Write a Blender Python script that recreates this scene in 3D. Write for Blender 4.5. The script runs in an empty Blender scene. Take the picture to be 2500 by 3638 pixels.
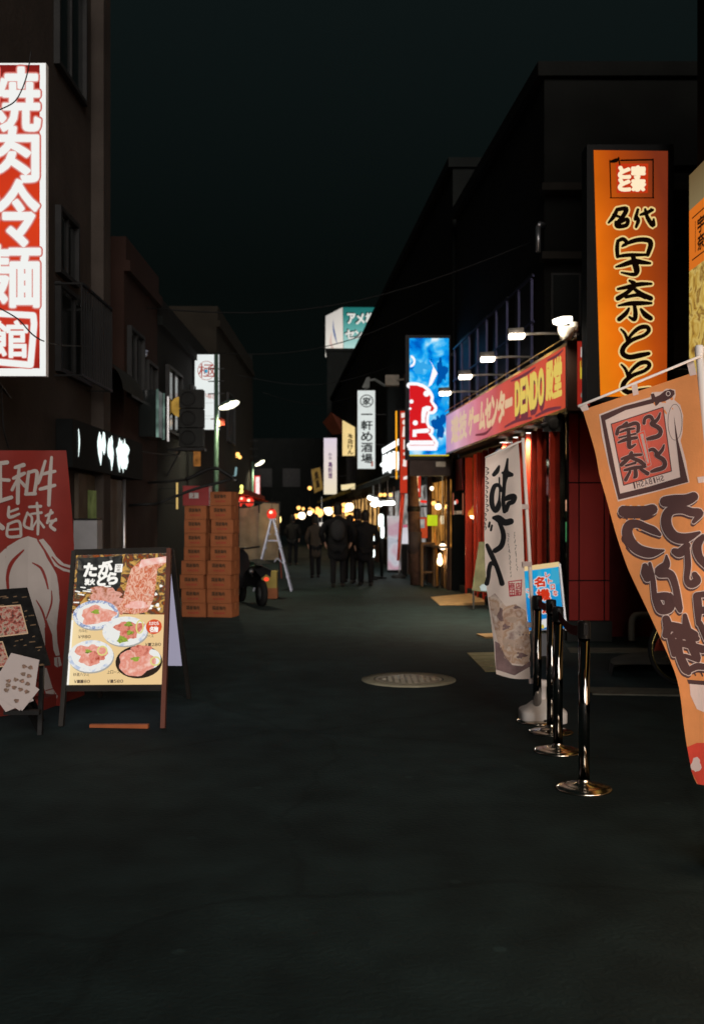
import bpy, math, random
from mathutils import Vector, Matrix
random.seed(7)
C = bpy.context.scene.collection
S = bpy.context.scene
# ---------------------------------------------------------------- camera, world, exposure
F, HY, H = 3646.0, 1845.0, 1.5          # focal length in photo pixels, horizon row, eye height
cam = bpy.data.cameras.new('camera'); cam.sensor_fit = 'HORIZONTAL'; cam.sensor_width = 24; cam.lens = 35
cam.shift_y = (HY - 1819) / 2500; cam.clip_start = .05; cam.clip_end = 800
cam.dof.use_dof = True; cam.dof.focus_distance = 5.2; cam.dof.aperture_fstop = 3.2
co = bpy.data.objects.new('camera', cam); C.objects.link(co)
co.location = (0, 0, H); co.rotation_euler = (math.pi / 2, 0, 0); S.camera = co
W = bpy.data.worlds.new('World'); S.world = W; W.use_nodes = True
nt = W.node_tree; bg = nt.nodes['Background']
sky = nt.nodes.new('ShaderNodeTexSky'); sky.sky_type = 'NISHITA'; sky.sun_disc = False
sky.sun_elevation = math.radians(-6); sky.sun_rotation = math.radians(180)
mixn = nt.nodes.new('ShaderNodeMixRGB'); mixn.blend_type = 'ADD'; mixn.inputs[0].default_value = 0.02
wtc = nt.nodes.new('ShaderNodeTexCoord'); wsp = nt.nodes.new('ShaderNodeSeparateXYZ'); wr = nt.nodes.new('ShaderNodeValToRGB')   # city glow: black at the roofs, faint teal higher up
wr.color_ramp.elements[0].position = .22; wr.color_ramp.elements[0].color = (.0019, .0032, .0029, 1); wr.color_ramp.elements[1].position = .52; wr.color_ramp.elements[1].color = (.0050, .0086, .0087, 1)
nt.links.new(wtc.outputs['Generated'], wsp.inputs[0]); nt.links.new(wsp.outputs['Z'], wr.inputs[0]); nt.links.new(wr.outputs[0], mixn.inputs[1])
nt.links.new(sky.outputs[0], mixn.inputs[2]); nt.links.new(mixn.outputs[0], bg.inputs[0]); bg.inputs[1].default_value = 1.0
sun = bpy.data.lights.new('sun', 'SUN'); sun.energy = 2.5; sun.angle = math.radians(36); sun.color = (1, .92, .85)
so = bpy.data.objects.new('sun', sun); C.objects.link(so); so.rotation_euler = (math.radians(73), 0, math.radians(10))
S.view_settings.view_transform = 'Standard'; S.view_settings.look = 'None'; S.view_settings.exposure = 0; S.view_settings.gamma = 1
S.cycles.use_denoising = True; S.cycles.max_bounces = 6; S.cycles.diffuse_bounces = 3; S.cycles.glossy_bounces = 3
S.cycles.transparent_max_bounces = 12; S.cycles.sample_clamp_indirect = 3; S.cycles.use_light_tree = True
S.cycles.caustics_reflective = False; S.cycles.caustics_refractive = False

def P(px, py, Y): return Vector(((px - 1250) / F * Y, Y, H + (HY - py) / F * Y))
def gy(py): return H * F / (py - HY)
def G(px, py): return P(px, py, gy(py))

# ---------------------------------------------------------------- materials
def lin(c):
    return tuple((x / 12.92 if x <= .04045 else ((x + .055) / 1.055) ** 2.4) for x in (v / 255 for v in c))
MATS = {}
def M(name, col, rough=.6, metal=0.0, var=.18, scale=5.0, bump=0.0, trans=0.0, alpha=1.0):
    if name in MATS: return MATS[name]
    m = bpy.data.materials.new(name); m.use_nodes = True; n = m.node_tree.nodes; l = m.node_tree.links
    b = n['Principled BSDF']; tc = n.new('ShaderNodeTexCoord'); nz = n.new('ShaderNodeTexNoise')
    nz.inputs['Scale'].default_value = scale; nz.inputs['Detail'].default_value = 6
    l.new(tc.outputs['Object'], nz.inputs['Vector'])
    r = n.new('ShaderNodeValToRGB'); r.color_ramp.elements[0].position = .3; r.color_ramp.elements[1].position = .7
    r.color_ramp.elements[0].color = tuple(max(0, c * (1 - var)) for c in col) + (1,)
    r.color_ramp.elements[1].color = tuple(min(1, c * (1 + var)) for c in col) + (1,)
    l.new(nz.outputs['Fac'], r.inputs[0]); l.new(r.outputs[0], b.inputs['Base Color'])
    b.inputs['Specular IOR Level'].default_value = .5 if rough < .3 else .12
    b.inputs['Roughness'].default_value = rough; b.inputs['Metallic'].default_value = metal
    if bump:
        bp = n.new('ShaderNodeBump'); bp.inputs['Strength'].default_value = bump; bp.inputs['Distance'].default_value = .02
        n2 = n.new('ShaderNodeTexNoise'); n2.inputs['Scale'].default_value = scale * 12; n2.inputs['Detail'].default_value = 4
        l.new(tc.outputs['Object'], n2.inputs['Vector']); l.new(n2.outputs['Fac'], bp.inputs['Height']); l.new(bp.outputs[0], b.inputs['Normal'])
    if trans:
        t = n.new('ShaderNodeBsdfTranslucent'); mx = n.new('ShaderNodeMixShader'); mx.inputs[0].default_value = trans
        l.new(r.outputs[0], t.inputs[0]); l.new(b.outputs[0], mx.inputs[1]); l.new(t.outputs[0], mx.inputs[2])
        l.new(mx.outputs[0], n['Material Output'].inputs[0])
    if alpha < 1: b.inputs['Alpha'].default_value = alpha
    MATS[name] = m; return m
def E(name, col, s, var=0.0, scale=3.0, stops=None, axis=None, rng=None):
    """light-giving surface; stops/axis/rng = uneven tubes or a painted wash on the face, along an axis of the object"""
    if name in MATS: return MATS[name]
    m = bpy.data.materials.new(name); m.use_nodes = True; n = m.node_tree.nodes; l = m.node_tree.links
    n.remove(n['Principled BSDF']); e = n.new('ShaderNodeEmission'); e.inputs[1].default_value = s
    l.new(e.outputs[0], n['Material Output'].inputs[0]); e.inputs[0].default_value = tuple(col) + (1,)
    tc = n.new('ShaderNodeTexCoord'); src = None
    if stops:
        d = n.new('ShaderNodeVectorMath'); d.operation = 'DOT_PRODUCT'; d.inputs[1].default_value = axis
        l.new(tc.outputs['Object'], d.inputs[0]); mr = n.new('ShaderNodeMapRange')
        mr.inputs[1].default_value, mr.inputs[2].default_value = rng
        l.new(d.outputs['Value'], mr.inputs[0]); r = n.new('ShaderNodeValToRGB')
        while len(r.color_ramp.elements) < len(stops): r.color_ramp.elements.new(.5)
        for k, (p, c) in enumerate(stops):
            r.color_ramp.elements[k].position = p; r.color_ramp.elements[k].color = tuple(c) + (1,)
        l.new(mr.outputs[0], r.inputs[0]); src = r.outputs[0]
    if var:
        nz = n.new('ShaderNodeTexNoise'); nz.inputs['Scale'].default_value = scale; nz.inputs['Detail'].default_value = 4
        l.new(tc.outputs['Object'], nz.inputs['Vector']); mr = n.new('ShaderNodeMapRange')
        mr.inputs[1].default_value = .3; mr.inputs[2].default_value = .7; mr.inputs[3].default_value = 1 - var; mr.inputs[4].default_value = 1 + var
        l.new(nz.outputs['Fac'], mr.inputs[0]); mm = n.new('ShaderNodeVectorMath'); mm.operation = 'SCALE'
        if src: l.new(src, mm.inputs[0])
        else: mm.inputs[0].default_value = tuple(col)
        l.new(mr.outputs[0], mm.inputs['Scale']); src = mm.outputs[0]
    if src: l.new(src, e.inputs[0])
    MATS[name] = m; return m
def E2(name, cols, s, scale=6.0, detail=5.0, dist=0.0, stretch=(1, 1, 1)):
    """backlit print whose picture is a procedural blotch pattern of several colours"""
    if name in MATS: return MATS[name]
    m = bpy.data.materials.new(name); m.use_nodes = True; n = m.node_tree.nodes; l = m.node_tree.links
    n.remove(n['Principled BSDF']); e = n.new('ShaderNodeEmission'); e.inputs[1].default_value = s
    l.new(e.outputs[0], n['Material Output'].inputs[0]); tc = n.new('ShaderNodeTexCoord')
    mp = n.new('ShaderNodeMapping'); mp.inputs['Scale'].default_value = stretch; l.new(tc.outputs['Object'], mp.inputs[0])
    nz = n.new('ShaderNodeTexNoise'); nz.inputs['Scale'].default_value = scale; nz.inputs['Detail'].default_value = detail
    nz.inputs['Distortion'].default_value = dist; l.new(mp.outputs[0], nz.inputs['Vector'])
    r = n.new('ShaderNodeValToRGB'); k0 = len(cols)
    while len(r.color_ramp.elements) < k0: r.color_ramp.elements.new(.5)
    for k, c in enumerate(cols):
        r.color_ramp.elements[k].position = .3 + .4 * k / (k0 - 1); r.color_ramp.elements[k].color = tuple(c) + (1,)
    l.new(nz.outputs['Fac'], r.inputs[0]); l.new(r.outputs[0], e.inputs[0]); MATS[name] = m; return m

# ---------------------------------------------------------------- mesh builder
OFF = {}
class MB:
    def __init__(s): s.v = []; s.f = []; s.mi = []; s.mats = []; s.m = 0; s.smooth = False; s.sm = []
    def use(s, mat):
        if mat not in s.mats: s.mats.append(mat)
        s.m = s.mats.index(mat); return s
    def face(s, pts, smooth=False):
        k = len(s.v); s.v += [Vector(p) for p in pts]; s.f.append(tuple(range(k, k + len(pts)))); s.mi.append(s.m); s.sm.append(smooth); return s
    def grid(s, rows, smooth=True, close=False):
        k = len(s.v); nr, nc = len(rows), len(rows[0])
        for r in rows: s.v += [Vector(p) for p in r]
        for i in range(nr - 1):
            for j in range(nc if close else nc - 1):
                j2 = (j + 1) % nc
                s.f.append((k + i * nc + j, k + i * nc + j2, k + (i + 1) * nc + j2, k + (i + 1) * nc + j)); s.mi.append(s.m); s.sm.append(smooth)
        return s
    def hexa(s, p):   # 8 points: bottom loop 0-3, top loop 4-7
        k = len(s.v); s.v += [Vector(q) for q in p]
        for a in ((3, 2, 1, 0), (4, 5, 6, 7), (0, 1, 5, 4), (1, 2, 6, 5), (2, 3, 7, 6), (3, 0, 4, 7)):
            s.f.append(tuple(k + i for i in a)); s.mi.append(s.m); s.sm.append(False)
        return s
    def box(s, x0, x1, y0, y1, z0, z1):
        return s.hexa([(x0, y0, z0), (x1, y0, z0), (x1, y1, z0), (x0, y1, z0), (x0, y0, z1), (x1, y0, z1), (x1, y1, z1), (x0, y1, z1)])
    def bar(s, a, b, w, d=None, up=(0, 0, 1)):   # rectangular bar from a to b
        a, b = Vector(a), Vector(b); d = d or w; t = (b - a).normalized(); u = Vector(up)
        if abs(t.dot(u)) > .95: u = Vector((0, 1, 0))
        x = t.cross(u).normalized(); y = x.cross(t).normalized()
        c = [(-w / 2, -d / 2), (w / 2, -d / 2), (w / 2, d / 2), (-w / 2, d / 2)]
        return s.hexa([a + x * i + y * j for i, j in c] + [b + x * i + y * j for i, j in c])
    def tube(s, pts, r, n=10, caps=True):
        pts = [Vector(p) for p in pts]; rs = r if isinstance(r, (list, tuple)) else [r] * len(pts); rows = []; px = None
        for i, p in enumerate(pts):
            t = (pts[min(i + 1, len(pts) - 1)] - pts[max(i - 1, 0)]).normalized()
            if px is None:
                px = t.cross(Vector((0, 0, 1)) if abs(t.z) < .9 else Vector((1, 0, 0))).normalized()
            else: px = (px - t * px.dot(t)).normalized()
            py = t.cross(px)
            rows.append([p + (px * math.cos(2 * math.pi * j / n) + py * math.sin(2 * math.pi * j / n)) * rs[i] for j in range(n)])
        s.grid(rows, True, True)
        if caps:
            k = len(s.v) - n * len(pts)
            s.f += [tuple(k + j for j in reversed(range(n))), tuple(len(s.v) - n + j for j in range(n))]; s.mi += [s.m] * 2; s.sm += [False] * 2
        return s
    def lathe(s, c, prof, n=24, ax=(0, 0, 1)):   # prof: (radius, height) pairs about axis ax at c
        c = Vector(c); ax = Vector(ax).normalized(); x = ax.cross(Vector((0, 1, 0)) if abs(ax.y) < .9 else Vector((1, 0, 0))).normalized(); y = ax.cross(x)
        return s.grid([[c + ax * h + (x * math.cos(2 * math.pi * j / n) + y * math.sin(2 * math.pi * j / n)) * max(r, 1e-4) for j in range(n)] for r, h in prof], True, True)
    def ball(s, c, rx, ry=None, rz=None, n=14):
        ry = ry or rx; rz = rz or rx; c = Vector(c)
        return s.grid([[c + Vector((rx * math.sin(a) * math.cos(2 * math.pi * j / n), ry * math.sin(a) * math.sin(2 * math.pi * j / n), -rz * math.cos(a))) for j in range(n)] for a in [max(.001, math.pi * i / 9) for i in range(10)]], True, True)
    def build(s, name, mat=None, parent=None, label=None):
        if mat is not None: s.mats = [mat] + s.mats[1:] if s.mats else [mat]
        off = OFF.get(parent.name, Vector()) if parent else Vector()
        me = bpy.data.meshes.new(name); me.from_pydata([v - off for v in s.v], [], s.f)
        for q in s.mats: me.materials.append(q)
        me.polygons.foreach_set('material_index', s.mi if len(s.mats) > 1 else [0] * len(s.f)); me.polygons.foreach_set('use_smooth', s.sm)
        me.update(); o = bpy.data.objects.new(name, me); C.objects.link(o)
        if parent: o.parent = parent; OFF[o.name] = off
        if label: o['label'] = label
        return o
def tag(o, label=None, cat=None, group=None, kind=None):
    if label: o['label'] = label
    if cat: o['category'] = cat
    if group: o['group'] = group
    if kind: o['kind'] = kind
    return o
def thing(name, label, cat, loc=(0, 0, 0), group=None):
    o = bpy.data.objects.new(name, None); C.objects.link(o); o.location = loc; OFF[o.name] = Vector(loc)
    o.empty_display_size = .1; return tag(o, label, cat, group)
def solo(mb, name, mat, label, cat, group=None, kind=None):
    """a thing that is one mesh; its origin goes to the foot of the mesh"""
    lo = Vector((sum(v.x for v in mb.v) / len(mb.v), sum(v.y for v in mb.v) / len(mb.v), min(v.z for v in mb.v)))
    mb.v = [v - lo for v in mb.v]; o = mb.build(name, mat); o.location = lo; return tag(o, label, cat, group, kind)
def copy_tree(o, loc=None, rotz=None, label=None, parent=None):
    c = o.copy(); C.objects.link(c)
    if parent: c.parent = parent
    if loc is not None: c.location = loc
    if rotz is not None: c.rotation_euler.z = rotz
    if label: c['label'] = label
    for ch in list(o.children): copy_tree(ch, parent=c)
    return c

# ---------------------------------------------------------------- lettering and printed shapes
GC = {}
def glyph_mesh(ch):
    if ch in GC: return GC[ch]
    cu = bpy.data.curves.new('lettering', 'FONT'); cu.body = ch; cu.size = 1; cu.resolution_u = 3
    o = bpy.data.objects.new('lettering', cu); C.objects.link(o); dg = bpy.context.evaluated_depsgraph_get()
    me = bpy.data.meshes.new_from_object(o.evaluated_get(dg)); vs = [(v.co.x, v.co.y) for v in me.vertices]; fs = [tuple(p.vertices) for p in me.polygons]
    bpy.data.objects.remove(o); bpy.data.curves.remove(cu); bpy.data.meshes.remove(me)
    cnt = {}
    for f in fs:
        for i in range(len(f)):
            a, b = f[i], f[(i + 1) % len(f)]; cnt[(min(a, b), max(a, b))] = cnt.get((min(a, b), max(a, b)), 0) + 1
    ed = [e for e, k in cnt.items() if k == 1]
    x0 = min(v[0] for v in vs); x1 = max(v[0] for v in vs); y0 = min(v[1] for v in vs); y1 = max(v[1] for v in vs)
    GC[ch] = (vs, fs, ed, (x0, x1, y0, y1)); return GC[ch]
def glyph(mb, ch, rect, mp, d, bold=0.0, flip=False, warp=None, fill=True):
    """one character fitted into rect (x0,y0,x1,y1 in the map's units, y down), stroke thickened by bold (same units)"""
    vs, fs, ed, (a0, a1, b0, b1) = glyph_mesh(ch); x0, y0, x1, y1 = rect
    if ch in '一ー': pass
    def t(v):
        u = (v[0] - a0) / max(a1 - a0, 1e-6); w = (v[1] - b0) / max(b1 - b0, 1e-6)
        if flip: u = 1 - u
        q = (x0 + u * (x1 - x0), y1 - w * (y1 - y0)); return warp(*q) if warp else q
    T = [t(v) for v in vs]
    if fill:
        k = len(mb.v); mb.v += [Vector(mp(x, y, d)) for x, y in T]
        for f in fs: mb.f.append(tuple(k + i for i in f)); mb.mi.append(mb.m); mb.sm.append(False)
    if bold > 0:
        for i, (a, b) in enumerate(ed):
            (ax, ay), (bx, by) = T[a], T[b]; L = math.hypot(bx - ax, by - ay)
            if L < 1e-6: continue
            ux, uy = (bx - ax) / L, (by - ay) / L; e = bold * .42; dd = d + .00012 * (1 + i % 9) * BD
            q = []
            for sx, sy in ((-1, -1), (0, -1.25), (1, -1)): pass
            pts = [(ax - ux * e - uy * bold * .5, ay - uy * e + ux * bold * .5), (ax - ux * bold, ay - uy * bold), (ax - ux * e + uy * bold * .5, ay - uy * e - ux * bold * .5)] if False else None
            pts = [(ax - uy * bold, ay + ux * bold), (ax - ux * bold * .7 - uy * bold * .7, ay - uy * bold * .7 + ux * bold * .7), (ax - ux * bold, ay - uy * bold),
                   (ax - ux * bold * .7 + uy * bold * .7, ay - uy * bold * .7 - ux * bold * .7), (ax + uy * bold, ay - ux * bold),
                   (bx + uy * bold, by - ux * bold), (bx + ux * bold * .7 + uy * bold * .7, by + uy * bold * .7 - ux * bold * .7), (bx + ux * bold, by + uy * bold),
                   (bx + ux * bold * .7 - uy * bold * .7, by + uy * bold * .7 + ux * bold * .7), (bx - uy * bold, by + ux * bold)]
            mb.face([mp(x, y, dd) for x, y in pts])
BD = 1.0
def column(mb, s, x0, x1, y0, y1, mp, d, bold=0.0, gap=.12, **k):
    """text running downwards"""
    h = (y1 - y0) / len(s)
    for i, ch in enumerate(s):
        if ch in ' ・': continue
        yy0, yy1 = y0 + h * i + h * gap / 2, y0 + h * (i + 1) - h * gap / 2
        if ch == '一': yy0, yy1 = yy0 + h * .38, yy1 - h * .38
        glyph(mb, ch, (x0, yy0, x1, yy1), mp, d, bold, **k)
def row(mb, s, x0, x1, y0, y1, mp, d, bold=0.0, gap=.12, **k):
    w = (x1 - x0) / len(s)
    for i, ch in enumerate(s):
        if ch == ' ': continue
        a, b = y0, y1
        if ch in 'ー一-': a, b = y0 + (y1 - y0) * .42, y1 - (y1 - y0) * .42
        glyph(mb, ch, (x0 + w * i + w * gap / 2, a, x0 + w * (i + 1) - w * gap / 2, b), mp, d, bold, **k)
def smooth_line(pts, n=6):
    if len(pts) < 3: return pts
    out = []; P_ = [pts[0]] + list(pts) + [pts[-1]]
    for i in range(1, len(P_) - 2):
        a, b, c, d = P_[i - 1:i + 3]
        for k in range(n):
            t = k / n
            out.append(tuple(.5 * (2 * b[j] + (c[j] - a[j]) * t + (2 * a[j] - 5 * b[j] + 4 * c[j] - d[j]) * t * t + (3 * b[j] - a[j] - 3 * c[j] + d[j]) * t ** 3) for j in range(len(b))))
    return out + [pts[-1]]
def stroke(mb, pts, mp, d, extra=0.0, n=6, curve=True):
    """brush stroke: pts (x, y, width); one ribbon with round ends"""
    if not curve and mp in CELL: pts = [tuple(a + (b - a) * k / 12 for a, b in zip(pts[0], pts[-1])) for k in range(13)]
    q = smooth_line(pts, n) if curve else list(pts); L = []; R = []
    for i, (x, y, w) in enumerate(q):
        a, b = q[max(i - 1, 0)], q[min(i + 1, len(q) - 1)]; dx, dy = b[0] - a[0], b[1] - a[1]; l = math.hypot(dx, dy) or 1
        w = w / 2 + extra; L.append((x - dy / l * w, y + dx / l * w)); R.append((x + dy / l * w, y - dx / l * w))
    for i in range(len(q) - 1): mb.face([mp(*L[i], d), mp(*L[i + 1], d), mp(*R[i + 1], d), mp(*R[i], d)])
    for e, (x, y, w) in enumerate((q[0], q[-1])):
        w = w / 2 + extra; mb.face([mp(x + w * math.cos(t * math.pi / 5), y + w * math.sin(t * math.pi / 5), d + .0002 * (e + 1) * BD) for t in range(10)])
def strokes(mb, S_, mp, d, extra=0.0, step=.0005, **k):
    for i, s in enumerate(S_): stroke(mb, s, mp, d + step * i * BD, extra, **k)
def clip(pts, ax, v, keep_less):
    out = []
    for i in range(len(pts)):
        a, b = pts[i - 1], pts[i]; ia, ib = (a[ax] <= v) == keep_less, (b[ax] <= v) == keep_less
        if ia != ib:
            t = (v - a[ax]) / (b[ax] - a[ax]); out.append((a[0] + (b[0] - a[0]) * t, a[1] + (b[1] - a[1]) * t))
        if ib: out.append(b)
    return out
CELL = {}
def poly(mb, pts, mp, d):
    c = CELL.get(mp)                       # prints on waving cloth are cut into cells so that they follow it
    if not c: mb.face([mp(x, y, d) for x, y in pts]); return
    pts = [tuple(p) for p in pts]; ys = [p[1] for p in pts]; y = min(ys)
    while y < max(ys):
        row_ = clip(clip(pts, 1, y, False), 1, y + c, True)
        if len(row_) > 2:
            xs = [p[0] for p in row_]; x = min(xs)
            while x < max(xs):
                q = clip(clip(row_, 0, x, False), 0, x + c, True)
                if len(q) > 2: mb.face([mp(a, b, d) for a, b in q])
                x += c
        y += c
def disc(mb, cx, cy, rx, ry, mp, d, n=28, rot=0.0):
    c, s = math.cos(rot), math.sin(rot)
    poly(mb, [(cx + rx * math.cos(t) * c - ry * math.sin(t) * s, cy + rx * math.cos(t) * s + ry * math.sin(t) * c) for t in [2 * math.pi * i / n for i in range(n)]], mp, d)
def blob(mb, cx, cy, rx, ry, mp, d, n=26, rough=.12, seed=1):
    r = random.Random(seed); ph = [r.uniform(0, 6.28) for _ in range(4)]
    poly(mb, [(cx + rx * k * math.cos(t), cy + ry * k * math.sin(t)) for t, k in [(t, 1 + rough * (math.sin(3 * t + ph[0]) + .6 * math.sin(5 * t + ph[1]) + .5 * math.sin(8 * t + ph[2]))) for t in [2 * math.pi * i / n for i in range(n)]]], mp, d)
def ring(mb, cx, cy, rx, ry, w, mp, d, n=36, a0=0.0, a1=2 * math.pi):
    for i in range(n):
        t0, t1 = a0 + (a1 - a0) * i / n, a0 + (a1 - a0) * (i + 1) / n
        mb.face([mp(cx + (rx + k) * math.cos(t), cy + (ry + k) * math.sin(t), d) for t, k in ((t0, -w / 2), (t0, w / 2), (t1, w / 2), (t1, -w / 2))])
def pxmap(Y): return lambda x, y, d: P(x, y, Y - d)           # an upright plane at distance Y, laid out in photo pixels
def quadmap(tl, tr, br, bl, w=1.0, h=1.0):                    # plane through four corners, laid out 0..w, 0..h (y down)
    tl, tr, br, bl = map(Vector, (tl, tr, br, bl)); nrm = (bl - tl).cross(tr - tl).normalized()
    def f(x, y, d):
        u, v = x / w, y / h; return (tl * (1 - u) + tr * u) * (1 - v) + (bl * (1 - u) + br * u) * v + nrm * d
    return f
def frame_box(x0, x1, y0, y1, Y, depth, mb=None):             # box whose front face is the photo rectangle x0..x1, y0..y1 at distance Y
    a, b = P(x0, y1, Y), P(x1, y0, Y); return (mb or MB()).box(a.x, b.x, Y, Y + depth, a.z, b.z)
def lamp_light(name, kind, loc, e, col, parent, size=.1, target=None, angle=90, blend=.5):
    L = bpy.data.lights.new(name, kind); L.energy = e; L.color = col
    if kind == 'SPOT': L.spot_size = math.radians(angle); L.spot_blend = blend
    L.shadow_soft_size = size; o = bpy.data.objects.new(name, L); C.objects.link(o); o.parent = parent
    o.location = Vector(loc) - OFF.get(parent.name, Vector())
    if target is not None: o.rotation_euler = (Vector(target) - Vector(loc)).to_track_quat('-Z', 'Y').to_euler()
    return o
# ================================================================ THE SETTING
asphalt = M('asphalt', (.0135, .0255, .026), .82, var=.28, scale=3.5, bump=.25)
nt_ = asphalt.node_tree; n = nt_.nodes; l = nt_.links; b_ = n['Principled BSDF']; src = b_.inputs['Base Color'].links[0].from_socket; tc = n.new('ShaderNodeTexCoord')
def wear(node, inp, lo, hi, a, b, src):     # multiply the base colour by a mapped pattern: cracks, patches, gum spots
    mr = n.new('ShaderNodeMapRange'); mr.inputs[1].default_value = lo; mr.inputs[2].default_value = hi; mr.inputs[3].default_value = a; mr.inputs[4].default_value = b; l.new(node.outputs[inp], mr.inputs[0])
    sc = n.new('ShaderNodeVectorMath'); sc.operation = 'SCALE'; l.new(src, sc.inputs[0]); l.new(mr.outputs[0], sc.inputs['Scale']); return sc.outputs[0]
nz_ = n.new('ShaderNodeTexNoise'); nz_.inputs['Scale'].default_value = 1.3; nz_.inputs['Detail'].default_value = 5; l.new(tc.outputs['Object'], nz_.inputs['Vector']); mxv = n.new('ShaderNodeMixRGB'); mxv.inputs[0].default_value = .35; l.new(tc.outputs['Object'], mxv.inputs[1]); l.new(nz_.outputs['Color'], mxv.inputs[2])
v1 = n.new('ShaderNodeTexVoronoi'); v1.feature = 'DISTANCE_TO_EDGE'; v1.inputs['Scale'].default_value = .62; l.new(mxv.outputs[0], v1.inputs['Vector']); src = wear(v1, 'Distance', .003, .012, .78, 1.0, src)
n3 = n.new('ShaderNodeTexNoise'); n3.inputs['Scale'].default_value = .45; n3.inputs['Detail'].default_value = 3; l.new(tc.outputs['Object'], n3.inputs['Vector']); src = wear(n3, 'Fac', .4, .6, .8, 1.2, src)
v2 = n.new('ShaderNodeTexVoronoi'); v2.inputs['Scale'].default_value = 2.6; l.new(tc.outputs['Object'], v2.inputs['Vector']); src = wear(v2, 'Distance', .05, .075, 1.6, 1.0, src); l.new(src, b_.inputs['Base Color'])
m = MB(); m.face([(-220, -60, 0), (220, -60, 0), (220, 400, 0), (-220, 400, 0)]); tag(m.build('ground', asphalt), kind='structure')
concrete = M('concrete', (.1, .1, .08), .85, var=.25, scale=7, bump=.4)
def strip(pts, z, mat, name):
    mb = MB(); k = len(pts) // 2
    mb.hexa([(p[0], p[1], .001) for p in pts] + [(p[0], p[1], z) for p in pts]); tag(mb.build(name, mat), kind='structure')
# side street gutters and the raised kerb before the red wall
strip([(2.45, 11.5), (6.5, 11.35), (6.5, 11.75), (2.5, 11.9)], .012, concrete, 'gutter')
strip([(2.05, 8.75), (6.5, 8.3), (6.5, 8.6), (2.05, 9.1)], .014, concrete, 'gutter')
m = MB(); rows = []
for i in range(13):
    t = math.pi / 2 * i / 12; r = 1.1
    rows.append([(3.6 - r * math.sin(t) - .02, 10.9 - r * (1 - math.cos(t)), 0), (3.6 - r * math.sin(t), 10.9 - r * (1 - math.cos(t)), .11), (3.6 - (r - .16) * math.sin(t), 10.9 - r + (r - .16) * math.cos(t), .112), (7, 10.9 - r + (r - .16) * math.cos(t), .112)])
m.grid(rows, False); tag(m.build('pavement', M('paving', (.07, .07, .06), .85, var=.2, scale=5, bump=.3)), kind='structure')

# ---- manhole: iron lid in a concrete collar
c = G(1451, 2416); mh = thing('manhole_cover', 'round pale manhole cover in a concrete collar set in the asphalt', 'manhole', (c.x, c.y, 0))
m = MB(); m.lathe((c.x, c.y, 0), [(.44, 0), (.44, .007), (.325, .008)], 48); m.build('collar', M('collar_concrete', (.30, .28, .2), .8, var=.2, scale=9, bump=.4), mh)
m = MB(); m.lathe((c.x, c.y, 0), [(.318, .004), (.316, .008), (.3, .0085), (.296, .0045), (.28, .0045), (.276, .0085), (0, .0085)], 40)
for i in range(-4, 5):
    for j in range(-4, 5):
        if i * i + j * j < 18: m.box(c.x + i * .058 - .017, c.x + i * .058 + .017, c.y + j * .058 - .017, c.y + j * .058 + .017, .008, .012)
m.build('lid', M('worn_iron', (.30, .27, .2), .5, .35, var=.25, scale=12), mh)
a, b, cc, d = G(1658, 2322), G(1860, 2318), G(1860, 2386), G(1722, 2388)
m = MB(); m.hexa([(p.x, p.y, 0.001) for p in (d, cc, b, a)] + [(p.x, p.y, .009) for p in (d, cc, b, a)])
for k in range(1, 5):
    q0 = d.lerp(a, k / 5); q1 = cc.lerp(b, k / 5); m.bar((q0.x, q0.y, .01), (q1.x, q1.y, .01), .012, .006)
solo(m, 'utility_hatch', M('hatch_steel', (.26, .25, .12), .6, .3, var=.2, scale=8), 'yellowish steel utility hatch flush with the road under the white flag', 'hatch')
a, b, cc, d = G(1530, 2124), G(1690, 2113), G(1700, 2150), G(1562, 2152)
m = MB(); m.hexa([(d.x, d.y, .002), (cc.x + .1, cc.y, .002), (b.x + .15, b.y, .002), (a.x, a.y, .002), (d.x, d.y, .015), (cc.x + .1, cc.y, .055), (b.x + .15, b.y, .055), (a.x, a.y, .015)])
ply = M('plywood', (.55, .33, .14), .7, var=.2, scale=4)
solo(m, 'wooden_ramp', ply, 'pale plywood ramp board lying at the arcade door threshold', 'ramp')
p = G(1742, 2262); m = MB(); m.hexa([(p.x - .1, p.y - .2, .002), (p.x + .5, p.y - .2, .002), (p.x + .5, p.y + .15, .002), (p.x - .16, p.y + .15, .002), (p.x - .1, p.y - .2, .02), (p.x + .5, p.y - .2, .045), (p.x + .5, p.y + .15, .045), (p.x - .16, p.y + .15, .02)])
solo(m, 'wooden_board', ply, 'short plywood board whose tip shows beside the white flag hem', 'board')

# ================================================================ BUILDINGS, left row (facade plane X = -3.3)
XL = -3.3
plaster = M('grey_plaster', (.042, .034, .029), .9, var=.22, scale=1.6, bump=.3)
redplaster = M('red_brown_plaster', (.025, .013, .010), .9, var=.2, scale=2, bump=.3)
darkwall = M('dark_wall', (.0055, .0065, .006), .9, var=.2, scale=2, bump=.3)
darkpaint = M('dark_paint', (.02, .02, .02), .5, var=.2)
glassdark = M('dark_glass', (.01, .012, .012), .12, var=.1)
iron = M('black_iron', (.015, .015, .015), .5, .4, var=.2)
alu = M('aluminium', (.5, .5, .52), .35, .9, var=.1)
def block(name, label, y0, y1, h, mat, x=XL, depth=6, cat='building'):
    t = thing(name, label, cat, (x - depth / 2, (y0 + y1) / 2, 0)); m = MB(); m.box(x - depth, x, y0, y1, 0, h); m.build('wall', mat, t)
    m = MB(); m.box(x - depth, x + .09, y0 + .002, y1 - .002, h + .001, h + .16); m.box(x - depth, x + .03, y0 + .004, y1 - .004, h + .16, h + .5); m.build('cornice', mat, t); return t
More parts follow.
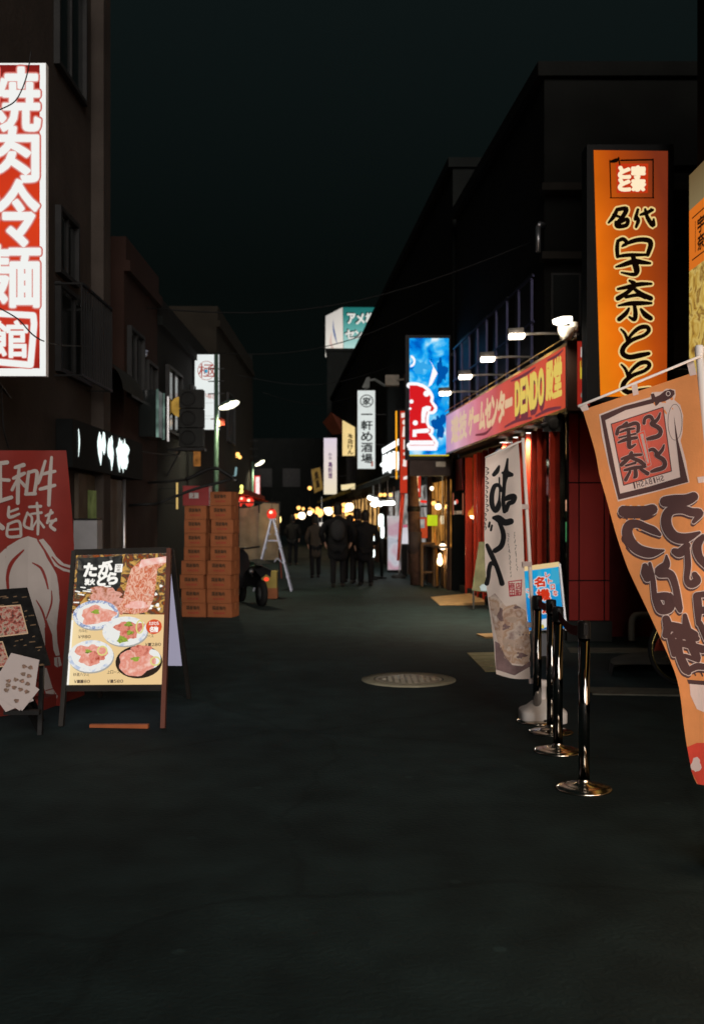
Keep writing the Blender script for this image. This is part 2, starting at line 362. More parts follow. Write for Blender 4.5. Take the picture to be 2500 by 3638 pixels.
def win(t, y0, y1, z0, z1, x=XL, grille=False, pane=None, deep=.05):
    m = MB(); fw = .05
    for a in ((y0, y1, z0 - fw, z0), (y0, y1, z1, z1 + fw), (y0 - fw, y0, z0 - fw, z1 + fw), (y1, y1 + fw, z0 - fw, z1 + fw)): m.box(x + .002, x + .07, *a[:2], *a[2:])
    m.box(x + .002, x + .045, (y0 + y1) / 2 - .02, (y0 + y1) / 2 + .02, z0, z1); w = m.build('window', darkpaint, t)
    m = MB(); m.box(x + .003, x + .02, y0, y1, z0, z1); m.build('pane', pane or glassdark, w)
    if grille:
        m = MB(); n = int((y1 - y0) / .1)
        for i in range(n + 1): y = y0 - .05 + (y1 - y0 + .1) * i / n; m.bar((x + .3, y, z0 - .1), (x + .3, y, z1 + .02), .018)
        for z in (z0 - .1, z1 + .02): m.bar((x + .3, y0 - .06, z), (x + .3, y1 + .06, z), .03); m.bar((x + .0, y0 - .06, z), (x + .3, y0 - .06, z), .02); m.bar((x, y1 + .06, z), (x + .3, y1 + .06, z), .02)
        m.build('balcony_rail', iron, t)
b1 = block('plaster_building', 'grey plaster building beside the tall red and white sign, with a railed window', 4.5, 13.35, 10.5, plaster)
win(b1, 11.45, 12.75, 3.2, 4.1, grille=True); win(b1, 11.45, 12.15, 4.3, 4.95)
win(b1, 11.4, 12.5, 6.6, 7.9); m = MB(); m.box(XL + .001, XL + .16, 12.98, 13.348, 0, 10.5); m.build('pilaster', plaster, b1)
b2 = block('recessed_building', 'dark grey narrow building recessed between two plaster fronts', 13.36, 14.84, 8.2, darkwall, x=-3.75)
win(b2, 13.6, 14.6, 4.4, 5.6, x=-3.75)
b3 = block('low_building', 'low reddish brown plaster building with a stepped cornice', 14.85, 17.39, 5.1, redplaster)
win(b3, 15.1, 16.0, 3.35, 4.3); win(b3, 16.4, 17.1, 3.0, 4.0)
b4 = block('dark_building', 'dark shopfront building behind the stacked cardboard boxes', 17.4, 24.9, 4.8, darkwall)
win(b4, 18.2, 19.6, 3.1, 4.2); win(b4, 21, 22.4, 3.1, 4.2)
b5 = block('lantern_building', 'dim narrow building behind the red lanterns down the alley', 25, 33.9, 6.2, M('dim_wall', (.018, .015, .011), .9, var=.2, scale=2))
win(b5, 27, 28.5, 3.6, 4.8)
b6 = thing('far_building', 'far dark building on the lantern side where the alley bends', 'building', (-8, 60, 0)); m = MB(); m.hexa([(-12, 34.02, 0), (XL, 34.02, 0), (-9, 94, 0), (-16, 94, 0), (-12, 34.02, 7), (XL, 34.02, 7), (-9, 94, 7), (-16, 94, 7)]); m.build('wall', darkwall, b6)
# closing block at the end of the alley, carries the corner sign
be = thing('end_building', 'dark tall building closing the far end of the alley', 'building', (-4, 95, 0)); m = MB(); m.box(-20, 8, 95, 104, 0, 9); m.build('wall', darkwall, be)
for k in range(5):
    m = MB(); m.box(-9 + k * 2.6, -7.4 + k * 2.6, 94.9, 94.98, 4.5, 6.2); w_ = m.build('window', darkpaint, be)
# ground floor dressing of the left row
m = MB(); rows = []
for i in range(9):
    t = math.pi / 2 * i / 8; rows.append([(-3.74 + .75 * math.sin(t), y, 3.75 - .55 * (1 - math.cos(t)) - .0) for y in (13.4, 13.9, 14.4, 14.8)])
m.grid(rows); solo(m, 'shop_awning', M('black_canvas', (.02, .022, .02), .9, trans=.1), 'black rounded canvas awning on the recessed grey building', 'awning')
sb = thing('shop_sign', 'dark glossy fascia sign board with painted white reflection blotches', 'sign', (-3.2, 13.7, 2.05)); m = MB(); m.box(-3.285, -3.1, 11.4, 15.2, 2.08, 2.62); m.build('board', M('gloss_black', (.006, .007, .007), .9, var=.2), sb)
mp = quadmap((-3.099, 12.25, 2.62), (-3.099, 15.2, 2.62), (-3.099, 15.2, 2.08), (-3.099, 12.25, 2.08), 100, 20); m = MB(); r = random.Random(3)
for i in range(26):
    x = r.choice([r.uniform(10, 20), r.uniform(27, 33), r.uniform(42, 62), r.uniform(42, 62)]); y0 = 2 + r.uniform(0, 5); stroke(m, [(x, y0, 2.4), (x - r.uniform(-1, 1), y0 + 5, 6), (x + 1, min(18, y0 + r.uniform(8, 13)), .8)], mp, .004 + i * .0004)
stroke(m, [(-22, 4, 1), (-21, 9, 2), (-22, 15, .6)], mp, .01); blob(m, 52, 9.5, 12, 6.5, mp, .03, 26, .16, 5); blob(m, 29, 8, 3.5, 5.5, mp, .03, 18, .2, 2); m.build('lettering', E('cool_white_glare', (.85, 1, .97), 1.3), sb)  # no real lettering: a lit sign's reflection put on as glowing strokes
m = MB(); m.tube(smooth_line([tuple(P(560, 1790, 15.2)), tuple(P(690, 1738, 15.3)), tuple(P(812, 1706, 15.4))], 6), .022, 8); m.tube(smooth_line([tuple(P(660, 1705, 16.6)), tuple(P(752, 1664, 16.6)), tuple(P(800, 1680, 16.6)), tuple(P(845, 1712, 16.6))], 6), .03, 8); m.tube([P(812, 1706, 15.4), P(838, 1705, 16.6)], .02, 8); m.tube([P(560, 1790, 15.2), (XL, 15.2, P(0, 1795, 15.2).z)], .022, 8); m.tube([P(660, 1705, 16.6), (XL, 16.6, P(0, 1715, 16.6).z)], .02, 8)
solo(m, 'pipe_scaffold', iron, 'bent black awning frame pipes over the cardboard columns', 'scaffold')
sf = thing('shuttered_shop', 'unlit shopfront with a greenish window and two steel pipes', 'shopfront', (XL, 13.5, 0))
m = MB(); m.box(XL + .002, XL + .05, 12.2, 14.6, .1, 2.05); m.build('door_panel', M('brown_shutter', (.075, .06, .045), .6, var=.2), sf)
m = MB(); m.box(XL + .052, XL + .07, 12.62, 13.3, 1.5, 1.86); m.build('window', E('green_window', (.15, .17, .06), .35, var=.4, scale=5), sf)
for y in (13.33, 14.33): m = MB(); m.tube([(XL + .12, y, .0), (XL + .12, y, 2.06)], .022, 10); m.build('pipe', alu, sf)
mx = thing('meter_box', 'grey steel meter box fixed to the wall by the greenish window', 'meter box', (-3.1, 12.0, 1.06)); m = MB(); m.box(-3.2, -2.93, 11.8, 12.05, 1.08, 1.49); m.build('case', M('grey_enamel', (.26, .26, .27), .5, var=.1), mx)
m = MB(); m.box(-3.28, -2.95, 12.06, 12.1, 1.1, 1.47); m.box(-3.2, -2.93, 11.79, 12.06, 1.49, 1.51); m.build('back_plate', iron, mx)
# glints of glazed bay between the pilaster and the air conditioners
gb = thing('glazed_bay', 'narrow upper glazed bay with teal glints painted on its aluminium edges', 'window', (-3.2, 16.3, 2.6)); m = MB(); m.box(-3.29, -3.0, 15.85, 16.75, 2.78, 3.5); m.build('pane', glassdark, gb)
for y in (15.84, 16.35, 16.76): m = MB(); m.box(-3.02, -2.985, y - .02, y + .02, 2.77, 3.51); m.build('edge_trim', E('teal_glint', (.32, .5, .42), .32, var=.9, scale=4) if y < 16.7 else alu, gb)  # sign reflections on the aluminium edges are put in as teal glow
m = MB(); m.box(-3.5, -3.46, 14.08, 14.13, 2.95, 3.35); m.tube([(-3.48, 14.1, 2.9), (-3.48, 14.1, 2.95)], .03); m.tube([(-3.48, 14.1, 3.35), (-3.48, 14.1, 3.42)], .03); m.bar((-3.48, 14.1, 3.4), (-3.76, 14.1, 3.4), .02)
solo(m, 'tube_lamp', E('green_tube', (.45, .55, .2), .4), 'short greenish vertical tube lamp on the recessed building', 'lamp')
p = P(512, 1258, 16.2); m = MB(); m.ball(p, .055); m.tube([p, (XL - .02, p.y, p.z + .05)], .015); m.lathe((p.x, p.y, p.z + .03), [(.065, 0), (.065, .03), (.0, .05)], 14)
solo(m, 'security_camera', M('bluish_dome', (.25, .28, .36), .15, .2), 'small domed security camera on the reddish plaster wall', 'camera')
# air conditioners
fanm = M('fan_dark', (.01, .01, .01), .6)
def ac_unit(loc, label):
    t = thing('air_conditioner', label, 'air conditioner', loc, 'air conditioner units stacked on the wall'); x, y, z = loc
    m = MB(); m.box(x - .21, x + .21, y - .13, y + .13, z + .01, z + .335); m.build('case', M('ac_case', (.0115, .012, .011), .6, var=.15), t)
    m = MB(); m.lathe((x - .05, y - .132, z + .17), [(.135, 0), (.135, -.012), (.115, -.012), (.115, 0)], 24, (0, 1, 0))
    for k in range(4): m.lathe((x - .05, y - .134, z + .17), [(.03 + k * .025, 0), (.032 + k * .025, -.006), (.036 + k * .025, 0)], 20, (0, 1, 0))
    m.build('fan_guard', fanm, t)
    m = MB(); m.box(x - .17, x - .12, y - .14, y + .14, z, z + .01); m.box(x + .12, x + .17, y - .14, y + .14, z, z + .01); m.build('foot', iron, t); return t
for k, lb in enumerate(('lowest air conditioner of the dark stack beside the amber disc', 'middle air conditioner of the dark stack beside the amber disc', 'topmost air conditioner of the dark stack beside the amber disc')):
    p = P(682, 1590, 18.3); ac_unit((p.x, 18.3, p.z + .345 * k), lb)
m = MB(); p = P(682, 1592, 18.3); m.box(p.x - .26, p.x + .24, 18.15, 18.45, p.z - .05, p.z - .002); m.bar((p.x - .2, 18.3, p.z - .03), (-3.3, 18.3, p.z - .5), .03); m.box(-3.29, p.x - .2, 18.28, 18.32, p.z - .05, p.z - .01)
solo(m, 'wall_bracket', iron, 'iron wall bracket carrying the stacked air conditioners', 'bracket')
p = P(638, 1445, 18.75); m = MB(); m.use(E('amber_disc', (.62, .36, .07), .55, var=.3, scale=6))
mp = pxmap(18.75); disc(m, 638, 1445, 32, 36, mp, .06); m.use(iron); m.lathe((p.x, 18.75, p.z), [(.178, -.055), (.178, .06), (.0, .06)], 28, (0, 1, 0))
m.bar((p.x, 18.78, p.z), (-3.3, 18.78, p.z), .03); solo(m, 'round_sign', None, 'round dim amber lit sign beside the air conditioner stack', 'sign')
frame_sign = frame_box(687, 711, 1604, 1656, 18.9, .06); solo(frame_sign, 'small_sign', E('small_orange', (.5, .2, .05), .4, var=.5, scale=12), 'little dim orange sign plate below the air conditioners', 'sign')
for yy, lb in ((1735, 'upper of two small yellow wall lamps by the dark doorway'), (1788, 'lower of two small yellow wall lamps by the dark doorway')):
    p = P(629, yy, 17.6); m = MB(); m.use(E('yellow_tube', (.75, .5, .17), .8)); m.tube([p + Vector((0, 0, -.1)), p + Vector((0, 0, .1))], .017); m.use(iron); m.lathe(p + Vector((0, 0, .1)), [(.03, 0), (.03, .02), (0, .03)]); m.bar(p, (XL, p.y, p.z), .012)
    solo(m, 'wall_lamp', None, lb, 'lamp', 'small yellow wall lamps')

# ================================================================ BUILDINGS, right row (facade X = 2.84 - .08 (Y - 12.6))
def XR(y): return 2.84 - .08 * (y - 12.6)
def rblock(name, label, y0, y1, h, mat, z0=0.0, x=None, back=9):
    t = thing(name, label, 'building', (XR((y0 + y1) / 2) + 3, (y0 + y1) / 2, z0)); xa, xb = (XR(y0), XR(y1)) if x is None else (x, x)
    m = MB(); m.hexa([(xa, y0, z0), (back, y0, z0), (back, y1, z0), (xb, y1, z0), (xa, y0, h), (back, y0, h), (back, y1, h), (xb, y1, h)]); m.build('wall', mat, t)
    m = MB(); m.hexa([(xa - .1, y0 - .08, h + .001), (back, y0 - .08, h + .001), (back, y1 - .01, h + .001), (xb - .1, y1 - .01, h + .001), (xa - .1, y0 - .08, h + .2), (back, y0 - .08, h + .2), (back, y1 - .01, h + .2), (xb - .1, y1 - .01, h + .2)]); m.build('cornice', mat, t); return t
darkgrey = M('dark_concrete', (.0075, .008, .0072), .9, var=.25, scale=1.5, bump=.3)

r = random.Random(21)
for k, (ya, yb, za, zb) in enumerate(((16.5, 15.2, 4.9, 5.6), (24, 23, 5.4, 6.4), (29, 31, 5.6, 6.2), (38, 41, 6.2, 6.6))):
    a_, b_ = Vector((XL, ya, za)), Vector((XR(yb), yb, zb)); m = MB(); m.tube([a_.lerp(b_, i / 14) - Vector((0, 0, .45 * math.sin(math.pi * i / 14))) for i in range(15)], .011, 5)
    solo(m, 'cable', iron, ('overhead cable nearest the camera spanning the alley roofs', 'overhead cable spanning the alley near the ring crest sign', 'overhead cable spanning the alley before the round crest sign', 'farthest overhead cable spanning the alley')[k], 'cable')
# ================================================================ LEFT STREET FURNITURE
# ---- tall lit yakiniku sign
Y0 = 8.5; mp = pxmap(Y0); t = thing('vertical_sign', 'tall red lit sign with bold white brush characters in a white frame', 'sign', P(30, 1335, Y0))
frame_box(-92, 163, 222, 1336, Y0, .07).build('frame', M('white_enamel', (.8, .8, .8), .4, var=.05), t)
m = MB(); m.use(E('sign_white', (.98, .99, .96), .9))
for a in ((141, 162.5, 223, 1335), (-91, -70, 223, 1335), (-70, 141, 1308, 1335), (-70, 141, 223, 229)): poly(m, [(a[0], a[2]), (a[1], a[2]), (a[1], a[3]), (a[0], a[3])], mp, .004)
m.build('lit_edge', None, t)
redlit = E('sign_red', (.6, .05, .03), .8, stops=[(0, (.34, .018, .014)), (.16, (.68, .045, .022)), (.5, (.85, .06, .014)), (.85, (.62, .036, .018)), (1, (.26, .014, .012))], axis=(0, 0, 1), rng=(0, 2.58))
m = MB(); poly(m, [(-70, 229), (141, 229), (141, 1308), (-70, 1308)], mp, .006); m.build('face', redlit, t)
rects = [('焼', (-56, 240, 140, 462)), ('肉', (-52, 452, 134, 642)), ('冷', (-52, 640, 136, 872)), ('麺', (-60, 872, 140, 1088))]
def yaki(bold, d, mat, nm):
    global BD
    m = MB(); m.use(mat)
    for ch, rc in rects: glyph(m, ch, rc, mp, d, bold)
    # boxed seal at the foot
    b = [(-62, 1110), (118, 1120), (121, 1150), (108, 1296), (-62, 1280)]
    for i in range(4 if False else len(b)): a_, c_ = b[i], b[(i + 1) % len(b)]; stroke(m, [(a_[0], a_[1], 15), (c_[0], c_[1], 15)], mp, d + .0004 * i, bold * .6, curve=False)
    glyph(m, '館', (-40, 1140, 96, 1268), mp, d, bold * .55)
    return m.build(nm, None, t)
yaki(12.5, .008, E('halo_dark', (.72, .14, .11), .8), 'lettering_glow'); yaki(9, .012, E('halo_pale', (.85, .42, .38), .85), 'lettering_glow'); yaki(5.5, .016, MATS['sign_white'], 'lettering')
m = MB(); m.use(iron)
for yy in (380, 1180): q = P(-92, yy, Y0 + .04); m.box(XL, q.x, q.y - .03, q.y + .03, q.z - .03, q.z + .03)
m.build('bracket', iron, t)
def cable(name, pts, r, label): m = MB(); m.tube([tuple(q) for q in smooth_line([tuple(p) for p in pts], 8)], r, 6); solo(m, name, iron, label, 'cable')
cable('cable', [P(110, 180, 8.2), P(98, 255, 8.2), P(76, 320, 8.2), P(45, 365, 8.2), P(-30, 400, 8.2)], .005, 'thin dark cable crossing the top of the tall red sign')
cable('cable', [P(-30, 1080, 8.2), P(60, 1130, 8.25), P(165, 1215, 8.6), P(330, 1230, 12.9)], .006, 'thin dark cable crossing the seal at the foot of the tall sign')
cable('cable', [P(-20, 1340, 9.4), P(40, 1420, 10), P(90, 1510, 11), P(150, 1570, 11.6), P(200, 1578, 12.0), P(235, 1545, 12.2)], .014, 'thick black cable drooping across the grey plaster wall')
cable('cable', [P(5, 1370, 9.6), P(8, 1450, 9.6), P(14, 1530, 9.6), P(30, 1590, 9.7)], .008, 'black cable hanging straight down the grey plaster wall')
cable('cable', [P(60, 1400, 10.4), P(105, 1460, 10.9), P(118, 1530, 11.2), P(160, 1600, 11.6)], .007, 'loose thinner cable beside the drooping one on plaster')
cable('cable', [P(230, 1560, 12.2), P(360, 1560, 13.2), P(480, 1600, 15), P(640, 1620, 17)], .012, 'cable running over the glossy fascia sign board')
# ---- red curtain with the white cow
def cowmap(px, py, d):
    Yc = 8.55 - .55 * (py - 1600) / 900 * .55 + (235 - px) * .0003 + .012 * math.sin(px / 31 + py / 260); return P(px, py, Yc - d * .3)
CELL[cowmap] = 40
t = thing('vinyl_curtain', 'dim red vinyl curtain printed with a white cow and brush characters', 'curtain', (-2.9, 8.3, 0.2))
redv = M('red_vinyl', (.17, .021, .016), .5, var=.12, scale=3, trans=.12); printw = M('print_white', (.31, .275, .255), .6, var=.06, scale=4)
L = [(235, 1598), (247, 1720), (258, 1850), (264, 1960), (262, 2120), (252, 2300), (244, 2420), (232, 2512)]
def Lx(y):
    for (x0, y0), (x1, y1) in zip(L, L[1:]):
        if y <= y1: return x0 + (x1 - x0) * (y - y0) / (y1 - y0)
    return L[-1][0]
m = MB(); rows = []
for i in range(25):
    v = i / 24; r_ = []
    for j in range(15):
        u = j / 14; yb = 1600 + v * (2600 - u * 88 - 1600); xr = Lx(min(yb, 2512)); r_.append(cowmap(-190 + u * (xr + 190), yb, 0))
    rows.append(r_)
m.grid(rows); m.build('sheet', redv, t)
m = MB(); m.use(printw)
SC = 330 / 730
def cz(pts): return [(x * SC, 1550 + y * SC) + tuple(w * SC for w in k) for x, y, *k in pts]
for s, dx in ((0, 0),):
    for i, s_ in enumerate([   # 和牛 as printed
        [(120, 245, 26), (185, 225, 34)], [(105, 330, 24), (150, 310, 34), (192, 290, 26)], [(150, 240, 22), (142, 380, 32), (140, 525, 30)], [(140, 330, 20), (95, 420, 26)], [(150, 340, 20), (195, 390, 28)],
        [(225, 280, 26), (205, 450, 28)], [(225, 285, 24), (290, 282, 30), (270, 445, 26)], [(200, 455, 24), (275, 450, 30)],
        [(355, 195, 22), (318, 320, 26), (300, 370, 20)], [(330, 300, 20), (380, 285, 28), (432, 275, 24)], [(315, 415, 26), (375, 400, 30), (430, 385, 26)], [(405, 165, 22), (392, 340, 32), (384, 540, 28)],
        # 旨味を
        [(70, 555, 20), (72, 635, 26), (150, 610, 18)], [(75, 595, 18), (140, 570, 20)], [(65, 690, 22), (60, 785, 22), (160, 785, 24)], [(65, 690, 20), (150, 670, 22), (165, 780, 22)], [(70, 735, 16), (150, 728, 18)],
        [(215, 600, 18), (190, 700, 22), (255, 730, 20)], [(215, 605, 18), (250, 640, 20), (245, 720, 18)], [(230, 555, 20), (320, 550, 24)], [(245, 610, 16), (325, 600, 22)], [(290, 525, 20), (300, 650, 24), (297, 770, 20)], [(290, 660, 14), (255, 720, 16)], [(305, 660, 14), (345, 715, 20)],
        [(360, 625, 18), (410, 600, 26)], [(400, 580, 18), (372, 680, 22)], [(375, 670, 18), (440, 660, 20)], [(440, 650, 18), (395, 700, 24), (430, 735, 26)],
        # left partial 正
        [(-30, 215, 30), (55, 205, 34)], [(0, 210, 30), (0, 500, 34)], [(0, 340, 26), (70, 345, 28)], [(-40, 520, 34), (90, 480, 30)], [(-20, 690, 44), (20, 720, 40)]]): stroke(m, cz(s_), cowmap, .012 + .0006 * i)
poly(m, cz([(-400, 960), (-200, 900), (0, 920), (60, 865), (150, 810), (220, 785), (285, 805), (320, 850), (370, 960), (420, 1040), (445, 1090), (460, 1180), (468, 1290), (455, 1400), (445, 1500), (450, 1620), (470, 1720), (440, 1730), (420, 1680), (410, 1560), (365, 1440), (350, 1500), (355, 1640), (340, 1700), (330, 1700), (240, 1380), (120, 1400), (-400, 1400)]), cowmap, .006)
poly(m, cz([(305, 815), (340, 805), (395, 870), (440, 945), (500, 1000), (568, 1018), (568, 1075), (500, 1060), (430, 1020), (380, 940)]), cowmap, .008)
poly(m, cz([(425, 1740), (470, 1735), (485, 1800), (450, 1818), (428, 1800)]), cowmap, .008)
poly(m, cz([(320, 1830), (365, 1820), (415, 1985), (455, 2045), (425, 2095), (375, 2060), (345, 1980)]), cowmap, .008)
m.build('cow_print', None, t)
m = MB(); m.use(M('print_red', (.16, .02, .016), .5, var=.1))
for i, s_ in enumerate([[(185, 895, 12), (95, 990, 30), (60, 1090, 26), (62, 1190, 22)], [(255, 995, 8), (320, 1035, 20), (355, 1110, 20), (378, 1200, 10)], [(405, 1215, 6), (405, 1310, 14), (365, 1430, 10)], [(285, 1290, 8), (330, 1370, 16), (360, 1470, 14), (362, 1560, 8)],
        [(300, 820, 14), (365, 920, 16), (430, 1040, 18)], [(410, 950, 12), (470, 1015, 14), (568, 1048, 16)], [(425, 1732, 8), (470, 1728, 8)], [(360, 2000, 8), (415, 1985, 8)], [(452, 1745, 5), (458, 1810, 7)], [(425, 2015, 6), (440, 2060, 9)]]): stroke(m, cz(s_), cowmap, .018 + .0005 * i)
m.build('outline_print', None, t)
q = [G(0, 2640), G(243, 2520), G(318, 2466), G(160, 2440)]
m = MB(); m.hexa([(-3.28, 7.2, .0), (-2.42, 8.05, .0), (-2.28, 8.75, .0), (-3.28, 9.6, 0), (-3.28, 7.2, .09), (-2.42, 8.05, .09), (-2.28, 8.75, .09), (-3.28, 9.6, .09)])
m.box(-3.285, -2.5, 8.2, 8.9, .0902, .2); solo(m, 'red_step', M('red_paint', (.14, .022, .016), .55, var=.2), 'low red painted step under the cow curtain', 'step')
# ---- black menu board on an easel, with leaflets in a holder
Ym = 7.2; mb_ = lambda px, py, d: P(px, py, Ym + (2350 - py) * .0011 - d)
t = thing('menu_board', 'black menu board with framed food photos leaning on a stand', 'menu board', (-2.4, 7.2, 0))
m = MB(); fr = [(-140, 2105), (92, 2088), (176, 2365), (-100, 2400)]; f4 = [mb_(x, y, 0) for x, y in fr]; b4_ = [v + Vector((0, .03, 0)) for v in f4]
m.hexa([f4[3], f4[2], b4_[2], b4_[3], f4[0], f4[1], b4_[1], b4_[0]]); m.build('board', M('chalk_black', (.008, .008, .008), .9, var=.4, scale=20), t)
foodp = E2  # name only; the prints on this board are plain paint
def paintmix(name, cols, scale):
    m_ = M(name, cols[0], .5); rr = [n for n in m_.node_tree.nodes if n.type == 'VALTORGB'][0]
    rr.color_ramp.elements[0].color = tuple(cols[0]) + (1,); rr.color_ramp.elements[1].color = tuple(cols[-1]) + (1,)
    for k, c_ in enumerate(cols[1:-1]): e_ = rr.color_ramp.elements.new(.35 + .3 * (k + 1) / (len(cols) - 1)); e_.color = tuple(c_) + (1,)
    [n for n in m_.node_tree.nodes if n.type == 'TEX_NOISE'][0].inputs['Scale'].default_value = scale; return m_
menup = paintmix('menu_print', [(.03, .03, .028), (.32, .08, .06), (.42, .3, .25), (.06, .09, .04)], 38)
cream = M('cream_line', (.5, .36, .24), .6)
for pts in ([(-60, 2160), (72, 2150), (98, 2250), (-50, 2268)], [(-60, 2290), (8, 2280), (36, 2365), (-50, 2375)]):
    m = MB(); m.use(menup); poly(m, pts, mb_, .004); m.use(cream)
    for i in range(4): a_, b_ = pts[i], pts[(i + 1) % 4]; stroke(m, [(a_[0], a_[1], 4), (b_[0], b_[1], 4)], mb_, .007 + .0005 * i, curve=False)
    m.build('menu_photo', None, t)
m = MB(); m.use(M('chalk_brown', (.13, .085, .05), .8, var=.4, scale=30)); r = random.Random(4)
for i in range(46):
    y = r.uniform(2108, 2385); x = r.uniform(-20, 80) + (y - 2100) * .28; stroke(m, [(x, y, 3), (x + r.uniform(5, 22), y - 2, 4)], mb_, .003 + i * .00002)
m.build('chalk_print', None, t)
m = MB(); q = mb_(120, 2360, -.03); m.bar((q.x - .16, q.y + .05, q.z), (-2.3, 7.62, 0), .03); q = mb_(150, 2340, -.03); m.bar(q, (q.x + .02, q.y - .12, 0), .03); q = mb_(-90, 2380, -.03); m.bar(q, (q.x - .02, q.y - .1, 0), .03); m.build('leg', iron, t)
m = MB(); m.use(M('leaflet_paper', (.4, .35, .34), .7, var=.05))
lt = thing('leaflet_holder', 'fan of white leaflets printed with small dishes before the black board', 'leaflets', (-2.45, 6.95, .35)); pm = lambda px, py, d: P(px, py, 6.93 + (2500 - py) * .0004 - d)
for i, pts in enumerate(([(-60, 2420), (60, 2350), (120, 2490), (20, 2530)], [(-30, 2440), (40, 2320), (140, 2345), (120, 2470), (70, 2526), (0, 2480)], [(10, 2400), (70, 2330), (138, 2346), (126, 2440), (140, 2450), (78, 2527)])):
    m = MB(); poly(m, pts, pm, .004 + .006 * i); m.build('leaflet', MATS['leaflet_paper'], lt)
m = MB(); m.use(paintmix('dish_print', [(.3, .22, .17), (.12, .08, .06), (.35, .2, .15)], 60))
for k, (x, y) in enumerate([(108, 2372), (103, 2402), (98, 2430), (95, 2458), (86, 2368), (82, 2395), (78, 2420), (73, 2450), (56, 2415), (50, 2443), (30, 2420), (22, 2452), (58, 2490), (28, 2435)]): blob(m, x, y, 9, 7, pm, .022 + .0002 * k, 12, .15, k)
m.build('dish_print', None, lt); m = MB(); q = P(85, 2535, 7.0); m.bar(q + Vector((0, .02, .08)), (-2.2, 7.25, 0), .035); m.box(q.x - .12, q.x + .12, 6.94, 7.0, q.z, q.z + .03); m.build('stand', iron, lt)

# ---- lit A-frame poster board
t = thing('poster_board', 'lit A-frame board with a meat menu poster in a dark frame', 'sign board', (-1.75, 7.55, 0))
TL, TR, BR, BL = P(272, 1970, 7.78), P(592, 1962, 7.72), P(575, 2435, 7.44), P(238, 2437, 7.5)
q = quadmap(TL, TR, BR, BL, 330, 470); NR = (BL - TL).cross(TR - TL).normalized()
brownm = M('brown_frame', (.11, .035, .022), .45, var=.2)
def slab(c4, th, off=0.0): f = [p + NR * off for p in c4]; b = [p - NR * th + NR * off for p in c4]; return MB().hexa([f[3], f[2], b[2], b[3], f[0], f[1], b[1], b[0]])
def ex(k): return [q(-k, -k, 0), q(330 + k, -k, 0), q(330 + k, 470 + k, 0), q(-k, 470 + k, 0)]
slab(ex(3), .03, -.004).build('light_panel', M('panel_white', (.8, .8, .8), .5), t)
m = MB()
for a_, b_, w_ in (((-8, -8), (338, -8), .03), ((-8, 478), (338, 478), .03)): m.bar(q(*a_, 0), q(*b_, 0), .026, .045)
m.build('frame_rail', M('black_frame', (.02, .018, .016), .45), t)
for x_, mt, nm in ((-9, 'black_frame', 'leg'), (339, 'brown_frame', 'leg')):
    m = MB(); a_ = q(x_, -12, 0); b_ = q(x_, 470, 0); k_ = a_.z / (a_.z - b_.z); m.bar(a_, a_ + (b_ - a_) * k_, .032, .05); m.build(nm, MATS[mt], t)
a_, b_ = q(-9, 470, 0), q(339, 470, 0); u_ = (q(165, 470, 0) - q(165, 0, 0)); z_ = b_.z / -u_.z * .98
m = MB(); m.bar(q(90, 470, 0) + u_ * z_ * .97, q(290, 470, 0) + u_ * z_ * .97, .035, .035); m.build('foot_bar', M('orange_wood', (.3, .09, .035), .5, var=.15), t)
bl = [q(330, -8, 0) + Vector((0.0, .05, 0)), q(0, -8, 0) + Vector((0, .05, 0))]
lo_ = [Vector((p.x, p.y + .62, .3)) for p in bl]; m = MB(); m.hexa([lo_[1], lo_[0], lo_[0] + Vector((0, .02, 0)), lo_[1] + Vector((0, .02, 0)), bl[1], bl[0], bl[0] + Vector((0, .02, 0)), bl[1] + Vector((0, .02, 0))])
m.build('rear_panel', E('rear_panel_glow', (.34, .32, .42), .9), t)
for k in (0, 1): m = MB(); d_ = (lo_[k] - bl[k]); m.bar(bl[k] + Vector((.03 * (1 - 2 * k), 0, 0)), bl[k] + Vector((.03 * (1 - 2 * k), 0, 0)) + d_ * (bl[k].z / (bl[k].z - .3)), .03, .04); m.build('leg', MATS['black_frame'], t)
# the poster print, glowing from behind (x 0-330, y 0-470)
PS = .95; m = MB()
beige = E('poster_beige', (1, .76, .42), PS, stops=[(0, (1, .84, .5)), (.35, (.86, .62, .31)), (1, (.86, .6, .3))], axis=(1, 0, 0), rng=(-.45, .35))
m.use(beige); poly(m, [(0, 215), (330, 225), (330, 470), (0, 470)], q, .004)
m.use(E2('poster_grill', [(.02, .012, .008), (.3, .07, .015), (.06, .05, .04), (.72, .4, .1), (.12, .03, .01)], PS, 14, 6, 1.0)); poly(m, [(0, 4), (330, 4), (330, 226), (0, 216)], q, .004)
m.use(E2('poster_dark', [(.012, .014, .012), (.05, .05, .045), (.02, .02, .02), (.2, .18, .15)], PS, 10, 5)); poly(m, [(8, 14), (172, 10), (168, 120), (150, 142), (8, 138)], q, .005)
m.use(E('poster_white', (1, .97, .9), PS))
poly(m, [(0, 0), (330, 0), (330, 4), (0, 4)], q, .006); poly(m, [(0, 470), (0, 240), (7, 240), (7, 470)], q, .006)
r = random.Random(5)
for i in range(26): x, y = r.uniform(4, 150), r.uniform(116, 205); stroke(m, [(x, y, 4), (x + r.uniform(12, 26), y + r.uniform(-1, 4), 5)], q, .0062 + i * .00003)
for i in range(9): x, y = r.uniform(278, 322), r.uniform(110, 210); blob(m, x, y, 6, 5, q, .0066 + i * .0001, 10, .2, i)
m.use(E2('poster_meat_small', [(.6, .2, .12), (.8, .42, .34), (.35, .1, .03)], PS, 26, 4)); blob(m, 110, 150, 55, 30, q, .0072, 26, .15, 4); poly(m, [(110, 150), (205, 170), (180, 225), (120, 200)], q, .0074)
